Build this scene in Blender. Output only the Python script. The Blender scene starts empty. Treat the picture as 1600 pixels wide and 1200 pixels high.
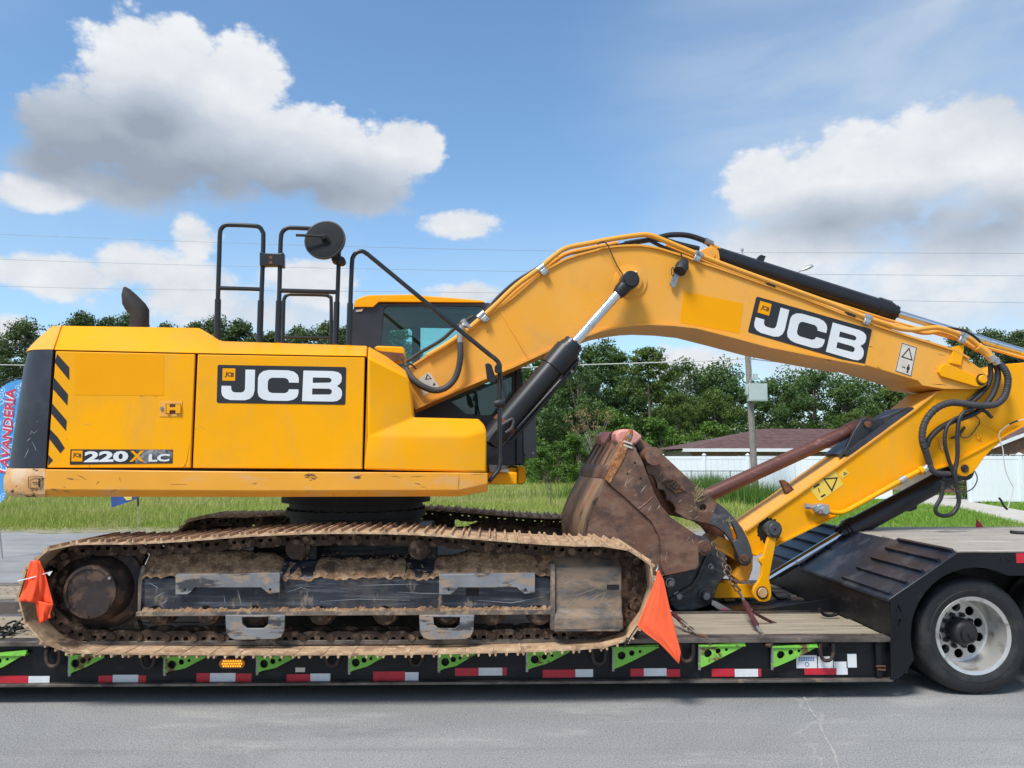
import bpy, bmesh, math, random
import numpy as np
from mathutils import Vector, Matrix
R = math.radians
random.seed(7)
rng = np.random.default_rng(11)
scene = bpy.context.scene
COL = scene.collection

# ------------------------------------------------------------------ camera
CAM = Vector((0, 0, 1.7))
F = 1200.0                                    # focal length in pixels of the 1600 px wide photograph
cd = bpy.data.cameras.new('camera'); cam = bpy.data.objects.new('camera', cd); COL.objects.link(cam)
cd.sensor_width = 36; cd.lens = 27; cd.clip_start = .05; cd.clip_end = 3000
cam.location = CAM; cam.rotation_euler = (R(90 + 5.52), 0, R(-1.2))
scene.camera = cam
CR = cam.rotation_euler.to_matrix()

# ------------------------------------------------------------------ light and exposure
SUN_AZ, SUN_EL = R(-142), R(56)               # azimuth from +Y towards +X, elevation
SKY_STRENGTH = 0.115
SUN_STRENGTH = 2.7
SUN_ANGLE = R(16)
EXPOSURE = 0.62
scene.view_settings.view_transform = 'Standard'; scene.view_settings.look = 'None'
scene.view_settings.exposure = EXPOSURE; scene.view_settings.gamma = 1
scene.view_settings.use_curve_mapping = False
scene.render.engine = 'CYCLES'
scene.cycles.use_denoising = True
scene.cycles.max_bounces = 6; scene.cycles.diffuse_bounces = 3; scene.cycles.transparent_max_bounces = 10
sdir = Vector((math.sin(SUN_AZ) * math.cos(SUN_EL), math.cos(SUN_AZ) * math.cos(SUN_EL), math.sin(SUN_EL)))
ld = bpy.data.lights.new('sun', 'SUN'); ld.energy = SUN_STRENGTH; ld.angle = SUN_ANGLE; ld.color = (1, .965, .9)
sun = bpy.data.objects.new('sun', ld); COL.objects.link(sun); sun.location = (-10, -10, 30)
sun.rotation_euler = (-sdir).to_track_quat('-Z', 'Y').to_euler()

def ray(px, py):
    return CR @ Vector(((px - 800) / F, (600 - py) / F, -1))
def azel(px, py):
    d = ray(px, py).normalized()
    return math.atan2(d.x, d.y), math.asin(d.z)

class NT:
    """small helper to wire shader nodes"""
    def __init__(s, tree): s.t = tree; s.n = tree.nodes; s.l = tree.links
    def new(s, kind, **kw):
        nd = s.n.new(kind)
        for k, v in kw.items(): setattr(nd, k, v)
        return nd
    def put(s, sock, v):
        if isinstance(v, bpy.types.NodeSocket): s.l.new(v, sock)
        elif v is not None: sock.default_value = v
    def math(s, op, a, b=None, c=None, clamp=False):
        nd = s.new('ShaderNodeMath', operation=op); nd.use_clamp = clamp
        for i, v in enumerate((a, b, c)):
            if v is not None: s.put(nd.inputs[i], v)
        return nd.outputs[0]
    def vmath(s, op, a, b=None):
        nd = s.new('ShaderNodeVectorMath', operation=op)
        s.put(nd.inputs[0], a)
        if b is not None: s.put(nd.inputs[1], b)
        return nd.outputs['Value'] if op in ('LENGTH', 'DOT_PRODUCT', 'DISTANCE') else nd.outputs[0]
    def rng(s, v, a, b, c=0., d=1., mode='SMOOTHSTEP'):
        nd = s.new('ShaderNodeMapRange', interpolation_type=mode); nd.clamp = True
        s.put(nd.inputs['Value'], v)
        for k, x in zip(('From Min', 'From Max', 'To Min', 'To Max'), (a, b, c, d)): s.put(nd.inputs[k], x)
        return nd.outputs[0]
    def mix(s, f, a, b):
        nd = s.new('ShaderNodeMix', data_type='RGBA')
        s.put(nd.inputs[0], f)
        s.put(nd.inputs[6], a if isinstance(a, bpy.types.NodeSocket) else (*a, 1))
        s.put(nd.inputs[7], b if isinstance(b, bpy.types.NodeSocket) else (*b, 1))
        return nd.outputs[2]
    def noise(s, vec, scale, detail=5, rough=.55, dist=0.):
        nd = s.new('ShaderNodeTexNoise')
        s.put(nd.inputs['Vector'], vec); nd.inputs['Scale'].default_value = scale
        nd.inputs['Detail'].default_value = detail; nd.inputs['Roughness'].default_value = rough
        nd.inputs['Distortion'].default_value = dist
        return nd.outputs[0]

# ------------------------------------------------------------------ world: daylight sky with cumulus clouds
def make_world():
    w = bpy.data.worlds.new('World'); scene.world = w; w.use_nodes = True
    t = NT(w.node_tree); t.n.clear()
    sky = t.new('ShaderNodeTexSky', sky_type='NISHITA'); sky.sun_disc = False
    sky.sun_elevation = SUN_EL; sky.sun_rotation = SUN_AZ
    sky.air_density = 1.0; sky.dust_density = 0.7; sky.ozone_density = 2.0
    tc = t.new('ShaderNodeTexCoord'); d = t.vmath('NORMALIZE', tc.outputs['Generated'])
    sep = t.new('ShaderNodeSeparateXYZ'); t.put(sep.inputs[0], d)
    x, y, z = sep.outputs
    az = t.math('ARCTAN2', x, y); el = t.math('ARCSINE', z)
    cmb = t.new('ShaderNodeCombineXYZ'); t.put(cmb.inputs[0], az); t.put(cmb.inputs[1], el)
    p = cmb.outputs[0]
    stre = t.vmath('MULTIPLY', d, (1, 1, 1.5))
    n1 = t.noise(stre, 5.5, 12, .58, .25)                    # billows
    n2 = t.noise(t.vmath('ADD', stre, (3.1, 1.7, .4)), 17, 8, .6)
    vor = t.new('ShaderNodeTexVoronoi', feature='SMOOTH_F1'); t.put(vor.inputs['Vector'], t.vmath('ADD', stre, (0, 0, 0)))
    vor.inputs['Scale'].default_value = 19; vor.inputs['Detail'].default_value = 4; vor.inputs['Roughness'].default_value = .6; vor.inputs['Smoothness'].default_value = .5
    puff = t.math('SUBTRACT', .5, vor.outputs['Distance'])
    edge = t.math('ADD', t.math('MULTIPLY', t.math('SUBTRACT', n1, .5), 1.0), t.math('MULTIPLY', puff, .75))
    edge = t.math('ADD', edge, t.math('MULTIPLY', t.math('SUBTRACT', n2, .5), .55))
    def field(blobs, hard=1.0):
        out = None
        for (px, py, rx, ry) in blobs:
            a, e = azel(px, py)
            a2, _ = azel(px + rx, py); _, e2 = azel(px, py - ry)
            q = t.vmath('SUBTRACT', p, (a, e, 0))
            q = t.vmath('MULTIPLY', q, (1 / max(abs(a2 - a), 1e-3), 1 / max(abs(e2 - e), 1e-3), 0))
            v = t.math('SUBTRACT', 1.0, t.vmath('LENGTH', q))
            if out is None: out = v
            else:
                nd = t.math('SMOOTH_MAX', out, v, .25); out = nd
        return out
    big = [(85, 195, 95, 75), (80, 260, 105, 70), (440, 235, 150, 110), (255, 110, 175, 125), (385, 120, 105, 95), (150, 215, 170, 120), (330, 225, 260, 150), (500, 255, 190, 95),
           (640, 235, 80, 72), (180, 300, 170, 60), (560, 300, 130, 70), (230, 260, 150, 90)]
    right = [(1190, 290, 90, 80), (1330, 300, 190, 130), (1440, 250, 160, 105), (1510, 215, 120, 80), (1640, 290, 230, 150),
             (1270, 390, 260, 90), (1500, 400, 330, 120), (1700, 200, 160, 90)]
    bank = [(1230, 470, 210, 90), (1430, 470, 300, 120), (1600, 430, 260, 150), (1180, 400, 110, 60), (1330, 540, 330, 70), (400, 490, 300, 45)]
    low = [(305, 370, 60, 55), (215, 415, 110, 70), (290, 450, 130, 80), (90, 430, 150, 55), (490, 440, 110, 60), (720, 352, 85, 38),
           (60, 305, 150, 45), (740, 460, 90, 26), (1080, 570, 120, 45), (20, 520, 60, 40)]
    fb = field(big); fr = field(right); fl = field(low); fk = field(bank)
    def at_el(py): return azel(800, py)[1]
    def mask(f, k, lo, hi, soft=None):
        top = hi if soft is None else t.rng(el, at_el(soft[0]), at_el(soft[1]), hi, soft[2])
        return t.rng(t.math('ADD', f, t.math('MULTIPLY', edge, k)), lo, top)
    mb = mask(fb, .46, -.02, .20, (240, 370, .55)); mr = mask(fr, .46, -.10, .16, (300, 480, .62)); ml = mask(fl, .50, -.04, .30); mk = t.math('MULTIPLY', t.rng(t.math('ADD', fk, t.math('MULTIPLY', edge, .35)), -.15, .75), .9)
    # general cloud cover elsewhere (out of the frame the same broken cumulus goes on)
    gen = t.noise(t.vmath('ADD', t.vmath('MULTIPLY', d, (1, 1, 2.2)), (5.2, 2.2, 1)), 2.1, 9, .55)
    inview = t.rng(t.vmath('LENGTH', t.vmath('MULTIPLY', t.vmath('SUBTRACT', p, (*azel(800, 420), 0)), (1 / .75, 1 / .62, 0))), .8, 1.25)
    mg = t.math('MULTIPLY', t.rng(gen, .47, .60), inview)
    # thin veil, thicker to the upper right and towards the horizon
    veil = t.noise(t.vmath('MULTIPLY', d, (1.0, 1.0, 3.2)), 2.6, 7, .55, .4)
    va, ve = azel(1450, 60)
    vfield = t.rng(t.vmath('LENGTH', t.vmath('MULTIPLY', t.vmath('SUBTRACT', p, (va, ve, 0)), (1 / .50, 1 / .40, 0))), .1, 1.1, .85, 0)
    vfield = t.math('MAXIMUM', vfield, t.rng(el, .0, .40, .85, .06))
    ha, he = azel(1500, 430)
    vfield = t.math('MAXIMUM', vfield, t.rng(t.vmath('LENGTH', t.vmath('MULTIPLY', t.vmath('SUBTRACT', p, (ha, he, 0)), (1 / .44, 1 / .30, 0))), .30, 1.15, 1.25, 0))
    mv = t.math('MULTIPLY', t.math('ADD', t.math('MULTIPLY', t.rng(veil, .36, .74), .7), .30), t.math('MULTIPLY', vfield, .95), clamp=True)
    # shading: grey builds up gradually towards the flat undersides, broken by the billows
    fg = field([(150, 245, 240, 105), (280, 285, 300, 85), (95, 250, 120, 90), (470, 300, 230, 55), (230, 200, 90, 55)])
    fgr = field([(1290, 350, 210, 60), (1420, 345, 230, 60), (1560, 350, 250, 85), (1680, 60, 320, 200)])
    low_n = t.noise(stre, 7.5, 9, .62)
    wob = t.math('ADD', t.math('MULTIPLY', t.math('SUBTRACT', low_n, .5), 1.1), t.math('ADD', t.math('MULTIPLY', puff, -.35), t.math('MULTIPLY', t.math('SUBTRACT', n2, .5), -.35)))
    base = t.rng(t.math('MAXIMUM', fg, t.math('SUBTRACT', fgr, .42)), -.45, 1.25, 0., 1., 'LINEAR')
    gg = t.math('MULTIPLY', t.rng(gen, .54, .80, mode='LINEAR'), inview)
    grey = t.math('ADD', t.math('MULTIPLY', t.math('MAXIMUM', base, gg), 1.30), t.math('MULTIPLY', wob, .38), clamp=True)
    k = 1 / (SKY_STRENGTH * 2 ** EXPOSURE)
    white = (.87 * k, .895 * k, .925 * k); mid = (.54 * k, .605 * k, .70 * k); dark = (.33 * k, .385 * k, .47 * k)
    ccol = t.mix(t.rng(grey, .0, .52, mode='LINEAR'), white, mid); ccol = t.mix(t.rng(grey, .5, 1., mode='LINEAR'), ccol, dark)
    # photographed sky is a slightly deeper blue than the model sky
    skyc = t.new('ShaderNodeMix', data_type='RGBA', blend_type='MULTIPLY'); skyc.inputs[0].default_value = 1
    t.put(skyc.inputs[6], sky.outputs[0]); skyc.inputs[7].default_value = (.88, 1.08, 1.14, 1)
    c = t.mix(mv, skyc.outputs[2], (.64 * k, .73 * k, .83 * k))
    c = t.mix(mg, c, ccol)
    c = t.mix(mk, c, t.mix(t.math('ADD', .12, t.math('MULTIPLY', wob, .8), clamp=True), (.76 * k, .81 * k, .87 * k), mid))
    c = t.mix(ml, c, t.mix(t.math('ADD', .12, t.math('MULTIPLY', wob, .9), clamp=True), (.88 * k, .90 * k, .925 * k), mid))
    c = t.mix(mr, c, ccol)
    c = t.mix(mb, c, ccol)
    bg = t.new('ShaderNodeBackground'); t.put(bg.inputs[0], c); bg.inputs[1].default_value = SKY_STRENGTH
    out = t.new('ShaderNodeOutputWorld'); t.l.new(bg.outputs[0], out.inputs[0])
    w.cycles.sampling_method = 'MANUAL'; w.cycles.sample_map_resolution = 1024
make_world()

# ------------------------------------------------------------------ materials
def pm(name, base, rough=.5, metal=0., var=.10, vs=2.5, layers=(), bump=0., bs=80., coat=0., rand=0., spec=.5, bdist=.01):
    """principled material: base colour with slow variation, noise layers (colour, threshold, scale, softness, stretch, roughness)"""
    m = bpy.data.materials.new(name); m.use_nodes = True
    t = NT(m.node_tree); b = t.n['Principled BSDF']
    tc = t.new('ShaderNodeTexCoord'); v = tc.outputs['Object']
    if rand:
        oi = t.new('ShaderNodeObjectInfo')
        v = t.vmath('ADD', v, t.vmath('MULTIPLY', oi.outputs['Location'], (3.7, 2.9, 5.3)))
    n = t.noise(v, vs, 5, .6)
    lo = tuple(max(c * (1 - var * 1.6), 0) for c in base); hi = tuple(min(c * (1 + var * 1.6), 1) for c in base)
    col = t.mix(t.rng(n, .3, .7, mode='LINEAR'), lo, hi)
    ro = rough
    for ly in layers:
        c2, thr, sc, soft, st, r2 = (list(ly) + [(1, 1, 1), None][len(ly) - 4:]) if len(ly) < 6 else ly
        nn = t.noise(t.vmath('MULTIPLY', v, st), sc, 8, .65)
        f = t.rng(nn, thr - soft, thr + soft)
        col = t.mix(f, col, c2)
        if r2 is not None:
            ro = t.rng(f, 0., 1., ro, r2, 'LINEAR') if not isinstance(ro, bpy.types.NodeSocket) else t.math('ADD', t.math('MULTIPLY', ro, t.math('SUBTRACT', 1., f)), t.math('MULTIPLY', f, r2))
    t.put(b.inputs['Base Color'], col)
    t.put(b.inputs['Roughness'], ro)
    b.inputs['Metallic'].default_value = metal
    b.inputs['Coat Weight'].default_value = coat
    b.inputs['Coat Roughness'].default_value = .15
    b.inputs['Specular IOR Level'].default_value = spec
    if bump:
        bn = t.noise(v, bs, 6, .6)
        bp = t.new('ShaderNodeBump'); bp.inputs['Strength'].default_value = bump; bp.inputs['Distance'].default_value = bdist
        t.put(bp.inputs['Height'], bn); t.l.new(bp.outputs[0], b.inputs['Normal'])
    return m
RUST = (.16, .065, .03); MUD = (.34, .225, .14); DUST = (.36, .29, .21)
M = {}
M['yellow'] = pm('yellow_paint', (.90, .378, .001), .42, var=.04, vs=1.2, spec=.16, layers=[((.80, .36, .02), .56, 1.7, .14), ((.78, .36, .03), .62, 3.2, .12, (1.2, 1, .35), .6), ((.83, .50, .14), .765, 17, .02, (.35, 1, 2.2), .6), ((.18, .08, .02), .735, 22, .02)], bump=.10, bs=2.2)
M['yellow_fade_skylit'] = pm('faded_skylit_yellow_paint', (.82, .36, .034), .48, var=.03, vs=1.1, spec=.22, layers=[((.80, .385, .08), .52, 1.3, .2), ((.72, .35, .07), .62, 3.6, .12), ((.86, .52, .22), .72, 20, .02, (.5, 1, 1.8), .6), ((.30, .14, .05), .70, 16, .03)], bump=.04, bs=3.)  # fading plus skylight reflection, both put into a paler paint colour
M['yellow_beam'] = pm('scuffed_lit_yellow_paint', (.80, .345, .025), .45, var=.06, vs=1.6, layers=[((.70, .37, .12), .60, 3., .10, (1, 1, 3), .6), ((.10, .05, .025), .66, 9, .025, (.6, 1, 2.2), .7)], bump=.06, bs=6.)  # base paled for the different light on the beam; scuffs are wear
M['yellow_worn'] = pm('battered_yellow_paint', (.60, .32, .12), .55, var=.1, vs=4, layers=[((.62, .44, .28), .53, 7, .08), ((.07, .035, .022), .585, 9, .025, (1, 1, 1.4), .75)], bump=.15, bs=20)
M['yellow_fresh'] = pm('fresh_yellow_patch', (.86, .345, .0), .5, var=.02, spec=.16, layers=[((.12, .05, .02), .76, 14, .01)])
M['black_paint'] = pm('black_paint', (.018, .019, .024), .38, var=.2, layers=[((.13, .13, .135), .70, 26, .02, (1, 1, .25), .55), ((.05, .048, .047), .55, 3, .1)])
M['black_panel'] = pm('dark_plastic_panel', (.022, .025, .036), .42, var=.15, layers=[((.33, .33, .34), .735, 15, .015, (2.2, 2.2, .5), .6), ((.05, .055, .07), .56, 2, .12)])
M['mirror_back'] = pm('matt_black_plastic', (.014, .015, .018), .75, var=.2, spec=.25)
M['black_rail'] = pm('black_rail_paint', (.012, .013, .016), .36, var=.2)
M['rubber'] = pm('hose_rubber', (.016, .016, .018), .55, var=.2, layers=[((.06, .055, .05), .62, 14, .06)])
M['rubber_grey'] = pm('corrugated_hose_rubber', (.045, .045, .05), .6, var=.2)
M['seam'] = pm('dark_gap', (.01, .008, .006), .8, var=.1)
M['chrome'] = pm('chrome_rod', (.72, .73, .75), .12, 1., var=.05, layers=[((.35, .35, .36), .64, 9, .06)])
M['steel'] = pm('dull_steel', (.34, .34, .35), .42, .8, var=.15, layers=[((.14, .10, .08), .6, 18, .06, (1, 1, 1), .7)])
M['clamp'] = pm('zinc_clamp', (.50, .50, .50), .38, .75, var=.12, layers=[((.2, .19, .18), .6, 20, .06)])
M['rust'] = pm('rusty_steel', RUST, .75, .1, var=.25, vs=7, layers=[((.05, .028, .02), .55, 9, .06), ((.33, .20, .12), .68, 16, .03)], bump=.2, bs=60)
M['bucket'] = pm('worn_brown_steel', (.165, .078, .050), .52, .2, var=.2, vs=3.5, layers=[((.24, .135, .09), .52, 4, .10, (1, 1, 2.4), .6), ((.085, .052, .042), .56, 6, .10), ((.30, .235, .17), .70, 15, .02, (1.6, 1, .8), .8), ((.24, .085, .03), .66, 5, .05), ((.34, .29, .25), .72, 32, .015, (.5, 1, 1.8), .7)], bump=.3, bs=35)
M['bucket_edge'] = pm('orange_rust_weld', (.30, .115, .035), .8, .05, var=.25, vs=14, layers=[((.50, .33, .20), .58, 40, .05), ((.12, .05, .025), .60, 11, .05)], bump=.5, bs=70)
M['bucket_skin'] = pm('lit_muddy_bucket_skin', (.24, .145, .095), .58, .1, var=.25, vs=4, layers=[((.33, .23, .14), .55, 5, .10, (1, 1, .35), .75), ((.29, .11, .04), .60, 4, .06, (1, 1, .5), .7), ((.09, .06, .045), .62, 7, .07)], bump=.2, bs=40)  # light from the left put into the lighter base; mud and rust over it
M['coupler'] = pm('black_coupler_steel', (.058, .060, .065), .45, .2, var=.25, layers=[((.12, .12, .125), .60, 7, .06, (1, 1, 1.8), .5), ((.10, .065, .045), .66, 10, .04)], bump=.06, bs=30)
M['pink'] = pm('faded_red_tip_paint', (.66, .27, .22), .55, var=.1, vs=8, layers=[((.72, .38, .33), .55, 9, .1), ((.30, .14, .10), .70, 16, .03)])
M['strut'] = pm('red_oxide_tube', (.115, .042, .032), .42, .1, var=.12, layers=[((.20, .10, .075), .62, 11, .05, (1, 1, 3), .5), ((.34, .26, .22), .76, 30, .01)])
M['shoe'] = pm('dry_mud_on_track_shoe', (.46, .30, .175), .85, var=.14, vs=7, rand=1, layers=[((.27, .16, .095), .55, 6, .09), ((.60, .43, .28), .58, 15, .06), ((.16, .10, .07), .69, 20, .04)], bump=.5, bs=55)
M['link'] = pm('muddy_track_chain', (.055, .031, .019), .75, .15, var=.25, vs=12, rand=1, layers=[((.22, .145, .095), .57, 12, .07)], bump=.4, bs=70)
M['mud'] = pm('packed_mud', (.27, .155, .083), .95, var=.25, vs=14, layers=[((.40, .265, .155), .54, 22, .06), ((.10, .058, .036), .58, 9, .07)], bump=1., bs=45, bdist=.03)
M['frame'] = pm('scuffed_black_frame', (.017, .020, .030), .45, .1, var=.3, layers=[((.10, .104, .118), .57, 12, .10, (.22, 1, 2.6), .5), ((.085, .07, .058), .60, 4, .12), ((.24, .18, .13), .645, 9, .07, (1.3, 1, .6), .85), ((.33, .32, .31), .735, 26, .015, (.7, 1, 1.4), .6)], bump=.06, bs=40)
M['guard'] = pm('worn_guard_steel', (.215, .218, .228), .5, .1, var=.2, layers=[((.33, .235, .16), .555, 9, .08, (1, 1, 1.5), .85), ((.05, .05, .055), .58, 7, .05, (.5, 1, 1.6), .5)], bump=.1, bs=40)
M['drive'] = pm('oily_drive_cover', (.035, .024, .022), .55, .3, var=.3, vs=6, layers=[((.12, .07, .045), .56, 8, .08), ((.22, .17, .13), .72, 17, .03)], bump=.12, bs=30)
M['dark_under'] = pm('dark_underbody', (.012, .012, .014), .6, var=.3, layers=[((.06, .045, .035), .62, 8, .06)])
M['trailer'] = pm('black_trailer_paint', (.0065, .007, .0095), .42, var=.25, spec=.3, layers=[((.022, .022, .026), .60, 5, .08, (.5, 1, 1.6), .55), ((.20, .17, .14), .75, 21, .02)], bump=.05, bs=25)
M['ramp'] = pm('gloss_black_ramp', (.013, .019, .032), .40, 0., spec=.35, var=.3, layers=[((.045, .05, .062), .58, 4, .09, (1, 1, 1), .45), ((.28, .25, .22), .77, 24, .015)], bump=.06, bs=14)
M['flange'] = pm('worn_flange_steel', (.16, .135, .115), .5, .4, var=.25, layers=[((.06, .05, .045), .53, 7, .09, (.5, 1, 1), .6), ((.30, .22, .15), .65, 9, .05)])
M['green'] = pm('lime_bracket_paint', (.19, .50, .06), .5, var=.1, layers=[((.15, .085, .035), .585, 9, .04, (1, 1, 1), .8)])
M['refl_red'] = pm('red_reflective_tape', (.50, .018, .035), .3, var=.06, vs=30)
M['refl_white'] = pm('white_reflective_tape', (.66, .68, .70), .3, var=.05, vs=30)
M['sticker'] = pm('white_sticker', (.66, .68, .68), .4, var=.04)
M['sticker_pale'] = pm('weathered_sticker', (.62, .55, .47), .5, var=.08, vs=9)
M['sticker_yellow'] = pm('yellow_sticker', (.80, .55, .08), .45, var=.05)
M['ink'] = pm('black_print', (.016, .016, .018), .45, var=.05, layers=[((.10, .09, .08), .74, 24, .02)])
M['ink_blue'] = pm('blue_print', (.10, .18, .42), .5, var=.05)
M['logo_black'] = pm('black_decal_film', (.018, .018, .022), .35, var=.1)
M['logo_white'] = pm('white_decal_film', (.70, .71, .72), .35, var=.04)
M['decal_scuffed'] = pm('scuffed_decal_film', (.03, .03, .034), .45, var=.2, layers=[((.30, .30, .30), .56, 7, .10)])
M['orange_flag'] = pm('orange_flag_cloth', (1., .085, .018), .8, var=.05, vs=8)
M['orange_flag_b'] = pm('orange_mesh_flag_cloth', (1., .125, .04), .8, var=.05, vs=9)
M['red_flag'] = pm('red_flag_cloth', (.45, .03, .06), .8, var=.06)
M['tyre'] = pm('tyre_rubber', (.012, .012, .0135), .6, var=.2, layers=[((.03, .029, .028), .56, 7, .1, (1, 1, 1), .8)], bump=.1, bs=40)
M['rim'] = pm('silver_rim', (.60, .58, .55), .30, .6, var=.06, layers=[((.30, .27, .23), .60, 9, .08)])
M['hub'] = pm('greasy_hub', (.03, .028, .03), .5, .3, var=.3)
M['binder'] = pm('dark_red_binder', (.09, .025, .028), .5, .3, var=.2, layers=[((.22, .14, .10), .6, 20, .06)])
M['chain'] = pm('rusty_chain', (.15, .10, .07), .6, .5, var=.3, vs=30, layers=[((.30, .24, .18), .58, 30, .05)])
M['chain_dark'] = pm('dark_chain', (.05, .045, .042), .5, .6, var=.3, vs=30)
M['cab_grey'] = pm('cab_lining', (.075, .08, .08), .8, var=.08)
M['seat'] = pm('seat_fabric', (.03, .03, .033), .9, var=.15)
M['grey_plate'] = pm('grey_screen_plate', (.12, .125, .13), .5, .2, var=.1)
def wood(name, a, b, c, rand=1):
    m = pm(name, a, .8, var=.12, vs=3, rand=rand, layers=[(b, .52, 5, .12, (.35, 9, 3), .85), (c, .60, 9, .05, (.12, 16, 6), .9), ((.10, .07, .05), .68, 4, .06, (.5, 3, 1), .9)], bump=.5, bs=30)
    return m
M['wood'] = wood('weathered_deck_wood', (.27, .225, .165), (.38, .325, .245), (.12, .095, .07))
M['wood_grey'] = wood('grey_deck_wood', (.30, .275, .24), (.40, .37, .325), (.14, .12, .10))
M['pole'] = wood('pole_wood', (.21, .185, .16), (.28, .25, .22), (.11, .09, .075), 0)
M['flange_mud'] = pm('muddy_frame_flange', (.15, .115, .09), .75, .05, var=.25, vs=8, layers=[((.07, .062, .06), .55, 6, .08, (.5, 1, 1), .55), ((.30, .215, .145), .58, 14, .06)], bump=.2, bs=60)
M['vinyl'] = pm('white_vinyl', (.76, .80, .84), .4, var=.02)
M['brick'] = pm('brown_brick', (.235, .125, .085), .9, var=.2, vs=9, rand=1)
M['mortar'] = pm('mortar', (.30, .25, .22), .95, var=.1)
M['roof'] = pm('brown_shingle', (.115, .062, .058), .9, var=.2, vs=3, layers=[((.22, .15, .14), .63, 2.2, .04, (.35, 1, 1), .9)], bump=.4, bs=12)
M['trim_white'] = pm('white_trim', (.76, .77, .78), .5, var=.03)
M['box_grey'] = pm('pale_meter_box', (.44, .50, .49), .5, var=.04)
M['galv'] = pm('galvanised_steel', (.42, .43, .44), .45, .6, var=.1)
M['wire'] = pm('overhead_wire', (.24, .28, .34), .5, var=.1)
M['cable_white'] = pm('pale_cable', (.60, .60, .58), .5, var=.1)
M['concrete'] = pm('pale_concrete', (.50, .46, .40), .85, var=.07, layers=[((.38, .35, .31), .60, 1.2, .1)], bump=.2, bs=30)
def glass(name, tint, rough=.02, alpha=.0):
    m = bpy.data.materials.new(name); m.use_nodes = True
    t = NT(m.node_tree); t.n.clear()
    g = t.new('ShaderNodeBsdfGlossy'); g.inputs['Roughness'].default_value = rough; g.inputs[0].default_value = (.9, .95, .95, 1)
    tr = t.new('ShaderNodeBsdfTransparent'); tr.inputs[0].default_value = (*tint, 1)
    fr = t.new('ShaderNodeFresnel'); fr.inputs[0].default_value = 1.5
    mx = t.new('ShaderNodeMixShader'); t.put(mx.inputs[0], t.math('ADD', fr.outputs[0], alpha * .15, clamp=True))
    t.l.new(tr.outputs[0], mx.inputs[1]); t.l.new(g.outputs[0], mx.inputs[2])
    o = t.new('ShaderNodeOutputMaterial'); t.l.new(mx.outputs[0], o.inputs[0]); return m
M['glass'] = glass('tinted_cab_glass', (.74, .90, .87))
M['window_dark'] = pm('dark_window_glass', (.02, .024, .028), .08, var=.1)
def emit(name, col, s):
    m = bpy.data.materials.new(name); m.use_nodes = True
    b = m.node_tree.nodes['Principled BSDF']; b.inputs['Base Color'].default_value = (*col, 1)
    b.inputs['Emission Color'].default_value = (*col, 1); b.inputs['Emission Strength'].default_value = s; return m
M['amber'] = emit('lit_amber_led', (1, .42, .03), 1.0)
M['amber_lens'] = pm('amber_lens', (.55, .18, .01), .25)

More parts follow.
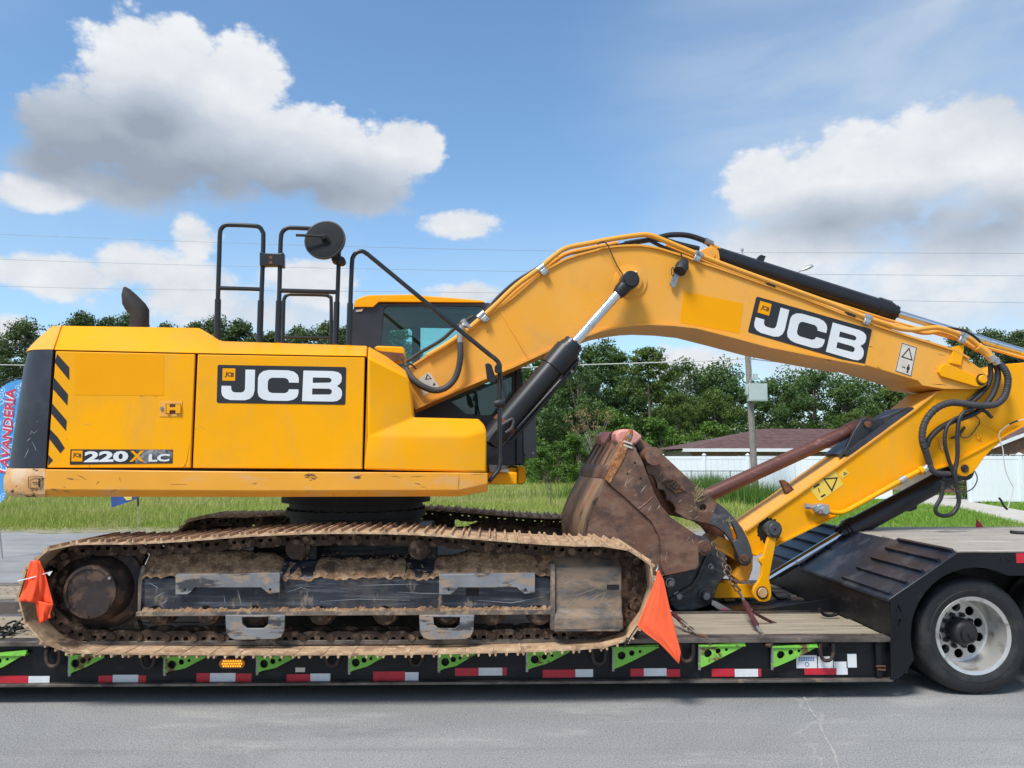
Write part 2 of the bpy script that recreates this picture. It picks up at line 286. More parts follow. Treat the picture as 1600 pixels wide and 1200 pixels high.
# ------------------------------------------------------------------ geometry helpers
ORG = {}
def org(o): return ORG.get(o.name, Vector((0, 0, 0))) if o else Vector((0, 0, 0))
class MB:
    def __init__(s): s.v = []; s.f = []
    def add(s, vs, fs):
        k = len(s.v); s.v += [Vector(v) for v in vs]; s.f += [tuple(i + k for i in f) for f in fs]; return s
    def prism(s, front, off):
        """closed solid: polygon and its copy moved by off"""
        n = len(front); off = Vector(off)
        vs = [Vector(p) for p in front] + [Vector(p) + off for p in front]
        fs = [tuple(range(n)), tuple(range(2 * n - 1, n - 1, -1))] + [(i, i + n, (i + 1) % n + n, (i + 1) % n) for i in range(n)]
        return s.add(vs, fs)
    def box(s, lo, hi):
        (a, b, c), (d, e, f) = lo, hi
        vs = [(a, b, c), (d, b, c), (d, e, c), (a, e, c), (a, b, f), (d, b, f), (d, e, f), (a, e, f)]
        return s.add(vs, [(0, 3, 2, 1), (4, 5, 6, 7), (0, 1, 5, 4), (1, 2, 6, 5), (2, 3, 7, 6), (3, 0, 4, 7)])
    def cyl(s, a, b, r0, r1=None, n=20):
        r1 = r0 if r1 is None else r1
        return s.rings([(Vector(a), r0), (Vector(b), r1)], n)
    def rings(s, prof, n=20, cap=True):
        """rings of given radius at points along one straight axis"""
        ax = (prof[-1][0] - prof[0][0])
        if ax.length < 1e-9: ax = Vector((0, 1, 0))
        ax.normalize(); u = ax.orthogonal().normalized(); w = ax.cross(u)
        vs = []; fs = []
        for c, r in prof:
            for i in range(n):
                t = 2 * math.pi * i / n; vs.append(c + u * (r * math.cos(t)) + w * (r * math.sin(t)))
        for k in range(len(prof) - 1):
            for i in range(n):
                j = (i + 1) % n; fs.append((k * n + i, k * n + j, (k + 1) * n + j, (k + 1) * n + i))
        if cap: fs.append(tuple(range(n - 1, -1, -1))); fs.append(tuple((len(prof) - 1) * n + i for i in range(n)))
        return s.add(vs, fs)
    def tube(s, pts, r, n=10, cap=True, rs=None):
        pts = [Vector(p) for p in pts]; m = len(pts)
        tang = [(pts[min(i + 1, m - 1)] - pts[max(i - 1, 0)]).normalized() for i in range(m)]
        u = tang[0].orthogonal().normalized(); vs = []; fs = []
        for i in range(m):
            u = (u - tang[i] * u.dot(tang[i]))
            if u.length < 1e-6: u = tang[i].orthogonal()
            u.normalize(); w = tang[i].cross(u); rr = rs[i] if rs else r
            for k in range(n):
                t = 2 * math.pi * k / n; vs.append(pts[i] + u * (rr * math.cos(t)) + w * (rr * math.sin(t)))
        for i in range(m - 1):
            for k in range(n):
                j = (k + 1) % n; fs.append((i * n + k, i * n + j, (i + 1) * n + j, (i + 1) * n + k))
        if cap: fs.append(tuple(range(n - 1, -1, -1))); fs.append(tuple((m - 1) * n + k for k in range(n)))
        return s.add(vs, fs)
    def plate(s, outer, holes, off):
        """flat plate with holes, scan-filled, thickness off"""
        off = Vector(off); bm = bmesh.new(); loops = []
        for lp in [outer] + list(holes):
            vv = [bm.verts.new(p) for p in lp]; loops.append(vv)
            for i in range(len(vv)): bm.edges.new((vv[i], vv[(i + 1) % len(vv)]))
        bmesh.ops.triangle_fill(bm, use_beauty=True, use_dissolve=False, edges=bm.edges[:])
        bm.verts.index_update(); n = len(bm.verts)
        vs = [v.co.copy() for v in bm.verts]; fs = [tuple(v.index for v in f.verts) for f in bm.faces]
        allf = list(fs) + [tuple(i + n for i in reversed(f)) for f in fs]
        for vv in loops:
            for i in range(len(vv)):
                a, b = vv[i].index, vv[(i + 1) % len(vv)].index; allf.append((a, b, b + n, a + n))
        bm.free()
        return s.add(vs + [v + off for v in vs], allf)
    def loft(s, secs, closed=True, caps=True):
        n = len(secs[0]); vs = [p for sc in secs for p in sc]; fs = []
        rngk = range(n) if closed else range(n - 1)
        for i in range(len(secs) - 1):
            for k in rngk:
                j = (k + 1) % n; fs.append((i * n + k, i * n + j, (i + 1) * n + j, (i + 1) * n + k))
        if caps: fs.append(tuple(range(n - 1, -1, -1))); fs.append(tuple((len(secs) - 1) * n + k for k in range(n)))
        return s.add(vs, fs)
def mesh_of(name, mb, mat, off=Vector((0, 0, 0)), smooth=None):
    me = bpy.data.meshes.new(name)
    me.from_pydata([v - off for v in mb.v], [], mb.f)
    bm = bmesh.new(); bm.from_mesh(me); bmesh.ops.recalc_face_normals(bm, faces=bm.faces[:]); bm.to_mesh(me); bm.free()
    if mat: me.materials.append(mat)
    if smooth is not None:
        me.shade_smooth(); me.set_sharp_from_angle(angle=R(smooth))
    return me
def obj(name, mb, mat, parent=None, smooth=35, bevel=0., seg=2, ang=40, at=None):
    o0 = org(parent) if parent else Vector(at) if at is not None else Vector((0, 0, 0))
    o = bpy.data.objects.new(name, mesh_of(name, mb, M[mat] if isinstance(mat, str) else mat, o0, smooth)); COL.objects.link(o)
    if parent: o.parent = parent
    else: o.location = o0
    ORG[o.name] = o0
    if bevel:
        b = o.modifiers.new('bevel', 'BEVEL'); b.width = bevel; b.segments = seg; b.limit_method = 'ANGLE'; b.angle_limit = R(ang)
        b.harden_normals = False
    return o
def inst(name, me, mw, parent):
    o = bpy.data.objects.new(name, me); COL.objects.link(o)
    o.parent = parent; o.matrix_local = Matrix.Translation(-org(parent)) @ mw
    ORG[o.name] = mw.translation.copy(); return o
def tag(o, label=None, cat=None, group=None, kind=None):
    if label: o['label'] = label
    if cat: o['category'] = cat
    if group: o['group'] = group
    if kind: o['kind'] = kind
    return o
def thing(name, label, cat, loc, group=None):
    o = bpy.data.objects.new(name, None); COL.objects.link(o); o.location = loc; o.empty_display_size = .2
    ORG[o.name] = Vector(loc); return tag(o, label, cat, group)
def quads_mesh(name, V, mat, attr=None):
    """V: N x k x 3 array of loose k-gons"""
    n, k = V.shape[:2]; me = bpy.data.meshes.new(name)
    me.vertices.add(n * k); me.vertices.foreach_set('co', V.reshape(-1).astype(np.float32))
    me.loops.add(n * k); me.loops.foreach_set('vertex_index', np.arange(n * k, dtype=np.int32))
    me.polygons.add(n); me.polygons.foreach_set('loop_start', np.arange(0, n * k, k, dtype=np.int32))
    me.update(calc_edges=True)
    if attr is not None:
        a = me.attributes.new('tone', 'FLOAT', 'FACE'); a.data.foreach_set('value', attr.astype(np.float32))
    me.materials.append(mat); return me
# pixel -> point on a real plane of the place
def hit(px, py, p0, n):
    d = ray(px, py); return CAM + d * ((Vector(p0) - CAM).dot(n) / d.dot(n))
def oy(px, py, Y): return hit(px, py, (0, Y, 0), Vector((0, 1, 0)))
def oz(px, py, Z): return hit(px, py, (0, 0, Z), Vector((0, 0, 1)))
def ox(px, py, X): return hit(px, py, (X, 0, 0), Vector((1, 0, 0)))
SLEW = Vector((-1.22, 6.855, 0)); YAW = R(5)                 # the upper works are swung a few degrees
UX = Vector((math.cos(YAW), math.sin(YAW), 0)); UN = Vector((-math.sin(YAW), math.cos(YAW), 0))
def U(px, py, d): return hit(px, py, SLEW + UN * d, UN)
def loc(x, d, z): return SLEW + UX * x + UN * d + Vector((0, 0, z))   # point in the upper works' own frame
def lx(p): return (p - SLEW).dot(UX)
def pxr(p): return F / max((p - CAM).dot(CR @ Vector((0, 0, -1))), .1)
def smooth_path(pts, k=6):
    pts = [Vector(p) for p in pts]
    if len(pts) < 3: return pts
    out = []
    for i in range(len(pts) - 1):
        p0, p1, p2, p3 = pts[max(i - 1, 0)], pts[i], pts[i + 1], pts[min(i + 2, len(pts) - 1)]
        for j in range(k):
            t = j / k
            out.append(.5 * ((2 * p1) + (p2 - p0) * t + (2 * p0 - 5 * p1 + 4 * p2 - p3) * t * t + (3 * p1 - p0 - 3 * p2 + p3) * t ** 3))
    out.append(pts[-1]); return out
def circ(c, r, u, w, n=16, a0=0.):
    return [c + u * (r * math.cos(a0 + 2 * math.pi * i / n)) + w * (r * math.sin(a0 + 2 * math.pi * i / n)) for i in range(n)]
ZV = Vector((0, 0, 1)); YV = Vector((0, 1, 0)); XV = Vector((1, 0, 0))
def text_mesh(body, bold=0., space=1.):
    cu = bpy.data.curves.new('text', 'FONT'); cu.body = body; cu.offset = bold; cu.space_character = space; cu.resolution_u = 3
    o = bpy.data.objects.new('text', cu); COL.objects.link(o)
    me = bpy.data.meshes.new_from_object(o.evaluated_get(bpy.context.evaluated_depsgraph_get()))
    vs = [v.co.copy() for v in me.vertices]; fs = [tuple(p.vertices) for p in me.polygons]
    bpy.data.objects.remove(o); bpy.data.curves.remove(cu); bpy.data.meshes.remove(me)
    x0 = min(v.x for v in vs); x1 = max(v.x for v in vs); y0 = min(v.y for v in vs); y1 = max(v.y for v in vs)
    return [((v.x - x0) / (x1 - x0), (v.y - y0) / (y1 - y0)) for v in vs], fs
def bil(q, u, v):
    """q: TL TR BR BL pixel corners, u to the right, v upwards"""
    tl, tr, br, bl = [Vector((a, b)) for a, b in q]
    return (bl * (1 - u) + br * u) * (1 - v) + (tl * (1 - u) + tr * u) * v
def decal_text(name, body, q, plane, mat, parent, bold=0., space=1.):
    uv, fs = text_mesh(body, bold, space)
    mb = MB().add([plane(*bil(q, u, v)) for u, v in uv], fs)
    return obj(name, mb, mat, parent, smooth=None)
# ================================================================== the setting
def ground_mats():
    # asphalt
    m = bpy.data.materials.new('asphalt'); m.use_nodes = True; t = NT(m.node_tree); b = t.n['Principled BSDF']
    v = t.new('ShaderNodeTexCoord').outputs['Object']
    n_big = t.noise(v, .45, 6, .6, .6); n_mid = t.noise(t.vmath('MULTIPLY', v, (.5, 1.6, 1)), 1.6, 8, .65); fine = t.noise(v, 95, 3, .75); grit = t.noise(v, 38, 5, .75)
    c = t.mix(t.rng(n_big, .3, .7), (.225, .223, .220), (.305, .300, .292))
    c = t.mix(t.math('MULTIPLY', t.rng(n_mid, .52, .70), .55), c, (.43, .415, .39))                       # dusty pale patches
    c = t.mix(t.rng(t.noise(t.vmath('MULTIPLY', v, (.6, 1.5, 1)), .9, 7, .6), .60, .76), c, (.15, .152, .155))   # dark worn patches
    c = t.mix(t.math('MULTIPLY', t.rng(fine, .53, .66), .75), c, (.46, .45, .44)); c = t.mix(t.math('MULTIPLY', t.rng(fine, .36, .47, 1, 0), .75), c, (.09, .092, .095))
    c = t.mix(t.math('MULTIPLY', t.rng(grit, .58, .68), .65), c, (.06, .06, .06))
    vo = t.new('ShaderNodeTexVoronoi', feature='DISTANCE_TO_EDGE'); vo.inputs['Scale'].default_value = .42
    wob = t.new('ShaderNodeTexNoise'); t.put(wob.inputs['Vector'], v); wob.inputs['Scale'].default_value = 2.2; wob.inputs['Detail'].default_value = 6
    t.put(vo.inputs['Vector'], t.vmath('ADD', v, t.vmath('MULTIPLY', t.vmath('SUBTRACT', wob.outputs['Color'], (.5, .5, .5)), (.9, .9, 0))))
    crack = t.rng(vo.outputs['Distance'], .002, .008, 1, 0)
    crack = t.math('MULTIPLY', crack, t.rng(t.noise(v, .6, 3), .5, .56))
    c = t.mix(t.math('MULTIPLY', crack, .45), c, (.40, .39, .365))
    c = t.mix(t.math('MULTIPLY', t.rng(t.noise(t.vmath('MULTIPLY', v, (.10, 2.4, 1)), 1.1, 6, .6), .52, .72), .45), c, (.155, .152, .148))
    t.put(b.inputs['Base Color'], c); b.inputs['Roughness'].default_value = .85
    bp = t.new('ShaderNodeBump'); bp.inputs['Strength'].default_value = .55; bp.inputs['Distance'].default_value = .006
    t.put(bp.inputs['Height'], t.math('ADD', t.math('ADD', fine, grit), t.math('MULTIPLY', n_mid, 3.))); t.l.new(bp.outputs[0], b.inputs['Normal'])
    M['asphalt'] = m
    M['turf'] = pm('turf_ground', (.15, .215, .045), .95, var=.25, vs=.35, layers=[((.24, .25, .08), .54, .5, .1), ((.10, .15, .035), .56, 3, .1)], bump=.6, bs=9)
    # grass blades: tone per blade
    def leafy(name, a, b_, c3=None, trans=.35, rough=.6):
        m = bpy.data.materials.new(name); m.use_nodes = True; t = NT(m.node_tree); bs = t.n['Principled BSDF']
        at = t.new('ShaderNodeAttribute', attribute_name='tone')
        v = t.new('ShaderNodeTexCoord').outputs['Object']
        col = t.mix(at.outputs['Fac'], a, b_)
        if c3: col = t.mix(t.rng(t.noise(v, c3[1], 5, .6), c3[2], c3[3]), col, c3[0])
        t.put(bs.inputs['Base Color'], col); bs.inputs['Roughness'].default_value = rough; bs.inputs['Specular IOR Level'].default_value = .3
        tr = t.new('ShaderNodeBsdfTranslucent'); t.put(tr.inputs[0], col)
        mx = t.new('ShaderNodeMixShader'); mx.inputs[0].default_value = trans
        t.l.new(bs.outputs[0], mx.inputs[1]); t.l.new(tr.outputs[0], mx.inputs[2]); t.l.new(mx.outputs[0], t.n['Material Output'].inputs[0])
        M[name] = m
    leafy('meadow_grass', (.27, .35, .065), (.47, .50, .13), ((.52, .47, .20), .22, .46, .66), .4)
    leafy('lawn_grass', (.16, .32, .035), (.28, .44, .07), ((.32, .38, .10), .5, .5, .75), .4)
    leafy('weed_leaf', (.085, .17, .03), (.16, .27, .05), None, .4)
    leafy('broad_leaf', (.040, .082, .023), (.128, .205, .052), ((.058, .105, .028), .35, .40, .7), .22, .5)
    leafy('pale_leaf', (.062, .11, .022), (.165, .23, .045), ((.075, .12, .024), .4, .4, .7), .25, .5)
    leafy('bush_leaf', (.050, .115, .016), (.13, .235, .035), ((.17, .14, .05), .6, .60, .72), .3, .5)
    leafy('pine_needle', (.036, .066, .026), (.11, .155, .05), None, .15, .5)
    leafy('dry_leaf', (.17, .12, .05), (.30, .23, .10), None, .3)
    M['bark'] = pm('bark', (.13, .105, .085), .95, var=.25, vs=6, layers=[((.06, .045, .038), .55, 9, .08, (2, 2, .4))], bump=.6, bs=20)
    M['bark_pale'] = pm('pale_bark', (.27, .235, .20), .95, var=.2, vs=6, layers=[((.14, .11, .095), .55, 9, .08, (2, 2, .4))], bump=.5, bs=20)
ground_mats()

ROAD_FAR = 18.4
def grid_sheet(name, x0, x1, y0, y1, z, mat, nx=2, ny=2):
    mb = MB(); vs = []; fs = []
    for j in range(ny + 1):
        for i in range(nx + 1): vs.append((x0 + (x1 - x0) * i / nx, y0 + (y1 - y0) * j / ny, z))
    for j in range(ny):
        for i in range(nx): a = j * (nx + 1) + i; fs.append((a, a + 1, a + nx + 2, a + nx + 1))
    return tag(obj(name, mb.add(vs, fs), mat, smooth=None), kind='structure')
grid_sheet('ground', -900, 900, -400, 1400, -.03, 'turf')
grid_sheet('road', -120, 120, -30, ROAD_FAR, 0, 'asphalt', 8, 4)
# uneven edge of the asphalt: a strip of sandy dirt between road and grass
def verge():
    mb = MB(); vs = []; fs = []; n = 140
    for i in range(n + 1):
        x = -45 + 90 * i / n
        a = ROAD_FAR - .35 + .22 * math.sin(i * 1.7) + random.uniform(-.14, .14)
        vs += [(x, a, .004), (x, ROAD_FAR + 1.1, .004)]
    for i in range(n): fs.append((2 * i, 2 * i + 2, 2 * i + 3, 2 * i + 1))
    M['verge'] = pm('sandy_verge', (.30, .25, .17), .95, var=.2, vs=4, layers=[((.15, .17, .06), .52, 3, .1)], bump=.5, bs=30)
    return tag(obj('verge', mb.add(vs, fs), 'verge', smooth=None), kind='structure')
verge()
def road_crack():
    ln = [oz(x, y, .004) for x, y in ((1256, 1088), (1262, 1100), (1268, 1112), (1279, 1126), (1285, 1142), (1293, 1158), (1303, 1175), (1310, 1200), (1318, 1230))]
    up, lo = [], []
    for i, p in enumerate(smooth_path(ln, 5)): w = random.uniform(.002, .010); up.append(p + Vector((w, 0, 0))); lo.append(p - Vector((w, 0, 0)))
    mb = MB(); n = len(up); mb.add(up + lo, [(i, i + 1, n + i + 1, n + i) for i in range(n - 1)])
    M['crack_fill'] = pm('pale_crack_fill', (.34, .33, .315), .9, var=.15, vs=20)
    tag(obj('road_crack', mb, 'crack_fill', smooth=None), kind='structure')
road_crack()
PATH_PX = [(1405, 772), (1433, 773), (1516, 775), (1516, 783), (1530, 786), (1600, 798), (1700, 818), (1760, 850), (1690, 838), (1600, 819), (1500, 793), (1433, 786), (1390, 783)]
mb = MB().prism([oz(x, y, .03) for x, y in PATH_PX], (0, 0, -.06))
tag(obj('path', mb, 'concrete', smooth=None), kind='structure')

# ------------------------------------------------------------------ grass
def in_poly(X, Y, poly):
    r = np.zeros(len(X), bool); n = len(poly)
    for i in range(n):
        (x1, y1), (x2, y2) = poly[i], poly[(i + 1) % n]
        c = ((y1 > Y) != (y2 > Y)) & (X < (x2 - x1) * (Y - y1) / (y2 - y1 + 1e-12) + x1); r ^= c
    return r
PATH_XY = [(oz(x, y, 0).x, oz(x, y, 0).y) for x, y in PATH_PX]
def blades(X, Y, h, w, lean=.35):
    n = len(X); a = rng.uniform(0, 2 * np.pi, n); l = rng.normal(0, lean, (n, 2)) * h[:, None]
    V = np.zeros((n, 3, 3)); dx = np.cos(a) * w / 2; dy = np.sin(a) * w / 2
    V[:, 0] = np.stack([X - dx, Y - dy, np.full(n, -.03)], 1); V[:, 1] = np.stack([X + dx, Y + dy, np.full(n, -.03)], 1)
    V[:, 2] = np.stack([X + l[:, 0], Y + l[:, 1], h], 1); return V
def scatter(n, y0, y1, half=.78, x_min=None, x_max=None):
    Y = 1 / (1 / y1 + rng.random(n) * (1 / y0 - 1 / y1)); X = (rng.random(n) * 2 - 1) * half * Y
    return X, Y
X, Y = scatter(190000, ROAD_FAR + .15, 66)
lawn_edge = 6.8 + (Y - 18) * .12
k = (X < lawn_edge + rng.normal(0, .6, len(X)))
X, Y = X[k], Y[k]; dens = (np.sin(X * .9) + np.sin(Y * .7 + X * .3) + rng.normal(0, .5, len(X)))
edge = np.clip((Y - ROAD_FAR) / 2.2, .18, 1)
h = np.clip(.19 + .06 * dens * .4 + rng.normal(0, .07, len(X)), .06, .6) * edge
V = blades(X, Y, h, .014 + .0009 * Y)
tone = np.clip(.45 + .2 * dens * .5 + rng.normal(0, .2, len(X)), 0, 1)
go = bpy.data.objects.new('grass', quads_mesh('grass', V, M['meadow_grass'], tone)); COL.objects.link(go); tag(go, kind='stuff')
X, Y = scatter(130000, ROAD_FAR + .15, 48)
lawn_edge = 6.8 + (Y - 18) * .12
k = (X > lawn_edge - rng.random(len(X)) * 1.0) & ~in_poly(X, Y, PATH_XY); X, Y = X[k], Y[k]
h = np.clip(.085 + rng.normal(0, .02, len(X)), .03, .2)
V = blades(X, Y, h, .016 + .0009 * Y, .5)
go = bpy.data.objects.new('lawn', quads_mesh('lawn', V, M['lawn_grass'], rng.random(len(X)))); COL.objects.link(go); tag(go, kind='stuff')
# rank weeds along the white fence
wc = oz(1165, 795, 0); n = 9000
X = rng.normal(wc.x, 1.7, n); Y = rng.normal(30.2, .9, n); X2 = rng.normal(oz(1070, 800, 0).x, 2.2, n // 3); Y2 = rng.normal(31, 1, n // 3)
X = np.concatenate([X, X2]); Y = np.concatenate([Y, Y2])
h = np.clip(.55 + .35 * np.exp(-((X - wc.x) / 1.3) ** 2) + rng.normal(0, .2, len(X)), .1, 1.3)
go = bpy.data.objects.new('weeds', quads_mesh('weeds', blades(X, Y, h, .03, .22), M['weed_leaf'], rng.random(len(X)))); COL.objects.link(go); tag(go, kind='stuff')

# ------------------------------------------------------------------ trees
def leaf_quads(C, rad, n_per, size, squash=.75, up=.25):
    """leaf sized quads round clump centres"""
    N = len(C) * n_per
    c = np.repeat(C, n_per, 0); r = np.repeat(rad, n_per)
    d = rng.normal(0, 1, (N, 3)); d /= np.linalg.norm(d, axis=1)[:, None]; d[:, 2] *= squash; d[:, 2] += up * np.abs(d[:, 2])
    p = c + d * (r * rng.uniform(.45, 1.05, N))[:, None]
    a = rng.normal(0, 1, (N, 3)) + d * .7; a[:, 2] += .4; a /= np.linalg.norm(a, axis=1)[:, None]
    b = np.cross(a, rng.normal(0, 1, (N, 3))); b /= np.linalg.norm(b, axis=1)[:, None]; e = np.cross(a, b)
    s = (size * rng.uniform(.55, 1.35, N))[:, None]
    V = np.stack([p - b * s * .9, p - e * s * .45, p + b * s * .9, p + e * s * .45], 1)
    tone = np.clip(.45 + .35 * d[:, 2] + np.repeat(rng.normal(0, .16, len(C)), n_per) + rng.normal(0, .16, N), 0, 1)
    return V, tone
def oak_mesh(seed, h, w, n_cl, leaf, per, base=.08, mat='broad_leaf'):
    global rng; rng = np.random.default_rng(seed)
    u = rng.random(n_cl); zz = base + (1 - base) * u ** .85
    prof = np.sin(np.pi * np.clip((zz - base + .10) / (1.12 - base), 0, 1)) ** .6
    a = rng.uniform(0, 2 * np.pi, n_cl); rr = np.sqrt(rng.random(n_cl)) * .9 + .1
    lob = 1 + .22 * np.sin(a * 3 + seed) + .15 * np.sin(a * 5 + zz * 9)
    C = np.stack([np.cos(a) * rr * prof * w / 2 * lob, np.sin(a) * rr * prof * w / 2 * lob, zz * h * .93], 1)
    rad = rng.uniform(.55, 1.15, n_cl) * w * .115
    V, tone = leaf_quads(C, rad, per, leaf)
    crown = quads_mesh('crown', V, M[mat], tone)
    mb = MB(); mb.tube([(0, 0, -.1), (.05, 0, h * .25), (-.1, .05, h * .55), (0, 0, h * .8)], .2, 8, rs=[h * .026, h * .02, h * .013, h * .005])
    for c in C[:: max(n_cl // 16, 1)]:
        z0 = min(max(c[2] * .55, h * .12), h * .7); mb.tube([(0, 0, z0), (c[0] * .5, c[1] * .5, (z0 + c[2]) / 2), tuple(c)], .1, 5, rs=[h * .011, h * .006, h * .002])
    return crown, mesh_of('trunk', mb, M['bark'], smooth=50)
def pine_mesh(seed, h, w, n_br, crown0=.55, leaf=.22, per=34, lay=4, mat='pine_needle'):
    global rng; rng = np.random.default_rng(seed)
    mb = MB(); lean = rng.normal(0, .02, 2) * h
    top = np.array([lean[0], lean[1], h * .97])
    mb.tube([(0, 0, -.1), tuple(top * .35), tuple(top * .7), tuple(top)], .2, 8, rs=[h * .0145, h * .012, h * .008, h * .003])
    C = []; rad = []
    for i in range(n_br):
        f = crown0 + (1 - crown0) * (i + .5) / n_br; o = top * f
        q = (f - crown0) / (1 - crown0); reach = w / 2 * (math.sin(math.pi * min(q * .78 + .22, 1)) ** .7) * rng.uniform(.55, 1.1)
        a = i * 2.4 + rng.normal(0, .4); e = o + np.array([math.cos(a) * reach, math.sin(a) * reach, reach * rng.uniform(.05, .4)])
        if i % 2 == 0: mb.tube([tuple(o), tuple((o + e) / 2 + [0, 0, -.1]), tuple(e)], .05, 5, rs=[h * .005, h * .003, h * .0015])
        for j in range(lay):
            s = rng.uniform(.35, 1.05); C.append(o + (e - o) * s + rng.normal(0, .28, 3) * w * .1); rad.append(w * rng.uniform(.065, .125))
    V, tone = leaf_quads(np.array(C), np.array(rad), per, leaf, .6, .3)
    return quads_mesh('crown', V, M[mat], tone), mesh_of('trunk', mb, M['bark_pale'], smooth=50)
def plant_tree(name, meshes, at, s, label, cat, group=None, rot=None, sz=None):
    t = thing(name, label, cat, at, group)
    for nm, me in zip(('crown', 'trunk'), meshes):
        o = bpy.data.objects.new(nm, me); COL.objects.link(o); o.parent = t; ORG[o.name] = Vector(at)
    t.scale = (s, s, sz or s); t.rotation_euler = (0, 0, random.uniform(0, 6.28) if rot is None else rot)
    return t
oaks = [oak_mesh(s, 10, 7.5, 70, .135, 230) for s in (3, 5, 8)]
oaks_p = [oak_mesh(s, 10, 7.0, 66, .135, 220, mat='pale_leaf') for s in (13, 14)]
pines = [pine_mesh(s, 20, 9.5, 36, c0, .19, 84) for s, c0 in ((21, .5), (22, .56), (23, .45))]
bushes = [oak_mesh(s, 3, 3.6, 36, .085, 170, .0, 'bush_leaf') for s in (31, 32)]
tall = pine_mesh(41, 17, 7.5, 30, .60, .2, 46, 5, 'pale_leaf'); tall[1].materials[0] = M['bark']
def top_h(px, py, Y): return oy(px, py, Y).z
def gx(px, Y): return oy(px, 716, Y).x
# dense wood right of the cab: (px of trunk, px of top, distance, mesh, label)
WOOD = [
 (858, 548, 66, oaks[0], 'dark evergreen tree with a full crown rising right beside the boom cylinder'),
 (935, 528, 70, oaks[1], 'tallest dark broadleaf tree under the arch of the boom'),
 (905, 560, 60, oaks[2], 'dense dark tree in front of the tallest broadleaf, left of the slender trunk'),
 (985, 590, 72, oaks[0], 'dark rounded tree just left of the slender tall trunk'),
 (1075, 560, 74, oaks[2], 'broad dark crown right of the slender tall tree'),
 (1060, 610, 62, oaks_p[0], 'lighter green tree behind the palm and the near end of the house roof'),
 (1130, 572, 76, oaks[1], 'dark crown left of the utility pole, partly behind it'),
 (1120, 605, 64, oaks_p[1], 'yellowish green tree left of the utility pole above the roof'),
 (1215, 590, 72, oaks[0], 'dark tree immediately right of the utility pole'),
 (1275, 575, 75, oaks[2], 'dark tree above the ridge of the brown roof'),
 (1335, 590, 70, oaks[1], 'dark tree above the strut mount on the stick'),
 (1395, 600, 72, oaks_p[0], 'paler tree filling the gap between boom tip and stick'),
 (1445, 585, 76, oaks[0], 'dark tree behind the joint of boom and stick'),
 (1010, 640, 58, oaks_p[1], 'lower pale green tree behind the bucket teeth'),
 (1330, 640, 60, oaks_p[1], 'low light green crown just above the right part of the roof'),
 (800, 560, 72, oaks[1], 'dark tree seen behind the front of the cab'),
]
for px, py, Y_, me, lab in WOOD:
    x = gx(px, Y_); hh = top_h(px, py, Y_)
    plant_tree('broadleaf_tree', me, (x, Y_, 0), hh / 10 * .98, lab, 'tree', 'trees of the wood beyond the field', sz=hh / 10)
plant_tree('slender_tree', tall, (gx(1019, 57), 57, 0), top_h(1019, 541, 57) / 17, 'slender tall tree with a bare pale trunk and a round airy crown', 'tree', rot=.4)
BUSH = [(905, 680, 50, 0, 'bright green bush left of the bucket at the edge of the field'), (960, 640, 54, 1, 'bright green shrub with brown tips above the bucket teeth'),
        (870, 690, 52, 1, 'dark green bush beside the grey plate of the cab'), (1035, 655, 52, 0, 'green bush right of the thumb pipe, above the fence'),
        (1110, 660, 50, 1, 'yellow green bush behind the left end of the roof'), (850, 700, 49, 0, 'low bush at the left end of the wood'), (985, 690, 47, 0, 'low leafy bush hidden behind the bucket')]
for px, py, Y_, k_, lab in BUSH:
    hh = top_h(px, py, Y_); plant_tree('bush', bushes[k_], (gx(px, Y_), Y_, 0), hh / 3, lab, 'bush', 'bushes along the edge of the wood')
# half dead shrub with brown leaves and bare twigs
def dead_shrub():
    at = Vector((gx(930, 48), 48, 0)); t = thing('dry_shrub', 'half dead shrub with brown leaves and bare arching twigs left of the bucket teeth', 'shrub', at)
    mb = MB(); C = []
    for i in range(22):
        a = random.uniform(0, 6.28); r = random.uniform(.4, 2.0); hgt = random.uniform(2.2, 4.6)
        e = Vector((math.cos(a) * r, math.sin(a) * r, hgt)); mb.tube(smooth_path([(0, 0, 0), (e.x * .25, e.y * .25, hgt * .55), e], 4), .011, 4, rs=None); C.append(e)
    mb.v = [v + at for v in mb.v]; obj('twigs', mb, 'bark_pale', t)
    V, tone = leaf_quads(np.array([list(c) for c in C]), np.full(len(C), .42), 26, .10)
    o = bpy.data.objects.new('foliage', quads_mesh('foliage', V, M['dry_leaf'], tone)); COL.objects.link(o); o.parent = t
dead_shrub()
# bare sapling in the field
def sapling():
    p = oz(860, 786, 0); p = Vector((oy(860, 760, 26).x, 26, 0)); t = thing('bare_sapling', 'small bare dark sapling standing alone in the field left of the bucket', 'sapling', p)
    mb = MB(); hgt = oy(860, 738, 26).z
    mb.tube([p, p + Vector((.02, 0, hgt * .5)), p + Vector((.0, 0, hgt))], .012, 5, rs=[.022, .014, .006])
    for i in range(14):
        z = hgt * random.uniform(.35, .95); a = random.choice((-1, 1)); q = p + Vector((0, 0, z)); mb.tube([q, q + Vector((a * random.uniform(.08, .28), random.uniform(-.15, .15), random.uniform(.12, .35)))], .006, 4)
    obj('stem', mb, 'bark', t)
sapling()
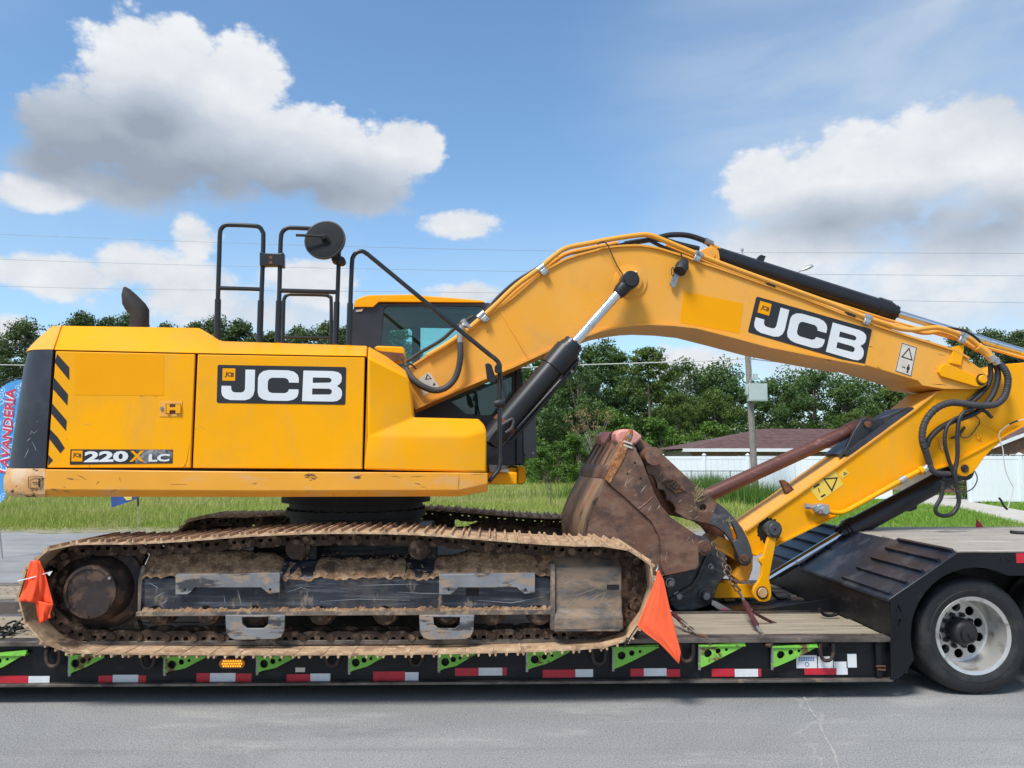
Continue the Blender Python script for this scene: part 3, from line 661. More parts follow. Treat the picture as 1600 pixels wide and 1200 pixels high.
# palm like shrub at the end of the house
def palm():
    p = Vector((gx(1052, 38), 38, 0)); t = thing('palm', 'low palm with feathery pale green fronds at the left end of the brown roof', 'palm', p)
    V = []; top = oy(1052, 706, 38).z
    mb = MB().cyl(p, p + Vector((0, 0, top * .6)), .14, .11, 10); obj('trunk', mb, 'bark', t)
    for i in range(26):
        a = random.uniform(0, 6.28); L = random.uniform(.8, 1.25); el = random.uniform(.0, 1.2)
        for s in range(12):
            q = s / 11; r = L * q; z = top * .6 + math.sin(el) * r * .9 - .55 * r * r * .6 + .1
            c = np.array([math.cos(a) * r * math.cos(el * .5), math.sin(a) * r * math.cos(el * .5), z])
            for sg in (-1, 1):
                d = np.array([-math.sin(a) * sg, math.cos(a) * sg, -.5]) * .28 * (1.1 - q); f = np.array([math.cos(a), math.sin(a), 0]) * .035
                V.append([c - f, c + f, c + d + f * .4, c + d - f * .4])
    o = bpy.data.objects.new('fronds', quads_mesh('fronds', np.array(V), M['weed_leaf'], rng.random(len(V)))); COL.objects.link(o); o.parent = t
palm()
# pines whose tops show over the machine
PINES = [
 (36, 499, 70, 0, 'broad crowned pine at the left edge above the feather banner'), (-20, 520, 74, 1, 'pine at the extreme left edge of the frame'),
 (84, 545, 88, 2, 'pine half hidden by the rear corner of the counterweight'), (122, 491, 108, 1, 'pine just left of the exhaust stack'),
 (160, 494, 112, 2, 'pine behind the left side of the exhaust stack'), (188, 486, 106, 0, 'tallest pine right behind the exhaust stack'),
 (255, 507, 116, 1, 'pine crown right of the exhaust stack above the engine cover'), (300, 502, 112, 2, 'pine seen left of the first hand rail'),
 (338, 494, 110, 0, 'pine standing behind the left post of the first hand rail'), (372, 503, 110, 1, 'round pine crown framed by the first hand rail'),
 (418, 516, 114, 2, 'small pine between the two hand rails'), (467, 512, 116, 1, 'small pine seen through the inner hoop of the second hand rail'),
 (505, 503, 112, 0, 'pine behind the right post of the second hand rail'), (540, 507, 110, 2, 'pine partly behind the black cab corner'),
 (627, 512, 100, 0, 'pine seen through the left cab window'),
 (1512, 517, 80, 1, 'pine right of the hose bundle at the boom tip'), (1548, 514, 84, 0, 'tall pine over the stick behind the chrome rod'), (1606, 515, 78, 2, 'pine at the right edge above the stick'),
]
for px, py, Y_, k_, lab in PINES:
    hh = top_h(px, py, Y_); plant_tree('pine_tree', pines[k_], (gx(px, Y_), Y_, 0), hh / 20 * random.uniform(.92, 1.05), lab, 'pine', 'pines along the skyline', sz=hh / 20)
# far wood that reads as one mass, and undergrowth
def mass(name, xs, ys, hs, n, rad, leaf, per, mat):
    C = []
    for i in range(n):
        q = random.random(); x = xs[0] + (xs[1] - xs[0]) * q; y = random.uniform(*ys); hm = hs(x) if callable(hs) else hs
        C.append((x, y, hm * random.random() ** .8))
    V, tone = leaf_quads(np.array(C), rng.uniform(.6, 1.2, n) * rad, per, leaf)
    o = bpy.data.objects.new(name, quads_mesh(name, V, M[mat], tone)); COL.objects.link(o); return tag(o, kind='stuff')
mass('far_wood', (-100, 8), (92, 100), lambda x: 9 + 2.0 * math.sin(x * .35) + 1.2 * math.sin(x * .9), 900, 1.7, .24, 120, 'broad_leaf')
mass('woodland', (0, 62), (78, 84), lambda x: 10.8 + 1.2 * math.sin(x * .6), 520, 1.7, .19, 150, 'broad_leaf')
mass('undergrowth', (1, 40), (55, 62), 2.6, 170, 1.0, .17, 80, 'bush_leaf')

# ------------------------------------------------------------------ white vinyl fence
def fence(a, b, hgt, label, group, n):
    a = Vector(a); b = Vector(b); t = thing('vinyl_fence', label, 'fence', a, group); d = (b - a) / n; ux = d.normalized(); uy = Vector((-ux.y, ux.x, 0)); w = d.length
    rot = Matrix((ux, uy, ZV)).transposed().to_4x4()
    me_p = mesh_of('post', MB().box((-.065, -.065, 0), (.065, .065, hgt)), M['vinyl'])
    me_c = mesh_of('post_cap', MB().loft([[Vector((sx * .085, sy * .085, 0)) for sx, sy in ((-1, -1), (1, -1), (1, 1), (-1, 1))], [Vector((sx * .085, sy * .085, .03)) for sx, sy in ((-1, -1), (1, -1), (1, 1), (-1, 1))], [Vector((sx * .01, sy * .01, .09)) for sx, sy in ((-1, -1), (1, -1), (1, 1), (-1, 1))]]), M['vinyl'])
    nb = 7; bw = (w - .13) / nb
    me_b = mesh_of('board', MB().prism([Vector((x, y, 0)) for x, y in ((.003, -.012), (bw - .003, -.012), (bw - .0, 0), (bw - .003, .012), (.003, .012), (.0, 0))], (0, 0, hgt - .2)), M['vinyl'])
    me_r = mesh_of('rail', MB().box((.065, -.022, 0), (w - .065, .022, .13)), M['vinyl'])
    for i in range(n + 1):
        p = a + d * i; po = inst('post', me_p, Matrix.Translation(p) @ rot, t)
        inst('post_cap', me_c, Matrix.Translation(p + ZV * hgt) @ rot, t)
        if i == n: break
        for z in (.03, hgt - .17): inst('rail', me_r, Matrix.Translation(p + ZV * z) @ rot, t)
        for k_ in range(nb): inst('board', me_b, Matrix.Translation(p + ux * (.065 + bw * k_) + ZV * .06) @ rot, t)
    return t
fl = oy(1036, 780, 35); fr = oy(1392, 780, 31.5)
fence((fl.x, 35, 0), (fr.x, 31.5, 0), 1.83, 'long white vinyl privacy fence in front of the brown roofed house', 'white vinyl fences', 5)
fl = oy(1516, 780, 29.6); fr = oy(1760, 780, 29.2)
fence((fl.x, 29.6, 0), (fr.x, 29.2, 0), 1.83, 'white vinyl fence at the right edge behind the hanging wire', 'white vinyl fences', 3)
def chain_link():
    Y_ = 30.4; a = oy(1050, 735, Y_); b = oy(1171, 739, Y_); hgt = 1.2; p0 = Vector((a.x, Y_, 0)); p1 = Vector((b.x, Y_, 0))
    t = thing('chain_link_fence', 'low chain link fence with thin grey posts in front of the white fence', 'fence', p0); n = 4
    for i in range(n + 1):
        p = p0.lerp(p1, i / n); obj('post', MB().cyl(p, p + ZV * (hgt + .03), .022, n=8), 'galv', t)
    obj('top_rail', MB().cyl(p0 + ZV * hgt, p1 + ZV * hgt, .018, n=8), 'galv', t)
    mb = MB(); L = (p1 - p0).length; s = .11; k_ = 0
    while k_ * s < L + hgt:
        for sg in (1, -1):
            x0 = k_ * s - (hgt if sg > 0 else 0); x1 = x0 + hgt
            z0, z1 = (0, hgt) if sg > 0 else (hgt, 0)
            if x0 < 0: z0 += (z1 - z0) * (-x0) / hgt; x0 = 0
            if x1 > L: z1 = z0 + (z1 - z0) * (L - x0) / max(x1 - x0, 1e-6); x1 = L
            if x1 > x0: mb.tube([p0 + XV * x0 + ZV * z0 + YV * .02 * sg, p0 + XV * x1 + ZV * z1 + YV * .02 * sg], .0028, 3, cap=False)
        k_ += 1
    obj('wire_mesh', mb, 'galv', t)
chain_link()

# ------------------------------------------------------------------ house
def house():
    Y0 = 40.; ze = oy(1150, 701, Y0).z; xl = oy(1068, 700, Y0).x; xr = oy(1500, 700, Y0).x
    t = thing('house', 'low brick house with a brown hip roof and white eaves behind the white fence', 'house', (xl, Y0, 0))
    Yr = 44.5; zr = oy(1200, 670, Yr).z; rl = oy(1192, 670, Yr).x; rr = oy(1450, 670, Yr).x
    A, B = Vector((xl, Y0, ze)), Vector((xr, Y0, ze)); C, D = Vector((rl, Yr, zr)), Vector((rr, Yr, zr)); E, G = Vector((xl, 49, ze)), Vector((xr, 49, ze))
    mb = MB().add([A, B, D, C], [(0, 1, 2, 3)]).add([E, A, C], [(0, 1, 2)]).add([B, G, D], [(0, 1, 2)]).add([G, E, C, D], [(0, 1, 2, 3)])
    obj('roof', mb, 'roof', t, smooth=None)
    # shingle courses as thin proud steps
    cm = MB(); n = 13
    for i in range(1, n):
        q = i / n; a = A.lerp(C, q); b = B.lerp(D, q); cm.prism([a + Vector((0, -.03, .0)), a + Vector((0, .02, .035)), a + Vector((0, .07, .02))], b - a)
    o = obj('shingle_courses', cm, 'roof', t, smooth=None); tag(o, kind='stuff')
    obj('fascia', MB().box((xl - .05, Y0 - .06, ze - .16), (xr + .05, Y0 - .01, ze + .01)), 'trim_white', t)
    obj('soffit', MB().box((xl, Y0 - .01, ze - .15), (xr, Y0 + .5, ze - .12)), 'trim_white', t)
    obj('wall', MB().box((xl + .45, Y0 + .5, 0), (xr - .45, 48.5, ze - .12)), 'mortar', t)
    # brick courses that stand proud of the wall (only the strip that shows above the fence)
    bl, bh = .30, .105; me = mesh_of('brick', MB().box((0, -.012, 0), (bl - .02, .0, bh - .018)), M['brick'])
    z = ze - .15 - bh; row = 0; cnt = 0
    while z > 1.55 and cnt < 296:
        x = xl + .45 - (bl / 2 if row % 2 else 0)
        while x < oy(1330, 700, Y0).x and cnt < 296:
            if x > xl + .4: inst('brick', me, Matrix.Translation((x, Y0 + .499, z)), t); cnt += 1
            x += bl
        z -= bh; row += 1
    # white window frame between the pole and the strut
    w0 = oy(1152, 712, Y0 + .48); w1 = oy(1214, 730, Y0 + .48)
    f = obj('window', MB().box((w0.x, Y0 + .42, w1.z - .3), (w1.x, Y0 + .47, w0.z)), 'trim_white', t)
    obj('pane', MB().box((w0.x + .12, Y0 + .40, w1.z - .2), (w1.x - .12, Y0 + .425, w0.z - .12)), 'trim_white', f)
    # second wing with a gable at the right
    Yg = 33.5; ze2 = oy(1561, 697, Yg).z; x0 = oy(1540, 700, Yg).x; x1 = oy(1790, 700, Yg).x; xm = (x0 + x1) / 2; zt = ze2 + (xm - x0) * .36
    t2 = thing('gabled_house', 'brown brick gable with sloping white trim and barred windows at the right edge', 'house', (x0, Yg, 0))
    obj('wall', MB().prism([Vector((x0 + .3, Yg, 0)), Vector((x1 - .3, Yg, 0)), Vector((x1 - .3, Yg, ze2)), Vector((xm, Yg, zt - .1)), Vector((x0 + .3, Yg, ze2))], (0, 5, 0)), 'brick', t2)
    for sg, xe in ((-1, x0), (1, x1)):
        obj('roof_slope', MB().prism([Vector((xe, Yg - .3, ze2 - .05)), Vector((xm, Yg - .3, zt)), Vector((xm, Yg - .3, zt + .1)), Vector((xe, Yg - .3, ze2 + .06))], (0, 6, 0)), 'roof', t2)
        obj('bargeboard', MB().prism([Vector((xe, Yg - .34, ze2 - .16)), Vector((xm, Yg - .34, zt - .11)), Vector((xm, Yg - .34, zt + .03)), Vector((xe, Yg - .34, ze2 - .0))], (0, .03, 0)), 'trim_white', t2)
    for a, b in ((1549, 1573), (1579, 1612)):
        p = oy(a, 711, Yg - .02); q = oy(b, 721, Yg - .02)
        f = obj('window', MB().plate([Vector((p.x - .04, Yg - .03, q.z - .6)), Vector((q.x + .04, Yg - .03, q.z - .6)), Vector((q.x + .04, Yg - .03, p.z + .04)), Vector((p.x - .04, Yg - .03, p.z + .04))],
            [[Vector((p.x, Yg - .03, q.z - .55)), Vector((q.x, Yg - .03, q.z - .55)), Vector((q.x, Yg - .03, p.z)), Vector((p.x, Yg - .03, p.z))]], (0, .03, 0)), 'trim_white', t2)
        obj('pane', MB().box((p.x, Yg - .015, q.z - .55), (q.x, Yg - .005, p.z)), 'window_dark', f)
        for k_ in (.25, .5, .75): obj('bar', MB().box((p.x + (q.x - p.x) * k_ - .012, Yg - .028, q.z - .55), (p.x + (q.x - p.x) * k_ + .012, Yg - .016, p.z)), 'trim_white', f)
house()
# dark flowering shrub in front of the entrance gap
p = Vector((gx(1500, 31.5), 31.5, 0))
t = thing('shrub', 'dark shrub with small yellow flowers in the gap left of the right hand white fence', 'shrub', p)
C = np.array([[rng.normal(0, .32), rng.normal(0, .2), rng.uniform(.1, 1.0)] for _ in range(26)])
V, tone = leaf_quads(C, np.full(26, .25), 70, .05); o = bpy.data.objects.new('foliage', quads_mesh('foliage', V, M['broad_leaf'], tone)); COL.objects.link(o); o.parent = t
M['flower'] = pm('yellow_flower', (.55, .45, .10), .7)
V, tone = leaf_quads(C[:12], np.full(12, .3), 4, .03); o = bpy.data.objects.new('flowers', quads_mesh('flowers', V, M['flower'], tone)); COL.objects.link(o); o.parent = t

# ------------------------------------------------------------------ utility pole, lamp, wires
def pole():
    Y_ = 31.0; b = Vector((oy(1181, 780, Y_).x, Y_, 0)); tp = oy(1160, 399, Y_)
    t = thing('utility_pole', 'weathered wooden utility pole with pale meter box in front of the white fence', 'utility pole', b)
    at = lambda px, py: oy(px, py, Y_)
    obj('pole', MB().tube([b, b.lerp(tp, .5), tp], .15, 14, rs=[.145, .125, .10]), 'pole', t)
    obj('pole_top_pin', MB().rings([(tp, .025), (tp + ZV * .18, .025), (tp + ZV * .19, .06), (tp + ZV * .27, .06), (tp + ZV * .3, .03)], 10), 'galv', t)
    p0, p1 = at(1164, 601), at(1193, 628)
    bx = obj('meter_box', MB().box((p0.x, Y_ - .5, p1.z), (p1.x, Y_ - .17, p0.z)), 'box_grey', t, bevel=.012)
    obj('box_louvre', MB().box((p0.x + .06, Y_ - .512, p1.z + .05), (p1.x - .06, Y_ - .502, p1.z + (p0.z - p1.z) * .55)), 'box_grey', bx)
    obj('box_hinge', MB().box((p0.x - .08, Y_ - .45, p1.z + .25), (p0.x - .003, Y_ - .2, p0.z - .05)), 'box_grey', bx, bevel=.02)
    p0, p1 = at(1174, 585), at(1180, 594); obj('junction_box', MB().box((p0.x, Y_ - .36, p1.z), (p1.x, Y_ - .16, p0.z)), 'box_grey', t, bevel=.01)
    obj('conduit', MB().tube(smooth_path([at(1170, 560) - YV * .18, at(1172, 588) - YV * .2, at(1168, 600) - YV * .22, at(1168, 603) - YV * .25], 4), .02, 6), 'galv', t)
    # street lamp on a curved arm
    a0 = at(1162, 470); arm = obj('lamp_arm', MB().tube(smooth_path([a0, at(1215, 446), at(1240, 430), at(1253, 421)], 5), .035, 8), 'galv', t)
    l0, l1 = at(1251, 423), at(1271, 416)
    secs = []
    for q, r in ((0, .05), (.2, .11), (.55, .17), (.85, .14), (1, .03)):
        c = l0.lerp(l1, q); secs.append([c + Vector((0, math.cos(a) * r, max(math.sin(a), -.35) * r * .8)) for a in [k_ * math.pi / 6 for k_ in range(12)]])
    obj('lamp_head', MB().loft(secs), 'galv', arm)
    # service hardware just under the boom
    for dx in (-26, -14, 12): obj('insulator', MB().cyl(at(1166 + dx, 562), at(1166 + dx, 558), .03, n=8), 'galv', t)
    return Y_
PY = pole()
def wire(y_l, y_m, y_r, Y_, r, label, mat='wire'):
    pts = [oy(-700, y_l - 38 * (1 if y_r > y_l else 1), Y_), oy(0, y_l, Y_), oy(800, y_m, Y_), oy(1600, y_r, Y_), oy(2200, y_r + 4, Y_)]
    o = obj('overhead_wire', MB().tube(smooth_path(pts, 8), r, 5), mat, at=pts[0]); tag(o, label, 'wire', 'overhead wires across the sky')
wire(366, 391, 396, 31.2, .0075, 'highest of the thin wires across the whole sky')
wire(405, 424, 431, 31.6, .0075, 'middle one of the three thin wires across the sky')
wire(447, 458, 473, 32.0, .0075, 'lowest of the three thin wires, at the level of the cab roof')
pts = [oy(560, 590, 33), oy(845, 573, 31.6), oy(1010, 567, 31.2), oy(1120, 563, 31.1), oy(1164, 560, 31.0)]
tag(obj('service_cable', MB().tube(smooth_path(pts, 8), .02, 6), 'cable_white', at=pts[0]), 'pale drooping cable running from behind the cab to the utility pole', 'cable')
pts = [oy(1168, 560, 31.0), oy(1210, 565, 31.2), oy(1260, 568, 31.6), oy(1500, 566, 33)]
tag(obj('service_cable', MB().tube(smooth_path(pts, 8), .018, 6), 'wire', at=pts[0]), 'short dark cable leaving the utility pole to the right under the boom', 'cable')
pts = [oy(-300, 566, 60), oy(0, 570, 60), oy(60, 571, 60), oy(300, 572, 60)]
tag(obj('service_cable', MB().tube(pts, .03, 5), 'cable_white', at=pts[0]), 'pale cable in front of the pines left of the counterweight', 'cable')

# ------------------------------------------------------------------ feather banner and the blue flag behind the track
def banner():
    Y_ = 13.5; P = lambda x, y: oy(x, y, Y_)
    base = Vector((P(2, 900).x, Y_, 0)); t = thing('feather_banner', 'tall blue feather banner with red LAVANDERIA lettering at the left edge', 'banner', base)
    out = [(-14, 800), (-14, 660), (-10, 625), (0, 607), (12, 598), (26, 593), (37, 592), (36, 612), (30, 660), (22, 710), (12, 750), (8, 778)]
    m = pm('banner_bubble_print', (.07, .30, .62), .7, var=.15, vs=5); tt = NT(m.node_tree); b = tt.n['Principled BSDF']
    vo = tt.new('ShaderNodeTexVoronoi'); v = tt.new('ShaderNodeTexCoord').outputs['Object']; tt.put(vo.inputs['Vector'], v); vo.inputs['Scale'].default_value = 7
    src = b.inputs['Base Color'].links[0].from_socket
    ring = tt.math('MULTIPLY', tt.rng(vo.outputs['Distance'], .30, .33), tt.rng(vo.outputs['Distance'], .36, .42, 1, 0))
    tt.put(b.inputs['Base Color'], tt.mix(tt.math('MULTIPLY', tt.math('ADD', ring, tt.rng(vo.outputs['Distance'], .12, .15, 1, 0)), .8), src, (.55, .72, .85))); M['banner'] = m
    pts = [P(*p) for p in out]; mid = []
    obj('banner_cloth', MB().prism(pts, (0, .012, 0)), 'banner', t)
    M['banner_rim'] = pm('black_banner_sleeve', (.012, .014, .02), .6)
    obj('pole_sleeve', MB().tube(smooth_path([P(-16, 660), P(-12, 625), P(-2, 605), P(11, 596), P(26, 591), P(38, 590)], 5), .018, 6), 'banner_rim', t)
    obj('pole', MB().tube([base, P(-15, 700), P(-16, 655)], .014, 6), 'galv', t)
    q = [(8, 742), (1, 742), (1, 742), (8, 742)]
    # the word runs upwards: letter tops point left
    TL, TR, BR, BL = (-1, 737), (9, 606), (25, 607), (12, 741)
    M['banner_red'] = pm('red_banner_letter', (.62, .03, .09), .6); M['banner_white'] = pm('white_banner_outline', (.75, .77, .8), .6)
    pl = lambda a, b_: oy(a, b_, Y_ - .012); pl2 = lambda a, b_: oy(a, b_, Y_ - .006)
    w = decal_text('letter_outline', 'LAVANDERIA', [TL, TR, BR, BL], pl2, 'banner_white', t, .075)
    decal_text('lettering', 'LAVANDERIA', [TL, TR, BR, BL], pl, 'banner_red', t, .02)
banner()
def blue_flag():
    Y_ = 17.; P = lambda x, y: oy(x, y, Y_); base = Vector((P(213, 800).x, Y_, 0))
    t = thing('blue_flag', 'small blue flag with yellow print hanging below the counterweight frame', 'flag', base)
    M['blue_cloth'] = pm('blue_flag_cloth', (.03, .075, .25), .8, var=.15); M['yellow_print'] = pm('yellow_flag_print', (.62, .50, .10), .7)
    obj('flag_cloth', MB().prism([P(172, 740), P(214, 740), P(213, 780), P(196, 786), P(174, 793)], (0, .01, 0)), 'blue_cloth', t)
    obj('flag_print', MB().prism([P(193, 776) - YV * .008, P(207, 773) - YV * .008, P(206, 781) - YV * .008, P(198, 782) - YV * .008], (0, .004, 0)), 'yellow_print', t)
    obj('pole', MB().tube([P(214, 735), P(214.5, 760), P(216, 791)], .02, 6), 'black_rail', t)
    obj('pole_spike', MB().tube([P(216, 791), Vector((P(217, 800).x, Y_, 0))], .008, 6), 'galv', t)
blue_flag()
# ================================================================== lowboy trailer
YN, YF = 5.56, 8.15            # near and far edge of the deck
DZ = oy(1200, 997, YN).z       # deck height
BZ = oy(700, 1070, YN).z       # lower edge of the side beam
XR = oy(1391, 936, YN).x       # riser
XL = -9.0
trailer = thing('lowboy_trailer', 'long black lowboy trailer with wooden deck carrying the yellow excavator', 'trailer', (0, (YN + YF) / 2, 0))
T = trailer
def tp(name, mb, mat, **k): return obj(name, mb, mat, k.pop('parent', T), **k)
beam = tp('side_beam', MB().box((XL, YN + .05, BZ + .02), (XR, YN + .09, DZ - .035)), 'trailer')
tp('top_flange', MB().box((XL, YN, DZ - .033), (XR - .003, YN + .13, DZ)), 'flange', parent=beam, bevel=.004)
tp('bottom_flange', MB().box((XL, YN, BZ), (XR - .003, YN + .13, BZ + .018)), 'flange', parent=beam, bevel=.003)
fb = tp('side_beam', MB().box((XL, YF - .09, BZ + .02), (XR, YF - .05, DZ - .035)), 'trailer')
tp('top_flange', MB().box((XL, YF - .13, DZ - .033), (XR - .003, YF, DZ)), 'flange', parent=fb, bevel=.004)
tp('underframe', MB().box((XL, YN + .10, BZ + .05), (XR - .01, YF - .10, BZ + .07)), 'dark_under')
YI0, YI1 = 6.47, 7.24          # open well between the two plank strips
for y in (YI0, YI1 - .12): tp('inner_rail', MB().box((XL, y, BZ + .08), (XR - .004, y + .12, DZ - .012)), 'flange')
x = XL + .4
while x < XR - .3:
    tp('cross_member', MB().box((x, YN + .092, DZ - .19), (x + .1, YF - .092, DZ - .055)), 'trailer'); x += .95
# well braces seen at the left and right end
for xa in (-5.9, -4.4, 1.55): tp('well_brace', MB().prism([Vector((xa, YI0 + .13, DZ - .05)), Vector((xa + .09, YI0 + .13, DZ - .05)), Vector((xa + .85, YI1 - .13, DZ - .05)), Vector((xa + .76, YI1 - .13, DZ - .05))], (0, 0, -.03)), 'flange')
tp('well_cover', MB().box((1.9, YI0 + .13, DZ - .045), (XR - .01, YI1 - .13, DZ - .02)), 'trailer')
tp('cover_lip', MB().prism([Vector((1.88, YI0 + .05, DZ + .004)), Vector((XR - .01, YI0 + .05, DZ + .004)), Vector((XR - .01, YI0 + .05, DZ + .10)), Vector((XR - .55, YI0 + .05, DZ + .02))], (0, .02, 0)), 'trailer')
def planks(y0, y1, n, z, x0, x1, mat, cuts):
    w = (y1 - y0) / n
    for i in range(n):
        xs = [x0] + [c + random.uniform(-.4, .4) for c in cuts] + [x1]
        for a, b in zip(xs[:-1], xs[1:]):
            dz = random.uniform(-.007, .006); e = random.uniform(.007, .013)
            me = mesh_of('plank', MB().box((a + .004, y0 + i * w + e, z - .045), (b - .004, y0 + (i + 1) * w - e, z + dz)), M[mat], Vector(((a + b) / 2, 0, 0)), smooth=30)
            o = inst('plank', me, Matrix.Translation(((a + b) / 2, 0, 0)), T); bv = o.modifiers.new('bevel', 'BEVEL'); bv.width = .006; bv.segments = 1
planks(YN + .135, YI0 - .004, 3, DZ - .006, XL, XR - .006, 'wood', (-5.5, -1.5))
planks(YI1 + .004, YF - .135, 4, DZ - .006, XL, XR - .006, 'wood', (-5.0, -1.0))
# ---- riser, ramp and rear deck
RZ = oy(1391, 936, YN).z; pe = oy(1497, 863, YN); RX, DK = pe.x, pe.z
rear_x = 8.0
tp('riser', MB().box((XR, YN + .02, DZ - .2), (XR + .03, YF - .02, RZ - .004)), 'trailer')
tp('ramp_plate', MB().prism([Vector((XR - .01, YN, RZ)), Vector((RX, YN, DK)), Vector((RX, YN, DK - .025)), Vector((XR - .01, YN, RZ - .025))], (0, YF - YN, 0)), 'ramp', bevel=.006)
sl = Vector((RX - XR, 0, DK - RZ)); su = sl.normalized(); sn = Vector((-su.z, 0, su.x))
for k_, q in enumerate((.06, .30, .54, .78, .985)):
    c = Vector((XR, 0, RZ)) + sl * q
    for ya, yb in ((YN + .04 - (0.0), YN + .80), (YF - .98, YF - .03)):
        p = c + YV * ya; tp('ramp_rib', MB().prism([p - su * .012 + sn * .001, p + su * .012 + sn * .001, p + su * .009 + sn * .028, p - su * .009 + sn * .028], (0, yb - ya, 0)), 'ramp')
YR = 7.65
planks(YN + .03, YR - .03, 9, DK + .004, RX + .02, rear_x, 'wood_grey', (5.6,))
for y in (YN, YR - .03): tp('rear_frame_edge', MB().box((RX + .004, y, DK - .10), (rear_x, y + .028, DK - .008)), 'trailer')
tp('rear_underframe', MB().box((RX, YN + .75, DK - .42), (rear_x, YF - .75, DK - .06)), 'dark_under')
# fender cheek with the wheel arch, real plate 12 mm thick
WC = oy(1519, 988, 5.66); WC.z = .418; WR = .418; WX2 = WC.x + 1.02
def arch(cx, r, a0, a1, n=14): return [Vector((cx + r * math.cos(R(a0 + (a1 - a0) * i / n)), YN - .004, WC.z + r * math.sin(R(a0 + (a1 - a0) * i / n)))) for i in range(n + 1)]
P = lambda x, y: oy(x, y, YN - .004)
A1 = arch(WC.x - .01, .50, 196, 62); A2 = arch(WX2, .50, 118, 30)
cheek = [P(1391, 937), P(1497, 864), P(1500, 864.5)]
cheek += [Vector((WX2 + .6, YN - .004, DK - .012)), Vector((WX2 + .6, YN - .004, DK - .12))]
cheek = [P(1391.5, 937), Vector((RX, YN - .004, DK - .002)), Vector((WX2 + .62, YN - .004, DK - .002)), Vector((WX2 + .62, YN - .004, WC.z + .3))]
cheek += list(reversed(A2))[0:] + list(reversed(A1))
cheek += [P(1419.5, 1044), P(1416, 1050), P(1404, 1060), P(1397, 1062), P(1392, 1062)]
vents = []
for cx, cy, v in ((1404, 951, 0), (1404, 971, 1)):
    vents.append([P(cx - 5, cy + (5 if v == 0 else -4)), P(cx + 5, cy + (5 if v == 0 else -4)), P(cx, cy + (-7 if v == 0 else 8))])
for cx, s in ((1561, 1), (1573, -1)): vents.append([P(cx - 7 * s, 877.5), P(cx + 4 * s, 871.5), P(cx + 4 * s, 882)])
tp('fender_cheek', MB().plate(cheek, vents, (0, .014, 0)), 'trailer')
tp('fender_back', MB().box((XR + .03, YN + .012, DZ - .25), (P(1418, 1000).x, YN + .03, RZ - .05)), 'dark_under')
tp('fender_back', MB().box((RX + .28, YN + .012, DK - .14), (WX2 + .6, YN + .024, DK - .02)), 'dark_under')
tp('mud_guard', MB().loft([[v + YV * .015, v + YV * .78, (v + YV * .78) + (v - Vector((WC.x, YN, WC.z))).normalized() * .01, (v + YV * .015) + (v - Vector((WC.x, YN, WC.z))).normalized() * .01] for v in A1], True, True), 'dark_under')
p = oy(1588, 872, YN - .008); s = tp('reflector_tape', MB().box((p.x, YN - .0075, p.z - .035), (p.x + .25, YN - .0045, p.z + .035)), 'refl_red')
# ---- wheels
def wheel_meshes():
    Yw = 0.
    def lathe(prof, n=48):                     # (radius, y)
        secs = [[Vector((r * math.cos(2 * math.pi * k_ / n), y, r * math.sin(2 * math.pi * k_ / n))) for k_ in range(n)] for r, y in prof]
        return MB().loft(secs, True, False)
    ty = lathe([(.272, .03), (.29, .012), (.33, .0), (.37, .004), (.398, .022), (.414, .05), (.418, .07), (.418, .20), (.414, .22), (.398, .245), (.33, .27), (.272, .25)])
    # tread grooves: shallow dark rings cut as steps
    g = []
    for y in (.085, .118, .152, .185): g += [(.418, y - .006), (.409, y - .004), (.409, y + .004), (.418, y + .006)]
    ty = lathe([(.272, .03), (.276, .018), (.29, .010), (.325, .0), (.328, .003), (.36, .0), (.385, .006), (.402, .022), (.414, .05), (.418, .066)] + g + [(.418, .20), (.414, .22), (.398, .245), (.33, .27), (.272, .25)])
    rim = lathe([(.250, .02), (.276, .012), (.280, .018), (.280, .028), (.262, .040), (.240, .10), (.232, .17), (.226, .205), (.21, .214)])
    u, w = XV, ZV; disc = MB().plate(circ(Vector((0, .212, 0)), .214, u, w, 48), [circ(Vector((0, .212, 0)) + u * (.170 * math.cos(a)) + w * (.170 * math.sin(a)), .034, u, w, 14) for a in [2 * math.pi * (i + .5) / 10 for i in range(10)]] + [circ(Vector((0, .212, 0)), .07, u, w, 24)], (0, .012, 0))
    nut = MB()
    for i in range(10):
        a = 2 * math.pi * i / 10; c = Vector((.118 * math.cos(a), .2115, .118 * math.sin(a))); nut.rings([(c, .017), (c - YV * .026, .016)], 6)
    one_nut = MB().rings([(Vector((0, 0, 0)), .019), (Vector((0, -.022, 0)), .018), (Vector((0, -.024, 0)), .012), (Vector((0, -.036, 0)), .011)], 6)
    hub = MB().rings([(Vector((0, .21, 0)), .10), (Vector((0, .13, 0)), .098), (Vector((0, .10, 0)), .085), (Vector((0, .09, 0)), .075), (Vector((0, .085, 0)), .058), (Vector((0, .06, 0)), .056), (Vector((0, .055, 0)), .02), (Vector((0, .035, 0)), .018)], 24)
    return [('tyre', mesh_of('tyre', ty, M['tyre'], smooth=30)), ('rim', mesh_of('rim', rim, M['rim'], smooth=30)), ('rim_disc', mesh_of('rim_disc', disc, M['rim'], smooth=30)), ('hub', mesh_of('hub', hub, M['hub'], smooth=30))], mesh_of('wheel_nut', one_nut, M['hub'], smooth=30)
WM, NUT = wheel_meshes()
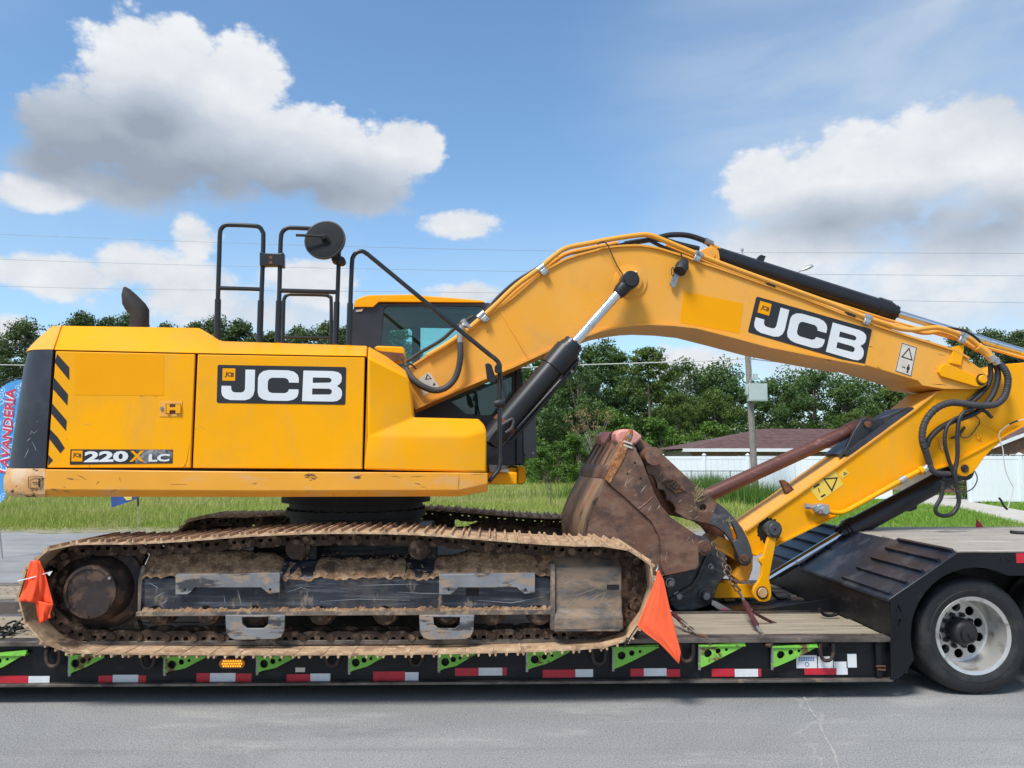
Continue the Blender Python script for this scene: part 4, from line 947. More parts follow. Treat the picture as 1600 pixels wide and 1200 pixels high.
def wheel(x, y, flip=False):
    mw = Matrix.Translation((x, y, WC.z)) @ (Matrix.Rotation(math.pi, 4, 'Z') if flip else Matrix())
    w = bpy.data.objects.new('wheel', None); COL.objects.link(w); w.parent = T; w.matrix_local = Matrix.Translation(-org(T)) @ mw; ORG[w.name] = mw.translation.copy()
    for nm, me in WM:
        o = bpy.data.objects.new(nm, me); COL.objects.link(o); o.parent = w
    for i in range(10):
        a = 2 * math.pi * i / 10; o = bpy.data.objects.new('wheel_nut', NUT); COL.objects.link(o); o.parent = w; o.location = (.118 * math.cos(a), .211, .118 * math.sin(a))
for x in (WC.x, WX2):
    wheel(x, YN + .07); wheel(x, YN + .72, True); wheel(x, YF - .07, True)
    tp('axle', MB().cyl((x, YN + .4, WC.z), (x, YF - .4, WC.z), .07), 'dark_under')
# ---- swing out outrigger brackets
def bracket(x_px, y_px, tip_px, tip_y, bot_y):
    Yb = YN + .012; Q = lambda a, b: oy(a, b, Yb)
    w = tip_px - x_px
    outer = [Q(x_px, y_px), Q(tip_px, tip_y), Q(tip_px, tip_y + 5), Q(x_px + w * .5, y_px + 19.5), Q(x_px + w * .16, bot_y - 4), Q(x_px + 1, bot_y), Q(x_px - 1, bot_y - 7), Q(x_px + 3, y_px + 26)]
    holes = [circ(Q(x_px + w * cx, y_px + cy), r / 215, XV, ZV, 14) for cx, cy, r in ((.2, 13.5, 6.2), (.42, 9.5, 4.2), (.6, 7.2, 2.4))]
    b = tp('outrigger_bracket', MB().plate(outer, holes, (0, .018, 0)), 'green')
    tp('bracket_lip', MB().box(Q(x_px - 1, y_px + 1.5) - YV * .014, Q(tip_px, y_px - 1) + YV * .05), 'green', parent=b)
    tp('hinge_pin', MB().cyl(Q(x_px + 1.5, bot_y + 3) + YV * .01, Q(x_px + 1.5, y_px - 1) + YV * .01, .011, n=10), 'steel', parent=b)
for a in ((-33, 1023, 41, 1016, 1053), (106, 1023, 162, 1023, 1054), (255, 1025, 322, 1022, 1053), (400, 1024, 462, 1022, 1052), (544, 1022, 603, 1020, 1051), (684, 1021, 742, 1018, 1049), (822, 1017, 890, 1014, 1047), (957, 1011, 1029, 1007, 1046), (1092, 1008, 1164, 1004, 1044), (1206, 1010, 1277, 1006, 1044)): bracket(*a)
# ---- tie down rings
for cx, cy in ((83, 1018), (231, 1020), (519, 1017), (650, 1016), (936, 1014), (1073, 1010), (1292, 1009)):
    Q = lambda a, b: oy(a, b, YN - .004)
    tp('tie_down_ring', MB().tube(smooth_path([Q(cx - 10, cy - 3), Q(cx - 10, cy + 12), Q(cx - 5, cy + 22), Q(cx + 5, cy + 22), Q(cx + 10, cy + 12), Q(cx + 10, cy - 3)], 5), .013, 8), 'drive')
    tp('ring_lug', MB().box(oy(cx - 12, cy + 2, YN + .02), oy(cx + 12, cy - 6, YN + .05)), 'trailer')
# ---- reflective tape
TAPE = [((0, 44, 77), 'rw', 1056, 1069), ((154, 176, 216, 228), 'rwr', 1055, 1067), ((307, 328, 368, 393), 'rwr', 1052, 1066), ((448, 485, 516), 'rw', 1053, 1066), ((583, 633, 654), 'rw', 1050, 1064),
        ((711, 748, 785, 792), 'rwr', 1044, 1056), ((848, 899, 927), 'rw', 1046, 1058), ((985, 1006, 1042, 1063), 'rwr', 1045, 1057), ((1112, 1148, 1185, 1190), 'rwr', 1045, 1057), ((1257, 1307, 1325), 'rw', 1045, 1055)]
for xs, c, y0, y1 in TAPE:
    tape = None
    for a, b, q in zip(xs[:-1], xs[1:], c):
        p0 = oy(a, y0, YN + .046); p1 = oy(b, y1, YN + .046); dz = random.uniform(-.004, .004)
        o = tp('reflector_tape' if tape is None else 'tape_segment', MB().box((p0.x, YN + .047, p1.z + dz), (p1.x - .001, YN + .0495, p0.z + dz)), 'refl_red' if q == 'r' else 'refl_white', parent=tape or T)
        tape = tape or o
for a, b, y0, y1, m_ in ((1244, 1277, 1024, 1044, 'sticker'), (1278, 1302, 1026, 1044, 'sticker'), (1303, 1323, 1034, 1044, 'sticker'), (1324, 1339, 1022, 1043, 'sticker')):
    p0 = oy(a, y0, YN + .046); p1 = oy(b, y1, YN + .046); s = tp('sticker', MB().box((p0.x, YN + .047, p1.z), (p1.x, YN + .0495, p0.z)), m_)
    if a == 1244:
        Q = lambda x, y: oy(x, y, YN + .0455)
        for k_ in range(2):
            for i in range(7): tp('blue_print', MB().prism([Q(1248 + i * 3.6, 1027 + k_ * 3.4), Q(1250.6 + i * 3.6, 1026.6 + k_ * 3.4), Q(1250.6 + i * 3.6, 1029 + k_ * 3.4), Q(1248 + i * 3.6, 1029.4 + k_ * 3.4)], (0, .001, 0)), 'ink_blue', parent=s)
        c = Q(1261, 1038); tp('emblem', MB().plate(circ(c, .016, XV, ZV, 14), [circ(c, .011, XV, ZV, 14)], (0, .001, 0)), 'ink_blue', parent=s)
p = oy(481, 1049, YN + .046); tp('sticker', MB().box((oy(459, 1045, YN).x, YN + .047, oy(466, 1053, YN).z), (oy(474, 1045, YN).x, YN + .0495, oy(466, 1046, YN).z)), 'sticker_pale')
# amber marker lamp, lit
c0, c1 = oy(349, 1037, YN + .03), oy(376, 1037, YN + .03)
lens = [c0 + Vector((.03 * math.cos(a), 0, .03 * math.sin(a))) for a in [R(90 + i * 18) for i in range(11)]] + [c1 + Vector((.03 * math.cos(a), 0, .03 * math.sin(a))) for a in [R(-90 + i * 18) for i in range(11)]]
lamp = tp('marker_lamp', MB().prism(lens, (0, .02, 0)), 'amber_lens')
for r_ in range(3):
    for i in range(8 if r_ != 1 else 9):
        c = Vector((c0.x - .006 + (c1.x - c0.x + .012) * (i + (.5 if r_ != 1 else 0)) / 8, YN + .029, c0.z + (r_ - 1) * .017)); tp('led', MB().rings([(c, .0065), (c - YV * .004, .004)], 8), 'amber', parent=lamp)
# right end bits of the side beam
Q = lambda a, b: oy(a, b, YN + .02)
tp('beam_stiffener', MB().box((oy(1372, 1045, YN).x, YN + .02, BZ + .02), (oy(1380, 1045, YN).x, YN + .048, DZ - .04)), 'trailer')
tp('latch', MB().tube([Q(1369, 1041), Q(1383, 1041), Q(1383, 1047), Q(1371, 1046)], .006, 6), 'rust')
# bent hooks at the foot of the riser
for px, py in ((1285, 957), (1210, 930)):
    Yh = 6.25 if px > 1250 else 7.1; Q = lambda a, b: oy(a, b, Yh)
    tp('tie_hook', MB().tube(smooth_path([Q(px - 5, py - 6), Q(px + 2, py + 3), Q(px + 12, py + 5), Q(px + 22, py + 3), Q(px + 23, py)], 4), .013, 7), 'trailer')
# small red flag and a hook on the far side of the rear deck
p = oy(1527, 826, YR - .1)
f = obj('red_flag', MB().prism([oy(1525, 828, YR - .1), oy(1526, 811, YR - .1), oy(1530, 815, YR - .1), oy(1541, 828, YR - .1)], (0, .008, 0)), 'red_flag', at=(p.x, p.y, DK)); tag(f, 'tiny red flag standing at the far edge of the rear wooden deck', 'flag')
q = lambda a, b: oz(a, b, DK + .015)
b = obj('pry_bar', MB().tube([q(1579, 831), q(1590, 832), q(1640, 834)], .014, 8), 'black_rail', at=q(1579, 831)); tag(b, 'short black bar lying on the rear wooden deck at the right edge', 'bar')
# sand and gravel spilled on the deck at the left
def spill():
    n = 900; X = rng.uniform(-6.2, -3.3, n); Yy = np.concatenate([rng.uniform(7.3, 8.05, n // 2), rng.uniform(5.72, 6.4, n - n // 2)]); s = rng.uniform(.004, .018, n)
    V = np.zeros((n, 4, 3)); a = rng.uniform(0, 6.28, n)
    mb = MB()
    for i in range(420):
        c = Vector((X[i * 2 % n], Yy[i * 2 % n], DZ + .002)); r = s[i]
        mb.add([c + Vector((r, 0, 0)), c + Vector((-r * .5, r * .8, 0)), c + Vector((-r * .6, -r * .7, 0)), c + Vector((0, 0, r * .7))], [(0, 1, 3), (1, 2, 3), (2, 0, 3)])
    tag(obj('spilled_soil', mb, 'mud', smooth=None), kind='stuff')
spill()
# ================================================================== excavator: undercarriage
ex = thing('excavator', 'yellow and black tracked excavator chained down on the trailer', 'excavator', (SLEW.x, SLEW.y, DZ))
def part(name, mb, mat, parent=None, **k): return obj(name, mb, mat, parent or ex, **k)
YT = 5.36; SHOE = .60; GAUGE = 2.39
TRK = [(66, 861), (90, 853.5), (115, 849), (160, 848), (207, 848), (300, 843), (388, 836), (509, 831.5), (638, 833), (726, 839), (800, 845), (892, 851), (958, 852), (990, 861), (1011, 873), (1022, 889), (1025, 908), (1022, 932), (1013, 960), (1000, 984), (983, 1001), (955, 1011),
       (900, 1016), (793, 1020), (600, 1023.5), (400, 1024), (250, 1023.5), (98, 1020), (70, 1008), (46, 986), (31, 960), (26.5, 935), (30, 910), (43, 884)]
pts = [oy(a, b, YT) for a, b in TRK]
loop = smooth_path(pts + [pts[0]], 5)[:-1]
cum = [0.]
for i in range(len(loop)): cum.append(cum[-1] + (loop[(i + 1) % len(loop)] - loop[i]).length)
NS = round(cum[-1] / .1905); PITCH = cum[-1] / NS
def at_len(s):
    s %= cum[-1]
    for i in range(len(loop)):
        if cum[i + 1] >= s:
            return loop[i].lerp(loop[(i + 1) % len(loop)], (s - cum[i]) / max(cum[i + 1] - cum[i], 1e-9))
def shoe_mesh():
    h = PITCH / 2; mb = MB()
    prof = [(-h - .006, -.004), (-h + .008, 0), (h - .02, 0), (h + .004, .006), (h + .010, -.002), (h - .004, -.012), (-h + .004, -.012), (-h - .006, -.016)]
    mb.prism([Vector((x, 0, z)) for x, z in prof], (0, SHOE, 0))
    for x in (-h + .014, -.004, h - .024):
        mb.prism([Vector((x - .010, .002, -.001)), Vector((x + .012, .002, -.001)), Vector((x + .006, .002, .021)), Vector((x - .004, .002, .021))], (0, SHOE - .004, 0))
    return mesh_of('track_shoe', mb, M['shoe'], smooth=None)
def link_mesh():
    h = PITCH / 2; mb = MB()
    def side(y):
        out = [(-h - .030, -.066), (-h - .022, -.090), (-h + .0, -.103), (-h + .022, -.098), (-h + .05, -.112), (h - .04, -.112), (h - .01, -.108), (h + .012, -.088), (h + .014, -.064), (h - .002, -.045), (h - .03, -.034), (h - .03, -.014), (-h + .03, -.014), (-h + .03, -.034), (-h - .014, -.046)]
        holes = [circ(Vector((x, y, -.058)), .017, XV, ZV, 8) for x in (-.036, .030)]
        mb.plate([Vector((x, y, z)) for x, z in out], holes, (0, .035, 0))
    side(.205); side(.36)
    mb.cyl((-h, .19, -.070), (-h, .41, -.070), .026, n=10); mb.cyl((h, .225, -.070), (h, .375, -.070), .032, n=10)
    for x in (-.036, .030):
        for y in (.222, .378): mb.cyl((x, y, -.028), (x, y, -.05), .011, n=6)
    return mesh_of('track_link', mb, M['link'], smooth=30)
SM, LM = shoe_mesh(), link_mesh()
near = []
cen = Vector((sum(p.x for p in loop) / len(loop), YT, sum(p.z for p in loop) / len(loop)))
for i in range(NS):
    a = at_len(i * PITCH + .03); b = at_len((i + 1) * PITCH + .03); c = (a + b) / 2
    tx = (b - a).normalized(); nz = Vector((-tx.z, 0, tx.x))
    if nz.dot(c - cen) < 0: tx = -tx; nz = -nz
    m4 = Matrix((tx, YV, nz)).transposed()
    if m4.determinant() < 0: tx = -tx; m4 = Matrix((tx, YV, nz)).transposed()
    m4 = m4.to_4x4(); m4.translation = c
    near.append(inst('track_shoe', SM, m4, ex)); near.append(inst('track_link', LM, m4, ex))
def npart(name, mb, mat, parent=None, **k):
    o = part(name, mb, mat, parent, **k)
    if not parent: near.append(o)
    return o
# frame, seen from outside
Yf = 5.50
Q = lambda a, b, y=Yf: oy(a, b, y)
zf = lambda b, y=Yf: oy(500, b, y).z
fr = npart('track_frame', MB().loft([[Vector((x, Yf, zf(955))), Vector((x, Yf, zf(903))), Vector((x, Yf + .14, zf(874) - .02)), Vector((x, Yf + .40, zf(874) - .02)), Vector((x, Yf + .46, zf(903))), Vector((x, Yf + .46, zf(955)))] for x in (Q(219, 925).x, Q(868, 925).x)]), 'frame', bevel=.008)
npart('frame_end_plate', MB().prism([Q(215, 962), Q(216, 905), Q(222, 884), Q(226, 884), Q(226, 962)], (0, .44, 0)), 'flange_mud', parent=fr)
npart('frame_flange', MB().box((Q(217, 925).x, Yf - .035, zf(960.5)), (Q(866, 925).x, Yf + .45, zf(953.5))), 'flange_mud', parent=fr, bevel=.004)
h0, h1 = Q(728, 919), Q(748, 931)
npart('access_slot', MB().box((h0.x, Yf - .003, h1.z), (h1.x, Yf + .002, h0.z)), 'seam', parent=fr)  # flat dark patch painted in for the shade of an open slot
for a0, a1, tabs in ((274, 437, ((274, 300, 930), (405, 437, 930))), (686, 836, ((686, 709, 926), (810, 836, 926)))):
    top, bot = 898, 919
    y = Yf - .045; q = lambda a, b: oy(a, b, y)
    o = npart('step_guard', MB().prism([q(a0, top), q(a1, top - 3), q(a1, bot + 7), q(a1 - 16, bot + 9), q(a1 - 22, bot + 5), q(a1 - 29, bot - 1), q(a0 + 30, bot - 1), q(a0 + 24, bot + 6), q(a0 + 18, bot + 10), q(a0, bot + 10)], (0, .02, 0)), 'guard', bevel=.003)
    npart('guard_top', MB().box((q(a0, 925).x, y + .021, q(a0, top + 4).z), (q(a1, 925).x, Yf + .05, q(a0, top - 1.5).z)), 'guard', parent=o)
    for a in (a0 + 15, a1 - 15): npart('hole', MB().cyl(q(a, bot + 2) - YV * .002, q(a, bot + 2) + YV * .002, .009, n=10), 'seam', parent=o)  # flat dark discs painted in for the shade of drilled holes
# tensioner / idler block at the right
M['block'] = pm('dusty_idler_block', (.075, .068, .064), .65, .05, var=.3, layers=[((.27, .19, .13), .49, 4.2, .14, (1, 1, 2.2), .85), ((.12, .12, .13), .60, 14, .05, (.6, 1, 2), .5), ((.40, .34, .28), .70, 24, .02, (.7, 1, 1.6), .7)], bump=.15, bs=40)
ib = npart('idler_block', MB().loft([[Vector((x, 5.475, zf(955, 5.475))), Vector((x, 5.475, zf(889, 5.475))), Vector((x, 5.60, zf(870, 5.5))), Vector((x, 5.95, zf(870, 5.5))), Vector((x, 5.95, zf(985, 5.5))), Vector((x, 5.43, zf(987, 5.43))), Vector((x, 5.435, zf(966, 5.435)))] for x in (Q(866, 925, 5.475).x, Q(972, 925, 5.475).x)]), 'block', bevel=.012)
npart('block_rib', MB().box((Q(864, 925).x - .02, 5.452, zf(986, 5.45)), (Q(869, 925).x - .012, 5.60, zf(882, 5.45))), 'flange_mud', parent=ib)
h0, h1 = Q(948, 913.5, 5.475), Q(967, 921, 5.475)
npart('slot', MB().box((h0.x, 5.472, h1.z), (h1.x, 5.477, h0.z)), 'seam', parent=ib)  # thin dark patch, the slot's shade given as colour
npart('wear_edge', MB().box((Q(866, 925, 5.43).x, 5.425, zf(988, 5.43)), (Q(968, 925, 5.43).x, 5.60, zf(985, 5.43))), 'flange_mud', parent=ib)
# idler wheel and sprocket
cI = Vector((oy(950, 930, 5.58).x, 0, oy(950, 932, 5.58).z)); cS = Vector((oy(150, 930, 5.58).x, 0, oy(150, 928, 5.58).z))
npart('idler', MB().rings([(cI + YV * 5.575, .20), (cI + YV * 5.575, .30), (cI + YV * 5.59, .345), (cI + YV * 5.60, .30), (cI + YV * 5.62, .275), (cI + YV * 5.70, .275), (cI + YV * 5.72, .33), (cI + YV * 5.74, .30), (cI + YV * 5.745, .2)], 36), 'link')
teeth = []
for i in range(21):
    for k_, r in enumerate((.335, .395, .395, .335)): a = 2 * math.pi * (i + (.0, .3, .55, .85)[k_]) / 21; teeth.append(cS + Vector((r * math.cos(a), 5.64, r * math.sin(a))))
npart('sprocket', MB().prism(teeth, (0, .06, 0)), 'link')
pS = oy(140, 925, YT + .06); pS2 = oy(160, 925, 5.55)
dr = npart('final_drive', MB().rings([(Vector((pS.x, 5.66, pS.z)), .29), (Vector((pS.x, 5.62, pS.z)), .285), (Vector((pS.x, 5.59, pS.z)), .225), (Vector((pS.x, 5.50, pS.z)), .205), (Vector((pS.x, 5.47, pS.z)), .178), (Vector((pS.x, 5.425, pS.z)), .172)], 40), 'drive')
npart('cover_rim', MB().rings([(Vector((pS.x, 5.452, pS.z)), .180), (Vector((pS.x, 5.418, pS.z)), .177), (Vector((pS.x, 5.416, pS.z)), .156), (Vector((pS.x, 5.428, pS.z)), .154)], 40, cap=False), 'drive', parent=dr)
for a in (35, 92, 150, 215, 268, 325):
    c = Vector((pS.x + .164 * math.cos(R(a)), 5.417, pS.z + .164 * math.sin(R(a)))); npart('bolt', MB().rings([(c, .011), (c - YV * .01, .011)], 6), 'steel' if a == 35 else 'drive', parent=dr)
# lower rollers, their guards, carrier rollers
for cx in (246, 324, 400, 501, 601, 699, 769, 843):
    p = oy(cx, 958, 5.53)
    npart('track_roller', MB().rings([(Vector((p.x, 5.50, p.z)), .058), (Vector((p.x, 5.53, p.z)), .064), (Vector((p.x, 5.535, p.z)), .083), (Vector((p.x, 5.60, p.z)), .083), (Vector((p.x, 5.61, p.z)), .10), (Vector((p.x, 5.70, p.z)), .10), (Vector((p.x, 5.71, p.z)), .083), (Vector((p.x, 5.79, p.z)), .07)], 18), 'link')
for x0, x1 in ((352, 445), (655, 741)):
    q = lambda a, b: oy(a, b, 5.455); xm = (x0 + x1) / 2
    outer = [q(x0, 961), q(x0 + 1, 988), q(x0 + 7, 997), q(x0 + 16, 1000), q(x1 - 16, 999), q(x1 - 6, 996), q(x1 - 1, 986), q(x1, 961)]
    hole = [q(xm - 21, 964), q(xm - 20, 976), q(xm - 13, 982), q(xm + 13, 982), q(xm + 20, 976), q(xm + 21, 964)]
    npart('roller_guard', MB().plate(outer, [hole], (0, .022, 0)), 'guard', bevel=.004)
for cx in (462, 654):
    p = oy(cx, 858, 5.55)
    npart('carrier_roller', MB().rings([(Vector((p.x, 5.54, p.z)), .045), (Vector((p.x, 5.545, p.z)), .070), (Vector((p.x, 5.60, p.z)), .070), (Vector((p.x, 5.62, p.z)), .085), (Vector((p.x, 5.74, p.z)), .07)], 20), 'link')
    npart('carrier_bracket', MB().box((p.x - .06, 5.66, p.z - .15), (p.x + .12, 5.78, p.z + .02)), 'dark_under')
# packed mud on the sloped frame top
def mud():
    n = 130; rows = 9; secs = []
    for i in range(n + 1):
        f = i / n; px = 222 + (872 - 222) * f; x = oy(px, 900, Yf).x
        hump = .05 * math.exp(-((px - 800) / 70) ** 2) + .045 * math.exp(-((px - 300) / 80) ** 2) + .02 * math.sin(i * .7) * .4
        if abs(px - 462) < 26 or abs(px - 654) < 26: hump -= .03
        row = []
        for k_ in range(rows + 1):
            t_ = k_ / rows; y = Yf - .012 + .36 * t_
            z = zf(905) + .012 + min(t_ / .38, 1) * (zf(873) - zf(903)) + .018 * math.sin(math.pi * min(t_ * 1.6, 1)) + hump * math.sin(math.pi * min(t_ * .75 + .12, 1)) + random.uniform(-.008, .008)
            mid = max(0, min((px - 400) / 50, 1)) * max(0, min((735 - px) / 60, 1)); z -= .034 * mid * min(t_ / .3, 1)
            if k_ == 0: y -= random.uniform(0, .012); z += random.uniform(-.012, .004)
            row.append(Vector((x, y, z)))
        secs.append(row)
    o = npart('packed_mud', MB().loft(secs, False, False), 'mud', smooth=60); tag(o, kind='stuff')
    mb = MB()
    for i in range(500):
        px = random.uniform(222, 970); y = Yf + random.uniform(-.02, .2); x = oy(px, 900, Yf).x; z = zf(903) + max(0, min((y - Yf) / .16, 1)) * (zf(876) - zf(903)) + random.uniform(0, .03); r = random.uniform(.004, .014)
        if px > 872: z = zf(874) + random.uniform(-.02, .005); y = 5.62 + random.uniform(0, .1)
        c = Vector((x, y, z)); mb.add([c + Vector((r, 0, 0)), c + Vector((-r * .5, r * .8, 0)), c + Vector((-r * .6, -r * .7, 0)), c + Vector((0, 0, r * .9))], [(0, 1, 3), (1, 2, 3), (2, 0, 3), (2, 1, 0)])
    o = npart('mud_clods', mb, 'mud', smooth=None); tag(o, kind='stuff')
    # dusty ledge on the lower flange and the roller guards
    mb = MB(); z0 = zf(953.5)
    secs = []
    for i in range(200):
        x = Q(226, 925).x + (Q(862, 925).x - Q(226, 925).x) * i / 199; hh = .004 + .016 * random.random() ** 2
        secs.append([Vector((x, Yf - .034, z0 + .001)), Vector((x, Yf - .018, z0 + hh)), Vector((x, Yf + .001, z0 + hh * 1.3 + .004))])
    o = npart('dust_ledge', mb.loft(secs, False, False), 'mud', smooth=None); tag(o, kind='stuff')
mud()
# the far track: copies of every piece, mirrored frame not needed from here
for o in list(near):
    c = o.copy(); COL.objects.link(c); c.parent = ex; c.location = o.location + Vector((0, GAUGE, 0)); ORG[c.name] = org(o) + Vector((0, GAUGE, 0))
    for ch in o.children:
        d = ch.copy(); COL.objects.link(d); d.parent = c; d.location = ch.location
# car body and slew ring between the tracks
zt = oy(590, 776, 6.0).z; yb = SLEW.y
cx = SLEW.x
part('car_body', MB().box((cx - .62, 5.97, .72), (cx + .62, 7.74, 1.10)).prism([Vector((cx - 1.25, 5.97, .70)), Vector((cx - .6, 5.97, .70)), Vector((cx - .6, 5.97, .98)), Vector((cx - 1.25, 5.97, .90))], (0, 1.77, 0)).prism([Vector((cx + .6, 5.97, .70)), Vector((cx + 1.25, 5.97, .70)), Vector((cx + 1.25, 5.97, .90)), Vector((cx + .6, 5.97, .98))], (0, 1.77, 0)), 'frame')
B = lambda z: Vector((cx, yb, z))
sr = part('slew_ring', MB().rings([(B(1.08), .56), (B(1.20), .565), (B(1.205), .60), (B(1.262), .60), (B(1.268), .575), (B(1.32), .575), (B(1.325), .64), (B(zt + .02), .64)], 56), 'dark_under')
for i in range(36):
    a = 2 * math.pi * i / 36; c = B(1.262) + Vector((.587 * math.cos(a), .587 * math.sin(a), 0)); part('ring_bolt', MB().rings([(c, .012), (c + ZV * .016, .012)], 6), 'dark_under', parent=sr)
# ================================================================== excavator: upper works
D0 = -1.27
def upart(name, pts, d, th, mat, parent=None, **k):
    return part(name, MB().prism([U(x, y, d) for x, y in pts], UN * th), mat, parent, **k)
# --- inner dark body behind the doors
upart('engine_bay', [(76, 547), (571, 557), (567, 735), (72, 735)], D0 + .035, 2.3, 'seam')
# --- frame beam with a chamfered lower edge
def beam():
    a = [(70.5, 733), (760, 738)]
    secs = []
    for px, yt, yl, yb in ((70.5, 733.5, 765, 776), (400, 737, 767, 776.5), (716, 738.5, 766, 775.5), (762, 739, 756, 768)):
        r = 0 if px < 750 else .06
        p0, p1, p2 = U(px, yt, D0 - .03 + r), U(px, yl, D0 - .03 + r), U(px, yb, D0 + .03 + r)
        back = lambda p: p + UN * (2.4 - 2 * r)
        secs.append([p0, p1, p2, p2 + UN * 2.3, p0 + UN * 2.4])
    return part('frame_beam', MB().loft(secs), 'yellow_beam', bevel=.006)
bm_ = beam()
# --- hood with chamfer
lo = [(84, 546.5), (305, 551.5), (345, 552.2), (572.5, 556.5)]; up = [(97, 509), (311, 512.5), (345, 533), (573.5, 540.5)]
secs = []
for l, u_ in zip(lo, up):
    a = U(*l, D0 - .004); b = U(*u_, D0 + .27); c = b + UN * 1.9; secs.append([a, a + UN * .03 - ZV * .002, a + UN * 2.5, c, b])
part('engine_hood', MB().loft(secs), 'yellow', bevel=.012)
# --- side doors with recessed gaps
def door(name, pts, label=None):
    o = upart(name, pts, D0, .03, 'yellow', bevel=.006)
    return o
d1 = door('side_door', [(87, 548.5), (304.5, 553.3), (297.6, 731), (73.5, 731)])
d2 = door('side_door', [(309, 553.6), (569.8, 558.3), (566, 733), (301, 731.3)])
# door handle in a shallow pocket
dp = lambda x, y: U(x, y, D0)
pk = upart('handle_plate', [(249.5, 627), (284.5, 627), (284, 651), (249, 651)], D0 - .004, .003, 'yellow_fade_skylit', d1, bevel=.001)
upart('handle_pocket', [(259, 631), (282.5, 631), (282.5, 646.5), (259, 646.5)], D0 - .0055, .002, 'rust', d1)
upart('door_handle', [(260, 632), (265, 632), (265, 636.5), (274, 636.5), (274, 632), (282, 632), (282, 646), (274, 646), (274, 641), (265, 641), (265, 646), (260, 646)], D0 - .016, .011, 'yellow', d1, bevel=.002)
c = dp(253, 638); part('door_lock', MB().rings([(c - UN * .004, .013), (c - UN * .014, .011)], 12), 'steel', d1)
# unfaded rectangle left by a removed sticker
upart('sticker_ghost', [(117, 551.5), (256, 554.2), (256, 618), (117, 617)], D0 - .0012, .001, 'yellow_fresh', d1)
# hazard stripes
for st in ([(89, 553), (108, 574), (108, 594), (85.5, 566.5)], [(83.5, 589), (106, 616), (105, 633.5), (82, 607)], [(81, 630), (104, 657), (103, 673.5), (80, 646)], [(78.5, 671), (90, 683), (101, 700), (94, 708), (77.5, 686.5)], [(75.5, 711), (82.5, 719), (75, 727)]):
    upart('hazard_stripe', st, D0 - .0022, .002, 'ink', d1)
# --- maker's decal, big letters
def glyph_J(o): return [(383, 577), (398, 577), (398, 611), (396, 619), (391, 624.5), (383, 627), (360, 627), (352, 624.5), (347.5, 620), (346, 614), (346, 604), (361, 604), (361.5, 610), (364, 613.5), (368, 614.5), (377, 614.5), (381, 613), (383, 609)]
GJ = glyph_J(0)
GC = [(420, 577), (450, 577), (459, 579), (465, 584), (467, 590), (467, 597), (452, 597), (450.5, 592.5), (446, 589.5), (425, 589.5), (420.5, 591.5), (418.5, 596), (418.5, 608), (420.5, 612.5), (425, 614.5), (446, 614.5), (450.5, 612), (452, 608), (467, 608), (467, 614), (465, 620.5), (459, 625), (450, 627), (420, 627), (411, 625), (405, 620.5), (403, 614), (403, 590), (405, 584), (411, 579)]
GB = [(474, 577), (520, 577), (528, 578.5), (533, 582), (534.5, 587), (534, 594), (531, 598.5), (527, 601.5), (532, 604.5), (535, 609), (535.5, 616), (533.5, 622), (528, 626), (520, 627), (473, 627)]
GBh = [[(489, 588), (514, 588), (518, 590), (518.5, 593), (516, 596), (489, 597)], [(488.5, 606), (515, 606), (519, 608), (519.5, 612), (517, 615.5), (488.5, 616)]]
def maker_decal(parent, q, plane_at, dz):
    """q maps the flat artwork (339..541 x 570..632) onto pixel corners TL TR BR BL"""
    mp = lambda x, y: plane_at(*bil(q, (x - 339) / 202, 1 - (y - 570) / 62), dz)
    n = None
    def pl(pts, dz, holes=()):
        f = lambda x, y: plane_at(*bil(q, (x - 339) / 202, 1 - (y - 570) / 62), dz)
        return MB().plate([f(*p) for p in pts], [[f(*p) for p in h] for h in holes], UN * .0012)
    bg = part('maker_decal', pl([(341, 570), (539, 570), (541, 572), (541, 630), (539, 632), (341, 632), (339, 630), (339, 572)], dz), 'logo_black', parent)
    return bg, pl
def decal_set(parent, q, d):
    pl_at = lambda x, y, z: U(x, y, z)
    bg, pl = maker_decal(parent, q, pl_at, d - .0024)
    for g, h in ((GJ, ()), (GC, ()), (GB, GBh)): part('letter', pl(g, d - .0042, h), 'logo_white', parent)
    sq = part('badge', pl([(347, 575.5), (367, 575.5), (367, 595.5), (347, 595.5)], d - .0042), 'sticker_yellow', parent)
    sq.data.materials[0] = M['yellow_fresh']
    f = lambda x, y: U(*bil(q, (x - 339) / 202, 1 - (y - 570) / 62), d - .0056)
    uv, fs = text_mesh('JCB', .03)
    part('badge_lettering', MB().add([f(350.5 + 13.5 * u + 1.5 * v, 590 - 9 * v + 1.5 * u) for u, v in uv], fs), 'ink', parent, smooth=None)
decal_set(d2, [(340, 570), (541, 573.5), (539.5, 632.5), (338.5, 629.5)], D0)
# --- model plate
mq = [(110, 702), (270, 702.5), (269.5, 724), (109, 726)]
mpl = upart('model_decal', mq, D0 - .0024, .0022, 'logo_black', d1)
upart('scuffed_decal', [(213, 702.5), (269.4, 702.8), (268.9, 723.7), (211, 724.4)], D0 - .0034, .001, 'decal_scuffed', d1)
upart('badge', [(112, 704), (129, 704), (128.5, 721), (111.5, 721)], D0 - .0044, .001, 'yellow_fresh', d1)
up2 = lambda x, y: U(x, y, D0 - .0056)
decal_text('badge_lettering', 'JCB', [(114, 707), (127.5, 709), (127, 717), (113.5, 715)], up2, M['ink'], d1, .03)
decal_text('model_number', '220', [(132.5, 705), (201, 704.5), (200, 721.5), (131, 722.5)], up2, M['logo_white'], d1, .045)
decal_text('model_letter', 'X', [(203, 704.5), (226, 704), (225, 721), (202, 721.5)], up2, M['yellow_fresh'], d1, .03)
decal_text('model_letters', 'LC', [(232.5, 709.5), (265.5, 709), (264.5, 721), (232, 721.5)], up2, M['logo_white'], d1, .045)
